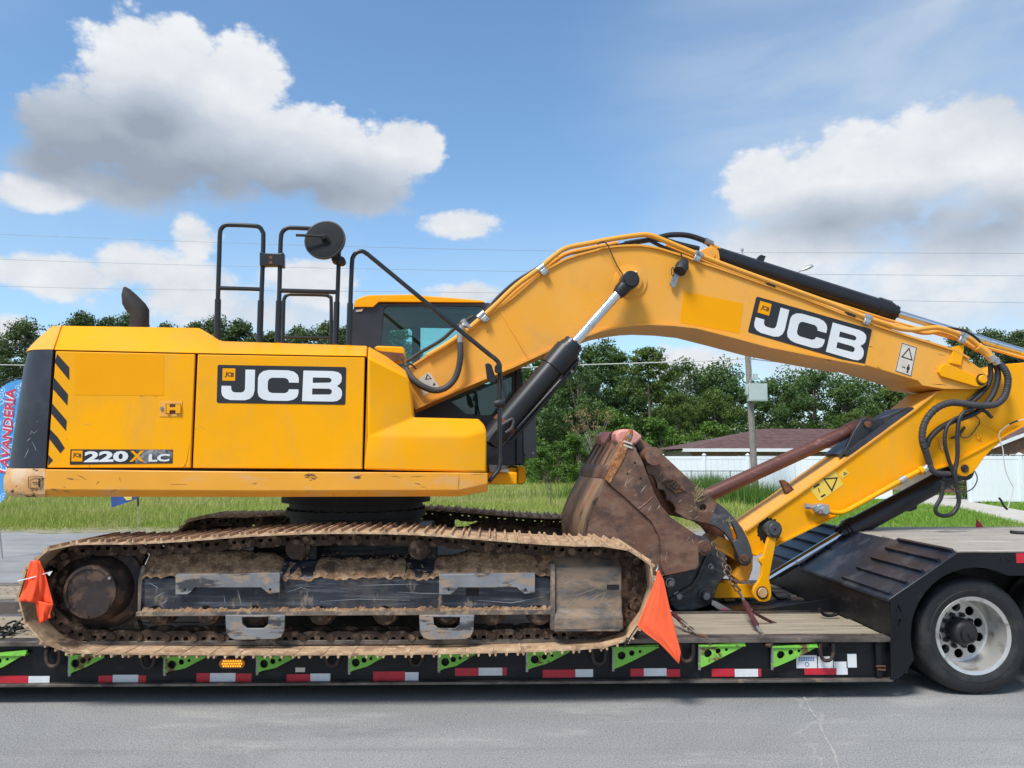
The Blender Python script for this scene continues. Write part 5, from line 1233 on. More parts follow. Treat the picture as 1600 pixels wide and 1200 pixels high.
# --- counterweight: three pieces on rounded sections
def cw_section(py, pxr_, pxl, inset=0., ztop=None):
    a = U(pxr_, py, D0 + inset); z = a.z; xr = lx(a); xl = lx(U(pxl, py, D0 + .30 + inset))
    d0 = D0 + inset - .004; d1 = -d0; r = min(.34, (xr - xl) * .92); pts = []
    pts.append(loc(xr, d0, z))
    for i in range(9):
        t_ = math.pi / 2 * i / 8; pts.append(loc(xl + r - r * math.sin(t_), d0 + (.34 - .34 * math.cos(t_)), z))
    for i in range(9):
        t_ = math.pi / 2 * (1 - i / 8); pts.append(loc(xl + r - r * math.sin(t_), d1 - (.34 - .34 * math.cos(t_)), z))
    pts.append(loc(xr, d1, z)); return pts
part('counterweight_panel', MB().loft([cw_section(*s) for s in ((546.5, 83, 51), (575, 80.7, 43), (610, 78.5, 38), (650, 76, 31), (690, 73.6, 25), (731, 71.6, 19))]), 'black_panel')
part('counterweight_cap', MB().loft([cw_section(*s) for s in ((546, 83.3, 47), (540, 85, 52, .03), (530, 88.6, 62, .10), (518, 92.8, 77, .19), (511, 95, 87, .25), (509, 96, 92, .28))]), 'yellow_fade_skylit')
part('counterweight', MB().loft([cw_section(*s) for s in ((732, 71, 17, -.005), (738, 71, 13, -.012), (750, 71, 10.5, -.016), (766, 71, 10.5, -.016), (772, 71, 13, -.012), (776.5, 71, 19, .01))]), 'yellow_worn')
# pictogram on the counterweight
cwq = lambda x, y: U(x, y, D0 - .028)
pg = part('pictogram', MB().plate([cwq(44, 745), (cwq(66, 744)), cwq(66, 763), cwq(44, 763)], [[cwq(44.7, 745.8), cwq(65.3, 744.8), cwq(65.3, 762.3), cwq(44.7, 762.3)]], UN * .004), 'ink')
part('figure', MB().prism([cwq(59.5, 751), cwq(62, 751), cwq(62, 756), cwq(61.5, 761), cwq(60, 761), cwq(59.5, 756)], UN * .004), 'ink', pg); c = cwq(60.8, 749); part('head', MB().prism(circ(c, .006, UX, ZV, 10), UN * .004), 'ink', pg)
part('arrow', MB().prism([cwq(50, 754), cwq(52, 752.6), cwq(52, 753.6), cwq(56, 753.6), cwq(56, 752.6), cwq(58, 754), cwq(56, 755.4), cwq(56, 754.4), cwq(52, 754.4), cwq(52, 755.4)], UN * .004), 'ink', pg)
# --- front tank housing (stepped box)
def tank():
    mb = MB(); dB = D0 + .32
    A = [U(570.5, 733, D0), U(760, 737, D0 + .03), U(760.5, 668, D0 + .07), U(753, 660, D0 + .09)]
    v = dict(
        a=U(574.5, 557.5, D0), b=U(575, 681, D0), c=U(728, 682.5, D0), d=U(757, 664, D0 + .07), e=U(760.5, 674, D0 + .04), f=U(760, 737.5, D0 + .02), g=U(568.5, 733.5, D0),
        h=U(740, 737.5, D0), i=U(637, 589, D0 + .015), j=U(646, 652, D0 + .075), k=U(748, 654.5, D0 + .09), l=U(640.5, 596, D0 + .02),
        m=U(575.5, 541, D0 + .27), n=U(604, 557, D0 + .24), o=U(634, 579, D0 + .20), q=U(640, 741, D0), r=U(728, 737.5, D0))
    names = list(v); vs = [v[k_] for k_ in names]; ix = {k_: i for i, k_ in enumerate(names)}
    fs = ['gbcr', 'rcef', 'cde', 'bjkc', 'ckd', 'abjli', 'maion']
    F_ = [tuple(ix[ch] for ch in s) for s in fs]
    n = len(vs)
    back = [p + UN * .75 for p in vs]
    bi = {k_: i + n for k_, i in ix.items()}
    F_ += [(ix['f'], ix['e'], bi['e'], bi['f']), (ix['e'], ix['d'], bi['d'], bi['e']), (ix['d'], ix['k'], bi['k'], bi['d']), (ix['k'], ix['j'], bi['j'], bi['k']), (ix['j'], ix['l'], bi['l'], bi['j']), (ix['l'], ix['i'], ix['o'], bi['o'], bi['l']), (ix['o'], ix['n'], bi['n'], bi['o']), (ix['n'], ix['m'], bi['m'], bi['n']), (ix['m'], ix['a'], ix['b'], ix['g'], bi['g'], bi['m']), (ix['g'], ix['r'], ix['f'], bi['f'], bi['g'])]
    mb.add(vs + back, F_)
    return part('tank_housing', mb, 'yellow', smooth=50, bevel=.014, seg=3, ang=12)
tk = tank()
upart('anti_slip_pad', [(764, 726), (792, 728), (796, 738), (766, 738)], D0 + .35, .3, 'guard')
upart('front_step', [(762, 738), (800, 738.5), (808, 738), (808, 757), (762, 757)], D0 + .45, .5, 'yellow', bevel=.008)
upart('cab_base', [(640, 730), (808, 731), (808, 757), (640, 757)], .30, .98, 'yellow', bevel=.01)
upart('cab_step', [(809, 729), (821, 729), (822, 752), (818, 757), (809, 757)], .26, .9, 'yellow', bevel=.012)
# --- cab
CD0, CD1 = .33, 1.24
def cab():
    out = [(548, 492), (556, 474), (765, 473), (806, 545), (817, 585), (819, 727), (648, 727), (546, 560)]
    hole = [(594, 553), (600, 482), (606, 473.5 + 4), (752, 478), (794, 553), (800, 580), (800, 640), (764, 649), (728, 647), (690, 615), (640, 575)]
    f = lambda ps, d: [U(x, y, d) for x, y in ps]
    w = part('cab', MB().plate(f(out, CD0), [f(hole, CD0)], UN * .05), 'black_panel', bevel=.006)
    part('window_glass', MB().prism(f(hole, CD0 + .02), UN * .006), 'glass', w)
    # inner lining behind the window frame, far wall with two openings
    far = lambda ps: [loc(lx(U(x, y, CD0)), CD1, U(x, y, CD0).z) for x, y in ps]
    h1 = [(594, 516), (638, 512), (640, 519), (640, 575), (594, 575)]; h2 = [(664, 500), (752, 502), (772, 545), (772, 600), (664, 600)]
    def unproj(ps):                              # openings given where the photograph shows them, on the far wall
        return [U(x, y, CD1) for x, y in ps]
    H1 = unproj([(609, 516), (640, 513), (644, 518), (644, 585), (608, 585)]); H2 = unproj([(657, 504), (661, 500), (735, 502), (752, 520), (768, 560), (768, 600), (657, 600)])
    part('far_wall', MB().plate(far(out), [H1, H2], UN * .04), 'cab_grey', w)
    part('far_glass', MB().prism(H1, UN * .006), 'glass', w); part('far_glass', MB().prism(H2, UN * .006), 'glass', w)
    x0, x1 = lx(U(548, 500, CD0)), lx(U(765, 473, CD0)); xf = lx(U(818, 640, CD0)); zt = U(560, 474, CD0).z; zb = U(700, 727, CD0).z
    def box(a, b, d0, d1, z0, z1): return MB().prism([loc(a, d0, z0), loc(b, d0, z0), loc(b, d0, z1), loc(a, d0, z1)], UN * (d1 - d0))
    part('ceiling', box(x0 + .05, x1 - .05, CD0 + .055, CD1 - .005, zt - .07, zt - .03), 'cab_grey', w)
    # sloping front frame and panes
    a, b, c_ = U(765, 473, CD0), U(806, 545, CD0), U(817, 585, CD0); e = U(819, 727, CD0)
    dx = CD1 - CD0
    for p, q in ((a, b), (b, c_), (c_, e)):
        for s in (.055, dx - .07):
            part('front_pillar', MB().prism([p + UN * s, q + UN * s, q + UN * s - UX * .05, p + UN * s - UX * .05], UN * .05), 'black_panel', w)
        part('front_glass', MB().prism([p + UN * .11 - UX * .02, q + UN * .11 - UX * .02, q + UN * (dx - .08) - UX * .02, p + UN * (dx - .08) - UX * .02], -UX * .006), 'glass', w)
    part('rear_wall', box(x0, x0 + .05, CD0 + .055, CD1 - .005, zb, zt - .75), 'black_panel', w)
    part('floor', box(x0, xf - .06, CD0 + .055, CD1 - .005, zb, zb + .06), 'seat', w)
    # rounded roof with overhang
    rs = []
    for d, ins in ((CD0 - .03, .05), (CD0 + .02, .01), (CD0 + .3, 0), (CD1 - .3, 0), (CD1 - .02, .01), (CD1 + .03, .05)):
        P_ = [(553, 480), (555, 471), (562, 463.5), (575, 459.5), (640, 458.5), (755, 468), (757, 473), (592, 472), (583, 480)]
        rs.append([loc(lx(U(x, y, CD0)) , d, U(x, y, CD0).z - (ins * .5 if y < 471 else 0)) for x, y in P_])
    part('cab_roof', MB().loft(rs), 'yellow')
    part('roof_trim', MB().prism([U(556, 484, CD0 - .012), U(568, 482, CD0 - .012), U(565, 486.5, CD0 - .012), U(556, 487, CD0 - .012)], UN * .01), 'sticker_pale', w)
    # seat, headrest and a camera housing under the ceiling
    sx = (x0 + x1) / 2
    st = part('seat', box(sx - .18, sx + .35, .55, 1.05, zb + .35, zb + .47), 'seat', bevel=.03)
    part('seat_back', MB().prism([loc(sx - .18, .57, zb + .45), loc(sx - .06, .57, zb + .45), loc(sx - .22, .57, zb + 1.0), loc(sx - .32, .57, zb + 1.0)], UN * .46), 'seat', st, bevel=.03)
    c = U(640, 486, CD0 + .35); part('cab_speaker', MB().rings([(c, .05), (c + UN * .05, .045)], 14), 'seat', w)
    part('sun_blind', MB().prism([U(645, 488, CD0 + .3), U(668, 487, CD0 + .3), U(668, 491, CD0 + .3), U(645, 492, CD0 + .3)], UN * .04), 'seat', w)
cab()
upart('door_screen', [(816, 618), (837, 632), (839, 715), (818, 716)], CD0 - .02, .02, 'grey_plate', bevel=.004)
for x, y in ((833, 708), (819.5, 711)): c = U(x, y, CD0 - .02); part('bolt', MB().rings([(c, .014), (c - UN * .01, .012)], 8), 'steel' if x > 825 else 'black_rail')
upart('cab_front_pillar', [(806, 560), (815, 574), (818, 726), (806, 726)], CD0 - .03, .045, 'black_panel', bevel=.01)
# --- yellow work light box behind the tank housing
wl = upart('work_light', [(584, 543), (590, 540), (628, 541.5), (632, 544), (634, 561), (612, 564), (597, 553)], D0 + .42, .25, 'yellow', bevel=.012)
upart('light_bracket', [(588, 548), (630, 552), (633, 561), (613, 565), (600, 558)], D0 + .41, .02, 'rust', wl)
part('light_wire', MB().tube(smooth_path([U(628, 560, D0 + .4), U(632, 572, D0 + .4), U(640, 568, D0 + .42), U(650, 576, D0 + .5)], 5), .008, 6), 'rubber_grey', wl)
# --- exhaust
e0, e1, e2, e3 = U(218, 512, -.35), U(218, 486, -.35), U(207, 466, -.35), U(196, 448, -.35)
def exhaust():
    mb = MB(); secs = []
    for (a, b), k_ in ((((203.5, 513), (232.5, 513)), 1), (((203.5, 493), (232.5, 483)), 1), (((197, 485), (227, 474)), 1), (((192, 476), (214, 461)), .95), (((191, 463), (203.5, 452)), .75), (((193, 450.5), (197.5, 448.5)), .35)):
        p, q = U(*a, -.35), U(*b, -.35); c = (p + q) / 2; h = (p - q) / 2
        secs.append([c + h * math.cos(2 * math.pi * i / 20) + UN * (.078 * k_ * math.sin(2 * math.pi * i / 20)) for i in range(20)])
    mb.loft(secs)
    M['soot'] = pm('sooty_exhaust', (.022, .02, .022), .8, .1, var=.3, layers=[((.07, .045, .035), .64, 9, .06)])
    part('exhaust_stack', mb, 'soot', smooth=40)
exhaust()
# --- hand rails
def rail(name, pts, d, r, mat='black_rail', n=10, k=7, parent=None):
    ds = d if isinstance(d, (list, tuple)) else [d] * len(pts)
    return part(name, MB().tube(smooth_path([U(x, y, dd) for (x, y), dd in zip(pts, ds)], k), r, n), mat, parent)
dR = D0 + .36
r1 = rail('hand_rail', [(339.5, 534), (340.5, 467), (342.6, 400), (343.6, 368), (345.5, 358), (352, 352.2), (362, 351.5), (394, 352.8), (405, 355), (410, 362), (411.5, 372), (409.5, 440), (405.5, 536)], dR, .0175)
rail('sleeve', [(339, 534), (340.6, 468)], dR, .0235, parent=r1); rail('sleeve', [(405.5, 536), (407.6, 470)], dR, .0235, parent=r1); rail('cross_bar', [(342, 450), (408.5, 452)], dR, .016, parent=r1)
r2 = rail('hand_rail', [(433.8, 535), (436.2, 467), (438, 395), (439, 372), (441, 363), (447, 357.5), (458, 356), (505, 358.5), (521, 361), (528, 369), (529.3, 384), (529, 415), (524.5, 538)], dR, .0175)
rail('sleeve', [(433.8, 535), (436, 470)], dR, .0235, parent=r2); rail('sleeve', [(524.5, 538), (526.2, 472)], dR, .0235, parent=r2); rail('cross_bar', [(438, 454), (526.5, 456.5)], dR, .018, parent=r2)
r3 = rail('inner_rail', [(441.8, 540), (443.3, 478), (444.5, 466), (450, 460.6), (462, 460), (504, 461), (514, 463.5), (517.5, 472), (517, 540)], .25, .0165)
rail('cross_bar', [(442.5, 527), (516.5, 528)], .25, .014, parent=r3)
upart('rail_clamp', [(405.5, 394), (409, 393), (414, 395.5), (438, 395.5), (441, 394), (443.5, 395), (443.5, 416.5), (440, 417), (437, 414.5), (414, 414.5), (409, 416), (405.5, 415)], dR - .035, .07, 'black_rail', r1, bevel=.006)
for y in (400, 408): upart('clamp_mark', [(420.5, y), (425.5, y), (425.5, y + 4.5), (420.5, y + 4.5)], dR - .037, .002, 'rust', r1)
# round mirror, seen from its dark back
mc = U(507.5, 374.5, dR - .12); mr_ = .155
nrm = (UN * -.96 + UX * -.18 + ZV * .18).normalized(); mm = Matrix()
mir = part('mirror', MB().rings([(mc - nrm * .02, mr_), (mc - nrm * .005, mr_ + .003), (mc + nrm * .004, mr_), (mc + nrm * .008, mr_ * .93), (mc + nrm * .010, mr_ * .5), (mc + nrm * .011, .01)], 40), 'mirror_back')
part('mirror_rim', MB().rings([(mc - nrm * .022, mr_ + .003), (mc + nrm * .004, mr_ + .005), (mc + nrm * .006, mr_ - .004)], 40, cap=False), 'rubber', mir)
rail('mirror_arm', [(462.5, 367.5), (480, 368), (506, 369.5)], dR - .17, .011, parent=mir); rail('mirror_arm', [(506, 370), (512, 373), (518, 384), (526, 400)], [dR - .17, dR - .16, dR - .12, dR - .05], .0095, parent=mir)
c = U(505.5, 370, dR - .15); part('mirror_joint', MB().rings([(c + UN * .03, .026), (c - UN * .025, .022)], 14), 'rubber', mir)
for x, y, r in ((524.5, 406, .031), (533.5, 408, .033)): c = U(x, y, dR - .03); part('mirror_clamp', MB().rings([(c + UN * .04, r), (c - UN * .03, r * .95), (c - UN * .04, r * .6)], 16), 'rubber', mir)
# long front hand rail
fp = [(545.5, 539), (547.6, 470), (550, 412), (552, 401), (557.5, 394.5), (566, 392.7), (573, 396.5), (585, 406), (700, 501), (760, 550), (773, 560), (779.5, 568), (781, 580), (780.6, 640), (781, 700), (781, 725), (777.5, 736), (770, 745), (763.5, 753)]
fd = [-.95] * 8 + [-1.0, -1.06, -1.08, -1.09, -1.1, -1.12, -1.14, -1.16, -1.17, -1.18, -1.18]
r4 = rail('front_hand_rail', fp, fd, .0175); rail('sleeve', [(545.3, 539), (547.2, 474)], -.95, .0235, parent=r4)
upart('side_mirror', [(758, 568), (763, 567), (768, 570), (776, 594), (773, 598), (767, 598), (761, 590)], -1.13, .03, 'black_rail', r4, bevel=.006)
for y in (574, 578): c = U(778, y, -1.13); part('mirror_joint', MB().rings([(c - UN * .03, .024), (c + UN * .03, .024)], 12), 'rubber', r4)
rail('mirror_stay', [(783, 585), (787, 605), (789.5, 622), (786, 627)], -1.12, .010, 'rubber', parent=r4)
c0, c1 = U(772, 631, -1.13), U(789, 629, -1.13); part('rail_joint', MB().rings([(c0, .02), (c0.lerp(c1, .2), .03), (c0.lerp(c1, .8), .03), (c1, .02)], 12), 'rubber', r4)
# ================================================================== boom
DB, DBF = -.26, .26
BOOM_TOP = [(640, 575), (733, 516), (800, 467), (837, 435), (858, 420), (882, 407), (903, 399.5), (925, 394), (942, 389), (960, 386.5), (980, 385), (1000, 385), (1016, 387), (1030, 390), (1050, 396), (1070, 402), (1092, 411), (1120, 420), (1200, 448), (1249, 465), (1312, 490), (1380, 514), (1420, 527), (1450, 536), (1492, 549), (1512, 561), (1532, 576)]
BOOM_TIP = [(1541, 585), (1544, 594), (1541, 602), (1533, 607), (1522, 608.5), (1474, 608), (1441, 602.5), (1434, 595)]
BOOM_BOT = [(1350, 570), (1280, 557), (1200, 541), (1140, 525), (1087, 511.5), (1050, 507.5), (1012, 506), (990, 507), (975, 509), (957, 512), (940, 515.5), (910, 526), (880, 538), (857, 547), (800, 573), (784, 579.5), (720, 606), (648, 638), (630, 646)]
bp = BOOM_TOP + BOOM_TIP + BOOM_BOT
boom = part('boom', MB().prism([U(x, y, DB) for x, y in bp], UN * (DBF - DB)), 'yellow_fade_skylit', bevel=.006)
def edge_strip(name, pts, d0, d1, th, mat, parent, inward=0.):
    """plate of thickness th along a pixel polyline of the near face, from lateral d0 to d1"""
    P_ = [U(x, y, DB) for x, y in pts]; secs = []
    for i, p in enumerate(P_):
        t_ = (P_[min(i + 1, len(P_) - 1)] - P_[max(i - 1, 0)]).normalized(); n = t_.cross(UN).normalized()
        a = p + UN * (d0 - DB); b = p + UN * (d1 - DB); secs.append([a + n * inward, b + n * inward, b + n * (inward + th), a + n * (inward + th)])
    return part(name, MB().loft(secs), mat, parent, smooth=30)
edge_strip('top_plate', BOOM_TOP[:-1], DB - .022, DBF + .022, .018, 'yellow_fade_skylit', boom, -.004)
edge_strip('bottom_plate', BOOM_BOT[:-1], DB - .022, DBF + .022, .018, 'yellow_fade_skylit', boom, -.004)
# weld seams, boss, fork cheek
def bar(name, a, b, d, w, th, mat, parent):
    p, q = U(*a, d), U(*b, d); t_ = (q - p).normalized(); n = t_.cross(UN); return part(name, MB().prism([p - n * w, q - n * w, q + n * w, p + n * w], UN * th), mat, parent, bevel=.004)
bar('weld_seam', (783, 487), (826, 560), DB - .007, .010, .008, 'yellow_fade_skylit', boom)
bar('weld_seam', (641, 603), (661, 634), DB - .007, .010, .008, 'yellow_fade_skylit', boom)
bc = U(985, 440, DB)
part('boss', MB().rings([(bc + UN * .002, .152), (bc - UN * .012, .150), (bc - UN * .014, .142)], 40), 'yellow_fade_skylit', boom)
part('boss', MB().rings([(bc + UN * .002, .105), (bc - UN * .035, .10), (bc - UN * .04, .09)], 32), 'yellow_fade_skylit', boom)
upart('fork_cheek', [(1469, 573), (1476, 568.5), (1484, 569), (1526, 588), (1538, 593), (1541, 600), (1535, 605), (1524, 604), (1471, 588), (1467, 581)], DB - .03, .03, 'yellow', boom, bevel=.006)
c = U(1533, 593, DB - .03); part('pin', MB().rings([(c + UN * .6, .040), (c - UN * .03, .040), (c - UN * .036, .034)], 24), 'yellow', boom)
part('pin_rim', MB().rings([(c - UN * .004, .054), (c - UN * .014, .052)], 24), 'drive', boom)
upart('pipe_bracket', [(1490, 542), (1507, 538), (1505, 556), (1502, 568), (1486, 565)], DB - .02, .03, 'yellow', boom, bevel=.004)
upart('bracket_foot', [(1486, 562), (1503, 565), (1502, 571), (1485, 567.5)], DB - .03, .03, 'yellow', boom, bevel=.003)
# unfaded patch and the big decal on the boom
upart('repainted_patch', [(1068, 455), (1161, 474), (1155, 521), (1062.5, 504)], DB - .0015, .0013, 'yellow_fresh', boom)
decal_set(boom, [(1182, 463), (1362.5, 514.5), (1351, 572), (1168.5, 519)], DB)
def warn(parent, d, q, mat, tri, fig):
    pl = lambda u, v: U(*bil(q, u, v), d - .0036)
    s = upart('warning_sticker', q, d - .0024, .0022, mat, parent)
    a, b, c_ = tri; m_ = lambda k_: tuple(((x - (a[0] + b[0] + c_[0]) / 3) * k_ + (a[0] + b[0] + c_[0]) / 3, (y - (a[1] + b[1] + c_[1]) / 3) * k_ + (a[1] + b[1] + c_[1]) / 3) for x, y in tri)
    part('warning_triangle', MB().plate([pl(*p) for p in tri], [[pl(*p) for p in m_(.72)]], UN * .0011), 'ink', s)
    fx, fy = fig
    part('figure', MB().prism([pl(fx + dx, fy + dy) for dx, dy in ((-.07, .06), (.07, .06), (.10, -.05), (.05, -.05), (.05, -.16), (-.05, -.16), (-.05, -.05), (-.10, -.05))], UN * .0011), 'ink', s)
    part('figure_head', MB().prism([pl(fx + .05 * math.cos(k_ * .785), fy + .10 + .03 * math.sin(k_ * .785)) for k_ in range(8)], UN * .0011), 'ink', s)
    part('arrow', MB().prism([pl(fx - .38 + dx, fy - .02 + dy) for dx, dy in ((0, 0), (.06, .035), (.06, .012), (.16, .012), (.16, .035), (.22, 0), (.16, -.035), (.16, -.012), (.06, -.012), (.06, -.035))], UN * .0011), 'ink', s)
    part('sticker_border', MB().plate([pl(*p) for p in ((.015, .01), (.985, .01), (.985, .99), (.015, .99))], [[pl(*p) for p in ((.05, .03), (.95, .03), (.95, .97), (.05, .97))]], UN * .0011), 'ink', s)
    return s
warn(boom, DB, [(1409, 535), (1433, 542.5), (1424, 588.5), (1398.5, 580)], 'sticker_pale', ((.16, .52), (.9, .52), (.53, .92)), (.72, .24))
s = upart('warning_sticker', [(655, 591), (671, 581), (686, 604), (660, 620)], DB - .0024, .0022, 'sticker_pale', boom)
pl = lambda x, y: U(x, y, DB - .0038)
part('warning_triangle', MB().plate([pl(664, 593.5), pl(675, 592), pl(667.5, 584)], [[pl(666.4, 592), pl(672.6, 591), pl(668.2, 586.6)]], UN * .001), 'ink', s); part('arrow', MB().prism([pl(676, 603), pl(678, 597), pl(681, 601)], UN * .001), 'ink', s)
# dead lamp hanging on its bracket
wlb = part('dangling_lamp', MB().rings([(U(1062, 424, DB - .09), .055), (U(1066, 416, DB - .06), .062), (U(1070, 408, DB - .03), .035)], 14), 'rubber', boom)
upart('lamp_bracket', [(1047, 443), (1050, 436), (1055, 424), (1064, 425), (1069, 428), (1060, 434), (1056, 447), (1052, 450)], DB - .045, .02, 'steel', boom)
rail('lamp_wire', [(1066, 412), (1066, 404), (1064, 396)], DB - .05, .006, 'rubber', parent=boom); rail('lamp_ring', [(1052, 432), (1049.5, 428), (1049.5, 420), (1051.5, 418), (1053, 424), (1052, 432)], DB - .06, .004, 'rubber', parent=boom)
rail('loose_wire', [(974, 430), (966, 418), (958, 402), (953, 390), (948, 381), (941, 378), (934, 382)], DB - .05, .006, 'rust', parent=boom)
# pipes along the top of the boom
PIPE = [(668, 556), (700, 537), (732, 514), (770, 481), (806, 447), (841, 421), (866, 400), (886, 387.5), (925, 379.5), (965, 372), (1002, 367), (1014, 367.5), (1026, 371), (1060, 385), (1092, 398), (1140, 417), (1250, 457), (1305, 477), (1345, 493), (1385, 506.5), (1404, 513), (1425, 515.5), (1445, 513.5), (1468, 512.5), (1498, 522), (1516, 530), (1530, 541), (1543, 553)]
rail('hydraulic_pipe', PIPE, DB - .02, .0235, 'yellow_fade_skylit', k=5, parent=boom)
PIPE2 = [(650, 575), (700, 543), (740, 513), (770, 489), (806, 456), (841, 428), (868, 407), (888, 396), (925, 388), (965, 380)]
rail('hydraulic_pipe', PIPE2, DB + .05, .022, 'yellow_fade_skylit', k=5, parent=boom)
rail('hydraulic_pipe', [(1040, 384), (1092, 405), (1140, 424), (1250, 464), (1310, 487), (1352, 501), (1392, 513)], DB + .05, .02, 'yellow_fade_skylit', k=5, parent=boom)
rail('hydraulic_pipe', [(1398, 507), (1440, 520), (1470, 519), (1500, 531), (1528, 548)], DB + .06, .02, 'yellow_fade_skylit', k=5, parent=boom)
rail('boom_hose', [(806, 464), (850, 431), (890, 404), (925, 392), (980, 380), (1012, 374)], DB + .03, .014, 'rubber', parent=boom)
rail('boom_hose', [(1010, 373), (1040, 388), (1090, 410), (1130, 425), (1180, 443), (1215, 455)], DB + .02, .017, 'rubber', parent=boom)
rail('boom_hose', [(976, 381), (1000, 377), (1030, 374), (1062, 382), (1092, 389)], DB + .2, .026, 'rubber', parent=boom)
rail('boom_hose', [(1026, 372), (1048, 367), (1075, 368), (1100, 376), (1108, 381), (1117, 388)], DB + .22, .026, 'rubber', parent=boom)
rail('hose_end', [(1101, 376), (1113, 382)], DB + .22, .032, 'steel', parent=boom); rail('hose_end', [(975, 381.5), (993, 378.5)], DB + .2, .024, 'steel', parent=boom)
rail('boom_hose', [(634, 566), (660, 549), (690, 531), (712, 512), (740, 494)], DB + .12, .017, 'rubber', parent=boom)
rail('boom_hose', [(760, 486), (780, 463), (806, 440), (832, 424), (850, 412)], DB + .2, .018, 'rubber', parent=boom)
rail('boom_hose', [(1404, 524), (1430, 530), (1452, 534)], DB + .03, .012, 'rubber', parent=boom)
rail('boom_hose', [(1470, 513), (1495, 514), (1520, 524), (1540, 544)], DB + .1, .012, 'rubber', parent=boom)
def clamp_at(x, y, ang, w=.075):
    c = U(x, y, DB - .02); t_ = (UX * math.cos(R(ang)) + ZV * math.sin(R(ang))); k_ = part('pipe_clamp', MB().rings([(c - t_ * w / 2, .031), (c + t_ * w / 2, .031)], 14), 'clamp', boom)
    n = t_.cross(UN); s = -1 if n.z > 0 else 1
    part('clamp_foot', MB().prism([c + n * s * .02 - t_ * .03 - UN * .03, c + n * s * .02 + t_ * .03 - UN * .03, c + n * s * .075 + t_ * .03 - UN * .03, c + n * s * .075 - t_ * .03 - UN * .03], UN * .03), 'clamp', k_, bevel=.004)
    for q in (-.014, .014): b = c + n * s * .058 + t_ * q - UN * .03; part('clamp_bolt', MB().rings([(b, .008), (b - UN * .012, .008)], 6), 'steel', k_)
for a in ((752, 493, 42), (845, 419, 38), (1091, 397.5, -22), (1355, 496, -20), (1504, 525, -25)): clamp_at(*a)
for x, y, an in ((1206, 443, -20), (1331, 490, -20)): c = U(x, y, DB - .03); t_ = UX * math.cos(R(an)) + ZV * math.sin(R(an)); n = t_.cross(UN); part('rubber_block', MB().prism([c - t_ * .045 - n * .022, c + t_ * .045 - n * .022, c + t_ * .045 + n * .022, c - t_ * .045 + n * .022], UN * .06), 'rubber', boom, bevel=.005)
# front elbow fitting and the hose loop that drops back to the upper works
rail('fitting', [(734, 513), (727, 507), (722, 500)], DB - .02, .028, 'clamp', parent=boom); rail('fitting', [(718.7, 536), (718.9, 520), (722, 508)], DB - .06, .024, 'clamp', parent=boom)
rail('loop_hose', [(632, 573), (645, 592), (660, 603.5), (679, 610), (696, 606), (709, 594), (716, 578), (719.5, 556), (719, 536)], [DB + .05, DB - .04] + [DB - .08] * 6 + [DB - .06], .027, 'rubber_grey', parent=boom)
# lug for the stick cylinder
upart('cylinder_lug', [(1092, 410), (1094, 392), (1104, 387), (1116, 386), (1123, 391), (1125, 402), (1124, 421)], -.12, .05, 'yellow_fade_skylit', boom, bevel=.006); upart('cylinder_lug', [(1092, 410), (1094, 392), (1104, 387), (1116, 386), (1123, 391), (1125, 402), (1124, 421)], .07, .05, 'yellow_fade_skylit', boom, bevel=.006)
c = U(1111, 397, -.13); part('lug_pin', MB().rings([(c, .042), (c + UN * .3, .042)], 18), 'yellow_beam', boom)
# --- hydraulic cylinders
def cylinder(name, a, b, rod_end, d, r, r_rod, gland=.2, eye_a=True, eye_b=True):
    A, B_, C_ = U(*a, d), U(*b, d), U(*rod_end, d); t_ = (B_ - A).normalized(); L = (B_ - A).length
    cy = part(name, MB().rings([(A, r * .7), (A + t_ * .02, r), (B_ - t_ * gland, r), (B_ - t_ * (gland - .004), r * 1.13), (B_ - t_ * .085, r * 1.13), (B_ - t_ * .08, r * .98), (B_ - t_ * .05, r * .98), (B_ - t_ * .045, r * .88), (B_, r * .86)], 32), 'black_rail')
    for i in range(8):
        n = t_.cross(UN).normalized(); a_ = 2 * math.pi * i / 8; p = B_ + (n * math.cos(a_) + UN * math.sin(a_)) * r * .68; part('gland_bolt', MB().rings([(p - t_ * .002, .012), (p + t_ * .012, .012)], 6), 'black_rail', cy)
    part('piston_rod', MB().rings([(B_ - t_ * .02, r_rod), (C_, r_rod)], 24), 'chrome', cy)
    return cy, A, B_, C_, t_
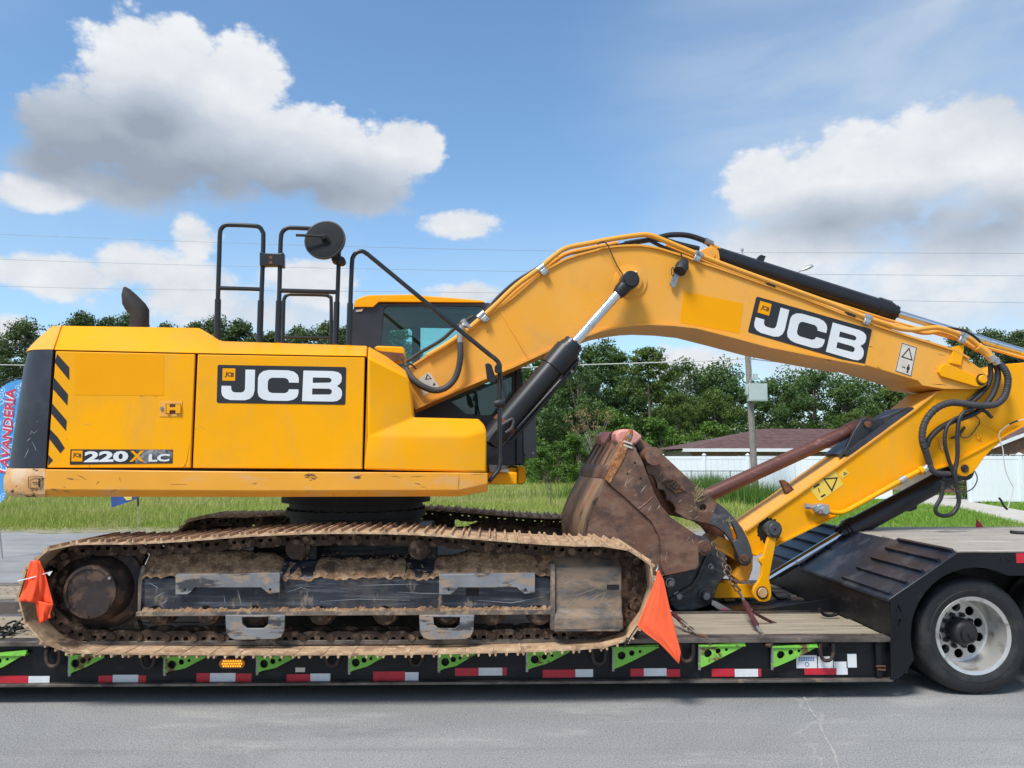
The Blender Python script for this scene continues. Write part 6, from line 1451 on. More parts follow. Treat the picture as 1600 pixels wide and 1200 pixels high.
for sd in (-1, 1):
    d = sd * .40
    cy, A, B_, C_, t_ = cylinder('boom_cylinder', (762, 694), (897, 536), (983, 439), d, .105, .042, .30)
    part('rod_eye', MB().rings([(C_ - UN * .06, .072), (C_ - UN * .055, .08), (C_ + UN * .055, .08), (C_ + UN * .06, .072)], 28), 'black_rail', cy)
    part('rod_eye_neck', MB().rings([(C_ - t_ * .17, .048), (C_ - t_ * .12, .064), (C_ - t_ * .03, .066)], 20), 'black_rail', cy)
    pc = C_ - UN * .07 * 1; part('eye_cap', MB().rings([(pc + UN * .02, .066), (pc - UN * .01, .062), (pc - UN * .012, .02)], 26), 'rubber', cy)
    g = C_ + t_ * .09 + t_.cross(UN) * -.0; part('grease_lug', MB().rings([(g - t_ * .03, .02), (g + t_ * .012, .02)], 8), 'steel', cy)
    n = t_.cross(UN).normalized(); n = n if n.z < 0 else -n
    part('cylinder_pipe', MB().tube(smooth_path([A + t_ * .12 + n * .11 - UN * .03, A + t_ * .2 + n * .135 - UN * .03, B_ - t_ * .35 + n * .135 - UN * .03, B_ - t_ * .2 + n * .15, B_ - t_ * .12 + n * .13], 5), .017, 8), 'black_rail', cy)
    part('cylinder_pipe', MB().tube(smooth_path([A + t_ * .25 + n * .10 - UN * .06, B_ - t_ * .4 + n * .115 - UN * .06, B_ - t_ * .1 + n * .12 - UN * .04], 5), .012, 8), 'black_rail', cy)
    for q in (.22, .12): part('pipe_clip', MB().rings([(B_ - t_ * q + n * .14 - UN * .01, .022), (B_ - t_ * (q - .025) + n * .14 - UN * .01, .022)], 8), 'steel', cy)
    part('hose_band', MB().rings([(A + t_ * .20, .109), (A + t_ * .245, .109)], 28), 'rust', cy)
    part('barrel_eye', MB().rings([(A - UN * .07, .11), (A + UN * .07, .11)], 24), 'black_rail', cy)
rail('cylinder_hose', [(762, 690), (775, 672), (800, 655), (800, 668), (790, 676)], -.52, .014, 'rubber_grey'); upart('cylinder_port', [(785, 663), (797, 658), (799, 665), (788, 671)], -.46, .06, 'rust')
cy, A, B_, C_, t_ = cylinder('stick_cylinder', (1112, 398), (1399, 489), (1640, 563), 0, .088, .038, .20)
part('barrel_eye', MB().rings([(A - UN * .065, .08), (A + UN * .065, .08)], 24), 'yellow_beam', cy)
q = A.lerp(B_, .245); n = t_.cross(UN).normalized(); n = n if n.z > 0 else -n; part('cylinder_port', MB().prism([q + n * .07 - t_ * .04, q + n * .07 + t_ * .04, q + n * .15 + t_ * .05, q + n * .15], UN * .06), 'black_rail', cy)
part('cylinder_pipe', MB().tube([A + t_ * .9 - n * .11 - UN * .05, B_ - t_ * .1 - n * .11 - UN * .05, C_ - n * .075 - UN * .05 - t_ * .3], .016, 8), 'yellow_fade_skylit', cy)

# ================================================================== stick
DS, DSF = -.20, .20
S_TOP = [(1655, 566), (1610, 566), (1567, 569), (1545, 590), (1500, 604), (1462, 612), (1428, 640), (1315, 722), (1245, 772), (1200, 803), (1162, 830)]
S_BOT = [(1166, 850), (1177, 869), (1212, 852), (1312, 803), (1390, 765), (1433, 741), (1482, 727), (1560, 686), (1600, 664), (1662, 630)]
stick = part('stick', MB().prism([U(x, y, DS) for x, y in S_TOP + S_BOT], UN * (DSF - DS)), 'yellow', bevel=.006)
def edge_strip2(name, pts, ext, th, mat, inward):
    P_ = [U(x, y, DS) for x, y in pts]; secs = []
    for i, p in enumerate(P_):
        tt_ = (P_[min(i + 1, len(P_) - 1)] - P_[max(i - 1, 0)]).normalized(); nn = tt_.cross(UN).normalized()
        a = p - UN * ext; b = p + UN * (DSF - DS + ext); secs.append([a + nn * inward, b + nn * inward, b + nn * (inward + th), a + nn * (inward + th)])
    return part(name, MB().loft(secs), mat, stick, smooth=30)
edge_strip2('top_plate', [(1462, 612), (1428, 640), (1315, 722), (1245, 772), (1200, 803), (1164, 829)], .02, .016, 'yellow_fade_skylit', -.004)
edge_strip2('bottom_plate', [(1180, 868), (1212, 852), (1312, 803), (1390, 765), (1433, 741), (1482, 727), (1560, 686), (1600, 664), (1655, 634)], .02, .016, 'yellow', -.004)
lug = [(1484, 726), (1496, 740), (1502, 743.5), (1510, 744.5), (1520, 739), (1529, 728), (1537, 716), (1549, 703), (1570, 686), (1560, 683)]
upart('cylinder_lug', lug, DS - .005, .05, 'yellow', stick, bevel=.005); upart('cylinder_lug', lug, DSF - .045, .05, 'yellow', stick, bevel=.005)
c = U(1507, 732, DS - .005); part('pin', MB().rings([(c + UN * .4, .038), (c - UN * .01, .038), (c - UN * .015, .032)], 22), 'drive', stick)
# reinforcing plates and bosses on the stick face
bar('weld_seam', (1530, 660), (1562, 676), DS - .006, .006, .007, 'yellow', stick)
for x, y in ((1530, 683), (1408, 748)): upart('tapped_block', [(x - 4, y - 5), (x + 3, y - 4), (x + 4.5, y + 4), (x - 2.5, y + 4)], DS - .014, .014, 'yellow', stick, bevel=.003); [part('hole', MB().rings([(U(x - .5 + e, y - 2 + e * 1.6, DS - .0155), .006), (U(x - .5 + e, y - 2 + e * 1.6, DS - .013), .006)], 8), 'seam', stick) for e in (0, 2.2)]  # hole: flat dark discs, the shade inside given as colour
for x, y in ((1470, 690), (1473, 700)): upart('tapped_block', [(x - 4, y - 5), (x + 2, y - 6), (x + 4, y + 3), (x - 1, y + 5)], DS - .014, .014, 'yellow_beam', stick, bevel=.003)
# mounting plates of the thumb on the stick
upart('wear_strip', [(1326, 713), (1429, 639), (1426, 636), (1402, 650), (1372, 672), (1322, 709)], DS - .001, .40, 'black_panel', stick)
bar('weld_bead', (1317, 722), (1429, 641), DS - .012, .008, .014, 'bucket_edge', stick)
tmn = [(1312, 716), (1322, 700), (1336, 672), (1346, 656), (1354, 653), (1364, 655), (1378, 653), (1398, 645), (1420, 636), (1424, 640), (1330, 712)]
for d in (-.14, .08): upart('thumb_mount', tmn, d, .04, 'black_paint', stick, bevel=.004)
c = U(1357, 663, -.16); part('mount_pin', MB().rings([(c, .032), (c + UN * .32, .032)], 16), 'rust', stick)
upart('stub', [(1220, 751), (1226, 750), (1231, 754), (1242, 766), (1229, 771)], -.06, .05, 'rust', stick); upart('stub', [(1220, 751), (1226, 750), (1231, 754), (1242, 766), (1229, 771)], .05, .05, 'rust', stick)
# stickers on the stick
q = [(1265, 764), (1304, 735), (1318, 757), (1281, 784)]
s = upart('warning_sticker', q, DS - .0024, .0022, 'sticker_yellow', stick); pl = lambda x, y: U(x, y, DS - .0038)
part('warning_triangle', MB().plate([pl(1286, 747.5), pl(1309.5, 745.5), pl(1300, 769)], [[pl(1289.5, 749.2), pl(1306.5, 747.8), pl(1299.6, 764.2)]], UN * .001), 'ink', s)
part('block', MB().prism([pl(1271, 760.5), pl(1279, 755), pl(1281, 757.5), pl(1272.5, 763)], UN * .001), 'ink', s); part('figure', MB().prism([pl(1282, 775.5), pl(1288, 772), pl(1290.5, 772.5), pl(1289, 774.5), pl(1284, 777.5)], UN * .001), 'ink', s)
part('arrow', MB().prism([pl(1278, 762.5), pl(1280.5, 764), pl(1280, 766), pl(1282, 769), pl(1280, 769), pl(1278.5, 765)], UN * .001), 'ink', s)
s = upart('warning_sticker', [(1310, 741), (1321, 732.5), (1327, 740), (1315.5, 748)], DS - .0024, .0022, 'sticker_yellow', stick); part('warning_triangle', MB().plate([pl(1318, 737), pl(1324, 739.5), pl(1319, 743)], [[pl(1319, 738.5), pl(1322, 739.6), pl(1319.6, 741.4)]], UN * .001), 'ink', s)
# grey valve with its feed pipe
v0 = part('valve', MB().prism([U(x, y, DS - .09) for x, y in ((1277, 789), (1284, 787), (1296, 789), (1297, 803), (1291, 806), (1279, 803))], UN * .09), 'galv', stick, bevel=.01)
rail('valve_stem', [(1258, 791), (1267, 792), (1279, 795)], DS - .05, .018, 'galv', parent=v0); rail('valve_cap', [(1258, 790.5), (1265, 791.8)], DS - .05, .026, 'galv', parent=v0); rail('valve_plug', [(1271, 791), (1276, 798)], DS - .07, .03, 'galv', parent=v0); c = U(1288, 797, DS - .09); part('valve_nut', MB().rings([(c, .035), (c - UN * .03, .035)], 6), 'galv', v0)
rail('hydraulic_pipe', [(1295, 799), (1305, 801), (1318, 800), (1340, 789), (1400, 755), (1430, 739), (1444, 732)], DS - .06, .022, 'yellow', parent=stick)
def clamp2(x, y, ang, r=.03, w=.07):
    c = U(x, y, DS - .06); tt_ = UX * math.cos(R(ang)) + ZV * math.sin(R(ang)); part('pipe_clamp', MB().rings([(c - tt_ * w / 2, r), (c + tt_ * w / 2, r)], 14), 'clamp', stick)
clamp2(1410, 749.5, 29); clamp2(1446, 733, 35, .036, .07); rail('pipe_socket', [(1436, 737), (1442, 733.5)], DS - .06, .036, 'yellow', parent=stick)
# bucket cylinder under the stick
cy, A, B_, C_, t_ = cylinder('bucket_cylinder', (1500, 735), (1313, 836), (1198, 906), 0, .092, .042, .17)
part('barrel_eye', MB().rings([(A - UN * .07, .095), (A + UN * .07, .095)], 24), 'black_rail', cy)
q = A.lerp(B_, .36); part('cylinder_port', MB().prism([q - ZV * .07, q - ZV * .07 + t_ * .12, q - ZV * .13 + t_ * .1, q - ZV * .14 + t_ * .02], UN * .05), 'black_rail', cy)
# hoses between boom and stick
dh = DS - .13
rail('corrugated_hose', [(1556, 563), (1569, 576), (1575, 592), (1572, 613), (1564, 626), (1550, 633), (1521, 633), (1490, 629), (1468, 635), (1452, 649), (1443, 666), (1441, 687), (1447, 707), (1453, 727)], [DS - .08] + [dh] * 11 + [DS - .1, DS - .07], .030, 'rubber_grey', n=12, k=10)
def ribs():
    pts_ = smooth_path([U(x, y, d) for (x, y), d in zip([(1556, 563), (1569, 576), (1575, 592), (1572, 613), (1564, 626), (1550, 633), (1521, 633), (1490, 629), (1468, 635), (1452, 649), (1443, 666), (1441, 687), (1447, 707)], [DS - .08] + [dh] * 11 + [DS - .1])], 10)
    mb = MB(); acc = 0
    for a, b in zip(pts_[:-1], pts_[1:]):
        L = (b - a).length; k_ = int((acc + L) / .02) - int(acc / .02)
        for j in range(k_): p = a.lerp(b, (j + .5) / k_); t2 = (b - a).normalized(); mb.rings([(p - t2 * .004, .030), (p, .034), (p + t2 * .004, .030)], 10, cap=False)
        acc += L
    o = part('hose_ribs', mb, 'rubber_grey', smooth=60); tag(o, kind='stuff')
ribs()
rail('hose', [(1553, 565), (1559, 580), (1558, 597), (1549, 620), (1530, 641), (1508, 652), (1487, 659), (1466, 671), (1452, 686), (1448, 698)], dh + .05, .026, 'rubber')
rail('hose', [(1548, 568), (1549, 585), (1545, 600), (1535, 614), (1521, 627), (1512, 634)], dh + .07, .017, 'rubber')
rail('hose', [(1546, 570), (1545, 590), (1533, 608), (1518, 622), (1505, 632)], dh + .10, .014, 'rubber')
rail('hose', [(1520, 640), (1508, 643), (1499, 655), (1496, 680), (1496, 712), (1492, 740), (1496, 765), (1498, 785), (1490, 801), (1477, 806), (1465, 803), (1462, 793), (1470, 778), (1473, 762), (1471, 752)], dh, .019, 'rubber', k=8)
rail('hose', [(1500, 651), (1488, 657), (1479, 669), (1476, 690), (1481, 714), (1488, 735), (1491, 745)], dh + .01, .017, 'rubber')
rail('hose', [(1452, 726), (1458, 736), (1468, 740), (1482, 740.5)], dh + .04, .026, 'rubber_grey'); rail('hose_end', [(1481, 740.5), (1484, 740.5)], dh + .04, .022, 'steel'); rail('hose_knot', [(1471, 746), (1482, 750), (1492, 744), (1486, 738)], dh + .05, .022, 'rubber')
rail('hose_stub', [(1528, 640), (1540, 643), (1546, 649), (1550, 652)], dh + .02, .016, 'rubber')
for x, y in ((1551, 562), (1557, 566)): rail('hose_end', [(x - 3, y - 6), (x + 1, y + 3)], dh + .03, .036, 'clamp')
rail('pipe_elbow', [(1528, 541), (1540, 550), (1546, 557), (1552, 562)], DB - .02, .038, 'yellow_fade_skylit')
rail('thin_wire', [(1600, 655), (1590, 658), (1577, 663), (1566, 671), (1561, 678), (1563, 690), (1567, 702), (1569, 722), (1573, 740), (1581, 757), (1583, 763), (1579, 780), (1574, 795)], DS - .03, .0048, 'cable_white', n=6); rail('wire_tape', [(1577, 663), (1583, 660), (1590, 657.5)], DS - .03, .009, 'rubber', n=6); rail('wire_plug', [(1574, 796), (1569, 791), (1565, 783), (1561, 778)], DS - .03, .010, 'rubber', n=6)
rail('thin_wire', [(1523, 736), (1527, 748), (1521, 762), (1508, 768.5), (1493, 767), (1484, 762), (1480, 756)], DS - .02, .0055, 'rubber_grey', n=6); rail('thin_wire', [(1523, 648), (1531, 658), (1526, 668), (1515, 682), (1506, 684), (1500, 680)], DS - .02, .005, 'rubber_grey', n=6)
upart('wire_clip', [(1487, 684), (1497, 680), (1508, 666), (1509, 669), (1499, 683), (1488, 686)], DS - .03, .02, 'rubber')

# ================================================================== linkage, coupler, bucket, thumb
lev = [(1200, 842), (1202, 836), (1214, 838), (1213, 846), (1205, 888), (1202, 905), (1205, 918), (1206, 930), (1203, 938), (1196, 941), (1186, 940), (1179, 934), (1176.5, 925), (1179, 917), (1186, 908), (1190, 898), (1191, 882), (1187, 878), (1187, 873), (1192, 871)]
for d in (DS - .10, DSF + .06): upart('tipping_link', lev, d, .04, 'yellow', bevel=.006)
pc = U(1191, 926, DS - .10); part('link_pin', MB().rings([(pc + UN * .6, .045), (pc - UN * .012, .045), (pc - UN * .016, .04)], 24), 'yellow_worn'); part('pin_ring', MB().rings([(pc - UN * .001, .056), (pc - UN * .006, .054)], 24), 'drive')
pc = U(1209, 827, DS - .11); part('link_pin', MB().rings([(pc + UN * .62, .055), (pc - UN * .02, .055), (pc - UN * .026, .05)], 24), 'coupler'); part('pin_ring', MB().rings([(pc + UN * .05, .075), (pc - UN * .005, .075), (pc - UN * .008, .06)], 28), 'coupler'); part('pin_hole', MB().rings([(pc - UN * .0265, .012), (pc - UN * .027, .012)], 12), 'seam')  # pin hole is a flat dark disc in place of its shade
# grease smear round the pin: a rough raised film
sm = [U(1209 + 1.0 * math.cos(a) * r - 8, 827 + math.sin(a) * r * 1.1 + 2, DS - .002) for a, r in [(2 * math.pi * i / 46, 18 + 1.2 * math.sin(i * 2.3) + random.uniform(-1, 1)) for i in range(46)]]
part('grease', MB().prism(sm, UN * .004), 'seam', stick)
hb = [(1113, 914), (1126, 911), (1180, 914), (1196, 920), (1196, 932), (1180, 934), (1116, 935)]
upart('bucket_link', hb, -.16, .32, 'yellow', bevel=.006)
upart('link_gusset', [(1131, 935), (1149, 935), (1150, 941), (1145, 946), (1136, 944)], -.05, .1, 'yellow_worn', bevel=.005)
upart('stick_nose', [(1160, 850), (1177, 869), (1176, 890), (1170, 907), (1156, 908), (1148, 902), (1158, 880), (1120, 858), (1112, 848), (1122, 838)], DS + .03, .34, 'yellow_beam', bevel=.006)
# coupler
cp = [(1091, 868), (1090, 836), (1098, 838), (1107, 843), (1113, 850), (1120, 858), (1134, 866), (1136, 896), (1121, 916), (1115, 938), (1106, 947), (1084, 954), (1057, 954), (1047, 943), (1036, 901), (1060, 894), (1086, 890)]
for d in (-.30, .26): upart('coupler_plate', cp, d, .04, 'coupler', bevel=.008)
upart('coupler_body', [(1094, 860), (1128, 868), (1130, 895), (1112, 925), (1080, 945), (1060, 945), (1050, 920)], -.25, .5, 'dark_under')
upart('coupler_rib', [(1046, 936), (1062, 924), (1080, 914), (1090, 898), (1101, 872), (1108, 862), (1112, 866), (1104, 880), (1094, 905), (1084, 921), (1064, 931), (1049, 943)], -.325, .03, 'coupler', bevel=.008)
for x, y, r in ((1046.5, 910, .030), (1059, 931, .028), (1102.5, 931, .05), (1110, 885, .018)):
    c = U(x, y, -.30); part('coupler_pin', MB().rings([(c, r * 1.5), (c - UN * .012, r * 1.45), (c - UN * .014, r), (c - UN * .04, r), (c - UN * .044, r * .85)], 20), 'steel' if r < .04 else 'coupler')
c = U(1102.5, 931, -.34); part('pin_nut', MB().rings([(c, .034), (c - UN * .03, .034)], 6), 'steel')
c = U(1100, 856, -.425); part('bucket_pin', MB().rings([(c + UN * .68, .066), (c, .066), (c - UN * .008, .06), (c - UN * .01, .036), (c - UN * .02, .034)], 24), 'bucket'); part('pin_ring', MB().rings([(c + UN * .03, .075), (c + UN * .006, .072)], 24), 'coupler')
# bucket: side plates, skin, lip, teeth
BD0, BD1 = -.56, .56
skin_px = [(976, 689), (945, 748), (936, 765), (925, 787), (916, 810), (912, 832), (914, 858), (924, 884), (942, 902), (970, 912), (1002, 908), (1037, 899), (1060, 893), (1090, 884)]
inner_px = [(1090, 837), (1047, 808), (1032, 790), (1022, 771), (1011, 743), (1002, 719), (989, 697)]
side = [U(x, y, BD0) for x, y in skin_px + inner_px]
bk = part('bucket', MB().loft([[p, p + UN * (BD1 - BD0), p + UN * (BD1 - BD0) + off, p + off] for p, off in [(U(x, y, BD0), (U(985, 830, BD0) - U(x, y, BD0)).normalized() * .03) for x, y in skin_px]]), 'bucket_skin', smooth=50)
for d in (BD0, BD1 - .03):
    part('side_plate', MB().prism([p + UN * (d - BD0) for p in side], UN * .03), 'bucket', bk, bevel=.004)
# welded cutter plate on the side, with its fold line
cut = [(975, 690), (989, 697), (1002, 719), (1011, 743), (1022, 771), (1032, 790), (1047, 808), (1089.5, 837), (1091, 883), (1086, 889), (1038, 899), (1030, 882), (1032, 862), (1029, 838), (1016, 814), (997, 797), (972, 774), (949, 755), (945, 748), (960, 719)]
for d in (BD0 - .022, BD1): part('cutter_plate', MB().prism([U(x, y, BD0) + UN * (d - BD0) for x, y in cut], UN * .022), 'bucket', bk, bevel=.004)
bar('weld_bead', (998, 796), (1022, 776), BD0 - .026, .006, .008, 'bucket', bk); bar('weld_bead', (930, 832), (962, 768), BD0 - .008, .005, .010, 'bucket', bk)
upart('wear_patch', [(945, 748), (953, 756), (976, 714), (982, 697), (974, 690), (960, 719)], BD0 - .030, .009, 'bucket_edge', bk, bevel=.003)
for x, y in ((992, 723), (1001, 748), (981, 740)): c = U(x, y, BD0 - .0225); part('hole', MB().rings([(c, .011), (c + UN * .003, .011)], 12), 'seam', bk)  # dark discs on the plate stand for the shade in holes
# lip and teeth across the front
lipA, lipB = [(945, 748), (947, 741), (960, 716), (976, 689), (982, 692), (968, 722), (953, 752)], None
part('lip', MB().prism([U(x, y, BD0) for x, y in lipA], UN * (BD1 - BD0)), 'bucket_skin', bk, bevel=.006)
part('lip_band', MB().prism([U(x, y, BD0) for x, y in ((944.2, 748), (947, 735), (952, 726), (957, 728), (951, 742), (949, 750))], UN * (BD1 - BD0)), 'bucket', bk, bevel=.004)
NT_ = 6
for i in range(NT_):
    d = BD0 + .02 + (BD1 - BD0 - .10) * i / (NT_ - 1)
    tp_ = [(949, 740), (955, 724), (970, 694), (981, 676), (986, 669.5), (990, 671), (989, 682), (983, 697), (968, 724)]
    b_ = part('tooth', MB().prism([U(x, y, BD0) + UN * (d - BD0 - (.026 if i == 0 else 0)) for x, y in tp_], UN * .06), 'bucket_edge' if i == 0 else 'rust', bk, bevel=.012)
    bar('tooth_ridge', (955, 727), (978, 686), 0, .010, .03, 'rust', bk); o = bk.children[-1]
    o.location = UN * (d + .015) - UX * .004 + ZV * .006
    o.location = Vector(o.location)
tcap = U(983.5, 682, BD0 - .03); part('tooth_pin', MB().rings([(tcap, .018), (tcap - UN * .012, .018), (tcap - UN * .013, .008)], 14), 'steel', bk)
for y0 in (688, 694): upart('tooth_band', [(975, y0), (988, y0 + 4.5), (988, y0 + 7), (974, y0 + 2.6)], BD0 - .034, .008, 'sticker_pale', bk)
# inside of the bucket stays dark by itself; hinge ears
for d in (-.40, .36): upart('bucket_ear', [(1072, 828), (1090, 837), (1100, 841), (1110, 848), (1113, 857), (1108, 866), (1098, 870), (1080, 880), (1060, 880)], d, .04, 'coupler', bk, bevel=.005)
# thumb
th = [(984, 682), (990, 678), (1000, 684), (1036, 710), (1070, 742), (1093, 763), (1116, 781), (1134, 795), (1149, 811), (1160, 825), (1168, 840), (1174, 856), (1176, 868), (1174, 879), (1167, 885), (1160, 884), (1154, 877), (1150, 862), (1143, 846), (1132, 832), (1119, 823), (1104, 818), (1090, 815), (1074, 812), (1056, 801), (1055, 792), (1047, 783), (1040, 782), (1041, 774), (1037, 766), (1027, 764), (1026, 755), (1021, 744), (1012, 741), (1006, 722), (998, 704)]
hole = lambda d: circ(U(1099, 793.5, d), .030, UX, ZV, 16)
slot = lambda d: [U(x, y, d) for x, y in ((1139, 818), (1144, 817), (1153, 838), (1152, 846), (1147, 842))]
TD0, TD1 = -.30, .26
tb = part('thumb', MB().plate([U(x, y, TD0) for x, y in th], [hole(TD0), slot(TD0)], UN * .05), 'bucket', bevel=.006)
sh = UN * (TD1 - TD0)
part('thumb_plate', MB().plate([U(x, y, TD0) + sh for x, y in th], [[p + sh for p in hole(TD0)]], UN * .05), 'bucket', tb, bevel=.006)
part('thumb_web', MB().prism([U(x, y, TD0) + UN * .05 for x, y in ((1040, 722), (1090, 768), (1140, 808), (1132, 812), (1090, 785), (1050, 752))], UN * (TD1 - TD0 - .05)), 'bucket', tb)
upart('thumb_heel', [(1145, 846), (1152, 843), (1160, 846), (1166, 862), (1172, 868), (1171, 879), (1164, 883), (1157, 880)], TD0 - .028, .028, 'coupler', tb, bevel=.005)
upart('thumb_shank', [(1121, 786), (1134, 796), (1149, 812), (1160, 826), (1167.5, 841), (1173, 857), (1175, 868), (1173, 878), (1167, 883.5), (1160, 882.5), (1155, 876), (1151, 862), (1153, 846), (1152, 836), (1144, 817.5), (1139, 818), (1141, 826), (1146, 843), (1141, 842), (1132, 831), (1119, 822), (1108, 818)], TD0 - .004, .004, 'coupler', tb)
c = U(1163, 872, TD0 - .03); part('thumb_pin', MB().rings([(c + UN * .7, .034), (c, .034), (c - UN * .014, .03)], 18), 'rust', tb)
c = U(1022, 712.5, TD0 - .22); part('thumb_tube', MB().rings([(c, .078), (c + UN * .9, .078)], 32), 'bucket', tb)
# painted finger tips
for d, w in ((TD0 - .10, .20), (TD1 - .02, .20)):
    P_ = [U(x, y, TD0) + UN * (d - TD0) for x, y in ((962, 694), (958.5, 686), (959, 678), (963, 673), (970, 671), (985, 671.5), (992, 676), (1000, 683), (990, 694), (975, 698), (966, 697))]
    part('finger_tip', MB().prism(P_, UN * w), 'pink', tb, bevel=.02)
# raised cast lettering strokes on the thumb
def raised(poly): upart('raised_mark', poly, TD0 - .014, .016, 'rust', tb, bevel=.003)
for pg_ in ([(1035, 756), (1038, 753), (1060, 769), (1057, 773)], [(1036, 755), (1046, 748), (1048, 750), (1040, 758)], [(1043, 752), (1050, 746), (1057, 751), (1055, 753), (1050, 750), (1046, 754)], [(1046, 758), (1053, 751), (1055.5, 753), (1049, 760)], [(1051, 761.5), (1057, 754), (1059.5, 756), (1054, 763.5)], [(1054, 764), (1061, 756.5), (1063.5, 758.5), (1057, 766)], [(1057, 770), (1060, 766), (1066, 766.5), (1064, 769)], [(1062, 763), (1067, 763), (1073, 767), (1070, 768)]): raised(pg_)
# straw caught on the thumb
def straw(c, n, spread, L, d):
    mb = MB()
    for i in range(n):
        p = U(c[0] + random.gauss(0, spread[0]), c[1] + random.gauss(0, spread[1]), d - random.uniform(0, .03)); a = R(random.gauss(58, 22)); e = p + (UX * math.cos(a) + ZV * math.sin(a)) * random.uniform(.3, 1) * L + UN * random.uniform(-.02, .01); mb.tube([p, (p + e) / 2 - UN * .01, e], .0022, 4)
    M.setdefault('straw', pm('dry_straw', (.36, .28, .15), .9, var=.2, vs=30)); o = part('straw', mb, 'straw', tb); tag(o, kind='stuff')
straw((1089, 779), 46, (2.5, 5), .09, TD0); straw((1136, 816), 10, (3, 2), .05, TD0); straw((1085, 800), 5, (5, 5), .05, TD0)
# thumb strut
a, b = U(1095, 779, 0), U(1346, 664, 0); t_ = (b - a).normalized()
st_ = part('thumb_strut', MB().rings([(a, .065), (b - t_ * .16, .062), (b - t_ * .155, .07), (b - t_ * .03, .07), (b, .05)], 24), 'strut')
part('strut_eye', MB().rings([(b + t_ * .05 - UN * .07, .06), (b + t_ * .05 + UN * .07, .06)], 20), 'rust', st_)
# ================================================================== wear with a shape of its own: chips and scratches as thin raised flakes
def flakes(name, lines, d, mat, parent, w=.7, th=.0006):
    """each line: pixel polyline on the plane d; an irregular sliver"""
    mb = MB()
    for ln in lines:
        n = len(ln)
        if n == 2: ln = [ln[0], ((ln[0][0] + ln[1][0]) / 2 + random.uniform(-.6, .6), (ln[0][1] + ln[1][1]) / 2 + random.uniform(-.6, .6)), ln[1]]
        up, lo = [], []
        for i, (x, y) in enumerate(ln):
            a, b = ln[max(i - 1, 0)], ln[min(i + 1, len(ln) - 1)]; L = math.dist(a, b) or 1; nx, ny = -(b[1] - a[1]) / L, (b[0] - a[0]) / L
            k_ = w * random.uniform(.35, 1.) * (.25 if i in (0, len(ln) - 1) else 1); up.append((x + nx * k_, y + ny * k_)); lo.append((x - nx * k_, y - ny * k_))
        mb.prism([U(x, y, d) for x, y in up + lo[::-1]], UN * th)
    o = part(name, mb, mat, parent, smooth=None); return tag(o, kind='stuff')
M['chip_dark'] = pm('bare_primer_chip', (.07, .03, .015), .7); M['chip_pale'] = pm('pale_scratch', (.42, .42, .43), .6); M['chip_tan'] = pm('tan_scuff', (.38, .29, .21), .8)
flakes('paint_chips', [[(609, 744), (626, 746)], [(640, 745), (664, 744)], [(655, 756), (661, 762), (664, 760), (667, 765)], [(648, 755), (657, 757)], [(700, 771), (726, 769)], [(120, 742), (135, 750)], [(150, 757), (156, 752)], [(266, 757), (292, 757)], [(78, 763), (90, 768)], [(96, 765), (112, 771)], [(186, 745), (188, 752)], [(172, 770), (182, 764)], [(520, 771), (523, 775)], [(735, 741), (758, 741)], [(717, 742), (716, 765)], [(80, 767), (84, 764), (92, 766)]], D0 - .0308, 'chip_dark', bm_, .6)
flakes('paint_chips', [[(288, 731), (292, 720), (294, 708), (296, 694)], [(286, 731), (289, 726), (292, 731)], [(139, 725), (140, 730)], [(104, 651), (105, 652)], [(105.5, 660), (106, 661)], [(104, 686), (105, 687)], [(219, 619), (224, 619)], [(240, 619), (246, 619)], [(86, 560), (88, 563)]], D0 - .0008, 'chip_dark', d1, .55)
flakes('scratches', [[(310, 664), (320, 671)], [(128, 664), (142, 662)], [(306, 668), (312, 672)]], D0 - .0008, 'chip_tan', d2, .4)
flakes('scratches', [[(47, 672), (53, 677), (60, 671)], [(50, 690), (55, 700), (60, 712), (64, 726)], [(42, 690), (48, 684)], [(56, 659), (68, 657)], [(46, 679), (50, 674)], [(76, 568), (77.5, 577)], [(38, 716), (45, 700)]], D0 + .0, 'chip_pale', [o for o in ex.children if o.name.startswith('counterweight_panel')][0], .45)
flakes('paint_chips', [[(1356, 541), (1364, 543)], [(1100, 508), (1106, 511)], [(1290, 562), (1300, 565)], [(1370, 573), (1377, 577)], [(1455, 600), (1480, 602)], [(1500, 580), (1512, 584)], [(868, 403), (874, 401)], [(1465, 553), (1476, 556)]], DB - .0008, 'chip_dark', boom, .6)
flakes('scuffs', [[(986, 733), (981, 740)], [(981, 747), (977, 757), (979, 763)], [(1032, 788), (1027, 796)], [(1042, 862), (1040, 876), (1043, 880)], [(1012, 800), (1018, 790)], [(1078, 838), (1073, 846)], [(1081, 842), (1084, 850)], [(990, 775), (996, 772)], [(1000, 770), (1010, 758)], [(975, 760), (990, 745)]], BD0 - .0235, 'chip_tan', bk, .9)
flakes('scuffs', [[(1035, 735), (1030, 744)], [(1076, 800), (1083, 796)], [(1060, 785), (1066, 780)], [(1110, 795), (1117, 802)], [(1084, 812), (1092, 806)], [(1040, 748), (1034, 752)]], TD0 - .0012, 'chip_tan', tb, .8)
def flakes_y(name, lines, Y, mat, parent, w):
    global U
    keep = U; U = lambda x, y, d: oy(x, y, Y)
    try: return flakes(name, lines, 0, mat, parent, w)
    finally: U = keep
flakes_y('scratches', [[(240, 935), (258, 925)], [(250, 945), (262, 938)], [(232, 910), (246, 918), (244, 926)], [(350, 930), (352, 945)], [(500, 940), (560, 936), (640, 938)], [(560, 915), (660, 913)], [(370, 920), (377, 945)], [(745, 938), (800, 942), (850, 932)], [(620, 925), (700, 928)], [(450, 925), (470, 918), (486, 922)]], Yf - .0008, 'chip_pale', fr, .45)
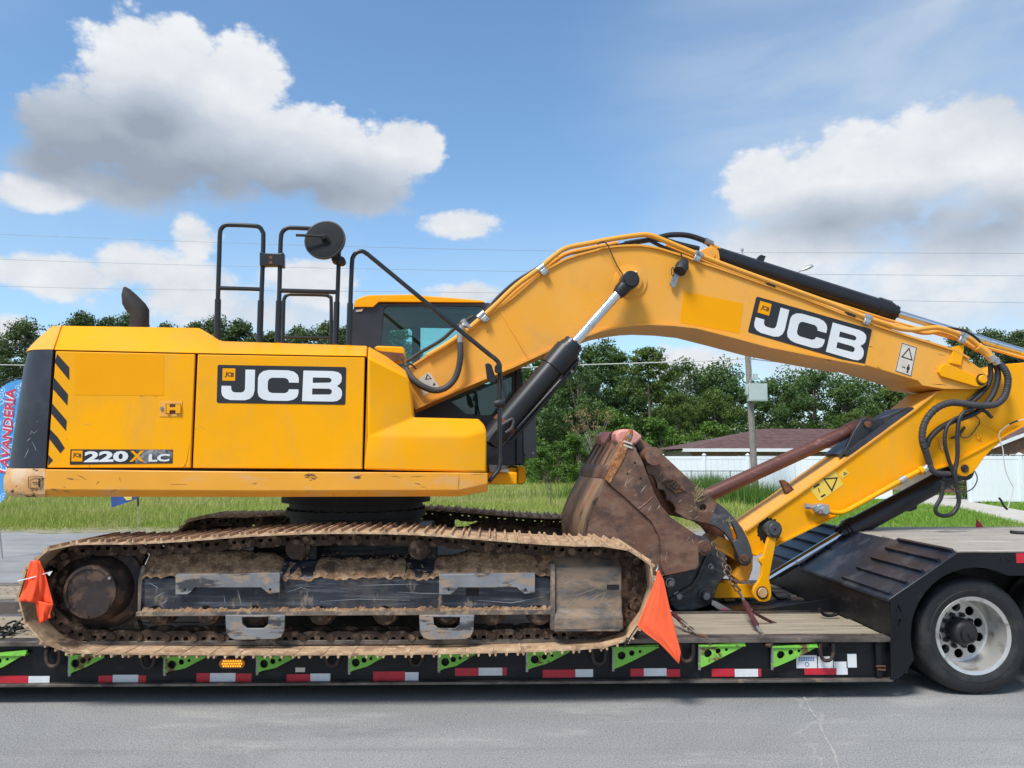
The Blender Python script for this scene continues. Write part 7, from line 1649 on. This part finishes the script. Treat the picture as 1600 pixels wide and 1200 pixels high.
flakes_y('scratches', [[(880, 913), (892, 908)], [(900, 930), (925, 922), (940, 915)], [(920, 940), (945, 925)], [(935, 945), (950, 920)], [(885, 950), (900, 935)], [(910, 905), (930, 910)], [(945, 940), (958, 950)]], 5.4745, 'chip_tan', ib, .6)
# ================================================================== flags, chains, binders
def cloth(name, rows, mat, label, group, base, thick=.003):
    """rows: lists of points; lofted sheet with thickness"""
    t = thing(name, label, 'flag', base, group); mb = MB(); n = len(rows[0]); secs = []
    fr_ = [[p for p in r] for r in rows]
    vs = [p for r in fr_ for p in r]; m = len(fr_); fs = []
    for i in range(m - 1):
        for k_ in range(n - 1): a = i * n + k_; fs.append((a, a + 1, a + n + 1, a + n))
    mb.add(vs, fs); o = obj('cloth', mb, mat, t, smooth=80); s = o.modifiers.new('thickness', 'SOLIDIFY'); s.thickness = thick; return t, o
Yl = YT - .035
def sheet(left, right, n, fold, Y, steps=14):
    """between two pixel polylines, with folds in depth"""
    def samp(pl, q):
        L = [0.]
        for a, b in zip(pl[:-1], pl[1:]): L.append(L[-1] + math.dist(a, b))
        s = q * L[-1]
        for i in range(len(pl) - 1):
            if L[i + 1] >= s - 1e-9: f = (s - L[i]) / max(L[i + 1] - L[i], 1e-9); return (pl[i][0] + (pl[i + 1][0] - pl[i][0]) * f, pl[i][1] + (pl[i + 1][1] - pl[i][1]) * f)
        return pl[-1]
    rows = []
    for i in range(steps + 1):
        q = i / steps; a, b = samp(left, q), samp(right, q); row = []
        for k_ in range(n + 1):
            u = k_ / n; x = a[0] + (b[0] - a[0]) * u; y = a[1] + (b[1] - a[1]) * u
            row.append(oy(x, y, Y + fold * (math.sin(u * 7.5 + q * 2.2) * (.3 + q) + .5 * math.sin(u * 15 + 2 - q * 4) * q + .35 * math.sin(u * 26 + q * 9) * (.2 + q))))
        rows.append(row)
    return rows
G = 'orange flags tied to the near track'
t, o = cloth('safety_flag', sheet([(48, 876), (44, 890), (38, 915), (30, 939)], [(62, 876), (71, 897), (78, 922), (83.5, 945)], 20, .018, Yl), 'orange_flag', 'folded orange safety flag hanging at the rear left end of the near track', G, oy(55, 876, Yl))
rows = sheet([(54, 938), (57, 952), (62, 975)], [(83.5, 944), (79, 956), (78, 966)], 14, .012, Yl - .012, 8); mb = MB(); n = len(rows[0])
mb.add([p for r in rows for p in r], [(i * n + k_, i * n + k_ + 1, (i + 1) * n + k_ + 1, (i + 1) * n + k_) for i in range(len(rows) - 1) for k_ in range(n - 1)])
o2 = obj('cloth_tail', mb, 'orange_flag', t, smooth=80); o2.modifiers.new('thickness', 'SOLIDIFY').thickness = .003
obj('flag_stick', MB().tube([oy(28, 908, Yl + .02), oy(52, 902, Yl - .02), oy(80, 893.5, Yl + .03)], .0035, 6), 'trim_white', t)
obj('stick_tip', MB().prism([oy(72, 895, Yl + .02), oy(82, 892, Yl + .02), oy(77, 900, Yl + .02)], (0, .004, 0)), 'trim_white', t)
Yr_ = YT - .06
t, o = cloth('safety_flag', sheet([(1027.5, 891), (1022, 912), (1009, 944), (995, 978), (1010, 991), (1030, 1005), (1049, 1024), (1060, 1036)], [(1029, 891), (1037, 906), (1042, 929), (1048, 956), (1054, 980), (1059, 1000), (1064, 1019), (1061, 1037)], 24, .0055, Yr_, 40), 'orange_flag_b', 'large triangular orange mesh flag hanging at the front right end of the near track', G, oy(1028, 891, Yr_))
obj('tie_wire', MB().tube(smooth_path([oy(1025, 893, Yr_), oy(1028, 886, Yr_ + .02), oy(1027, 882, Yr_ + .05)], 4), .006, 6), 'steel', t)
obj('tie_cord', MB().tube(smooth_path([oy(996, 978, Yr_), oy(985, 994, Yr_ - .0), oy(979, 1005, Yr_ + .03), oy(974, 1012, Yr_ + .05)], 4), .005, 6), 'rubber', t); obj('tie_knot', MB().rings([(oy(980, 998, Yr_) - YV * .01, .012), (oy(980, 1003, Yr_) + YV * .01, .012)], 8), 'rubber', t)
# chains made of real links
def link_mesh2(L, w, r, mat):
    pts_ = []
    for i in range(16):
        a = 2 * math.pi * i / 16; x = math.cos(a) * w; z = math.sin(a) * w + (L / 2 - w) * (1 if math.sin(a) >= 0 else -1); pts_.append(Vector((x, 0, z)))
    mb = MB(); n = 6; vs = []
    for i, p in enumerate(pts_):
        tt = (pts_[(i + 1) % 16] - pts_[i - 1]).normalized(); u_ = tt.cross(YV)
        for k_ in range(n): a = 2 * math.pi * k_ / n; vs.append(p + u_ * (r * math.cos(a)) + YV * (r * math.sin(a)))
    mb.add(vs, [(i * n + k_, i * n + (k_ + 1) % n, ((i + 1) % 16) * n + (k_ + 1) % n, ((i + 1) % 16) * n + k_) for i in range(16) for k_ in range(n)])
    return mesh_of('chain_link', mb, M[mat], smooth=60)
def chain(name, pts_, L, w, r, mat, label, group=None, jitter=0.):
    t = thing(name, label, 'chain', pts_[0], group); me = link_mesh2(L, w, r, mat); p_ = smooth_path(pts_, 10); step = L - 2.4 * r; acc = 0.; k_ = 0; last = p_[0]
    cum_ = [0.]
    for a, b in zip(p_[:-1], p_[1:]): cum_.append(cum_[-1] + (b - a).length)
    n = max(int(cum_[-1] / step), 1)
    def at_(s):
        for i in range(len(p_) - 1):
            if cum_[i + 1] >= s: return p_[i].lerp(p_[i + 1], (s - cum_[i]) / max(cum_[i + 1] - cum_[i], 1e-9))
        return p_[-1]
    for i in range(n):
        a, b = at_(i * step), at_((i + 1) * step); d = (b - a).normalized(); c = (a + b) / 2 + Vector((random.uniform(-1, 1), random.uniform(-1, 1), random.uniform(-1, 1))) * jitter
        u_ = d.cross(YV).normalized() if abs(d.y) < .95 else d.cross(XV).normalized(); v_ = d.cross(u_); roll = (math.pi / 2 if i % 2 else 0) + random.uniform(-.3, .3)
        x = u_ * math.cos(roll) + v_ * math.sin(roll); y = d.cross(x); m4 = Matrix((x, y, d)).transposed().to_4x4(); m4.translation = c; inst('chain_link', me, m4, t)
    return t
CH = 'tie down chains'
chain('chain', [U(1114, 848, -.36), U(1121, 862, -.38), U(1130, 878, -.40), U(1135, 890, -.42), U(1140, 902, -.44)], .062, .018, .0055, 'chain', 'rusty chain looped down from the coupler beside the thumb', CH)
chain('chain', [U(1134, 884, -.44), U(1139, 895, -.47), U(1146, 905, -.47), U(1152, 917, -.47), U(1156, 926, -.5)], .062, .02, .006, 'chain', 'doubled chain bunch knotted above the long red load binder', CH, .012)
chain('chain', [U(1132, 892, -.48), U(1140, 900, -.5), U(1148, 912, -.5), U(1156, 922, -.5)], .062, .02, .006, 'chain', 'second strand of the bunched chain above the long red load binder', CH, .012)
chain('chain', [oz(-40, 1000, DZ + .02), oz(0, 983, DZ + .02), oz(18, 978, DZ + .03), oz(38, 970, DZ + .05), oz(60, 966, DZ + .12)], .085, .026, .0075, 'chain_dark', 'dark chain lying on the trailer deck at the left edge, upper strand', CH)
chain('chain', [oz(-40, 1002, DZ + .02), oz(0, 994, DZ + .02), oz(22, 984, DZ + .03), oz(40, 974, DZ + .05), oz(60, 972, DZ + .12)], .085, .026, .0075, 'chain_dark', 'dark chain lying on the trailer deck at the left edge, lower strand', CH)
def binder(label, pts_, handle, r):
    """ratchet style lever binder: red body between two hooks"""
    t = thing('load_binder', label, 'load binder', pts_[-1], 'load binders on the deck edge'); a, b, c, d = pts_
    obj('body', MB().tube([b, b.lerp(c, .12), b.lerp(c, .5), b.lerp(c, .88), c], r, 10, rs=[r * .7, r * 1.1, r * .9, r * 1.1, r * .6]), 'binder', t)
    obj('eye_bolt', MB().tube([a, b], r * .55, 8), 'steel', t)
    obj('hook_shank', MB().tube([c, c.lerp(d, .6)], r * .6, 8), 'steel', t)
    h = (d - c).normalized(); s = h.cross(YV).normalized(); e = c.lerp(d, .6)
    obj('hook', MB().tube(smooth_path([e, e + h * .05 + s * .022, d + s * .02, d + h * .02, d - s * .018], 5), r * .65, 8), 'rust', t)
    if handle: obj('handle', MB().tube(smooth_path(handle, 4), r * .55, 8), 'binder', t); obj('handle_end', MB().rings([(handle[-1] - XV * .012, r * .8), (handle[-1] + XV * .012, r * .8)], 8), 'binder', t)
    return t
Yb = 5.68
binder('long dark red load binder slanting down to the deck edge right of the coupler', [U(1154, 924, -.5), oy(1163, 940, 6.1), oy(1183, 980, 5.75), oy(1201, 1006, YN + .02)], [oy(1174, 953, 5.95), oy(1183, 960, 6.0), oy(1206, 972, 6.05), oy(1229, 981, 6.1)], .022)
binder('short dark load binder close to the large orange flag', [oy(1040, 948, 5.95), oy(1050, 957, 5.9), oy(1068, 974, 5.75), oy(1106, 1004, YN + .02)], None, .017)
chain('chain', [oy(1066, 973, 5.76), oy(1078, 983, 5.7), oy(1092, 993, 5.65)], .05, .016, .006, 'chain', 'few chain links between the short load binder and the deck edge', CH)
# flat strap behind the coupler
p = oy(1117, 944, 6.62); q = oy(1166, 972, 6.62)
s = obj('tie_strap', MB().prism([oy(1113, 938, 6.62), oy(1120, 940, 6.62), oy(1152, 958, 6.62), oy(1172, 975, 6.62), oy(1160, 975, 6.62), oy(1130, 956, 6.62), oy(1112, 945, 6.62)], (0, .012, 0)), 'steel', at=p); tag(s, 'grey flat tie strap with red mark under the yellow bucket link', 'strap')
s2 = obj('red_mark', MB().prism([oy(1130, 950, 6.612), oy(1138, 954, 6.612), oy(1136, 958, 6.612), oy(1128, 953, 6.612)], (0, .003, 0)), 'red_flag', s)
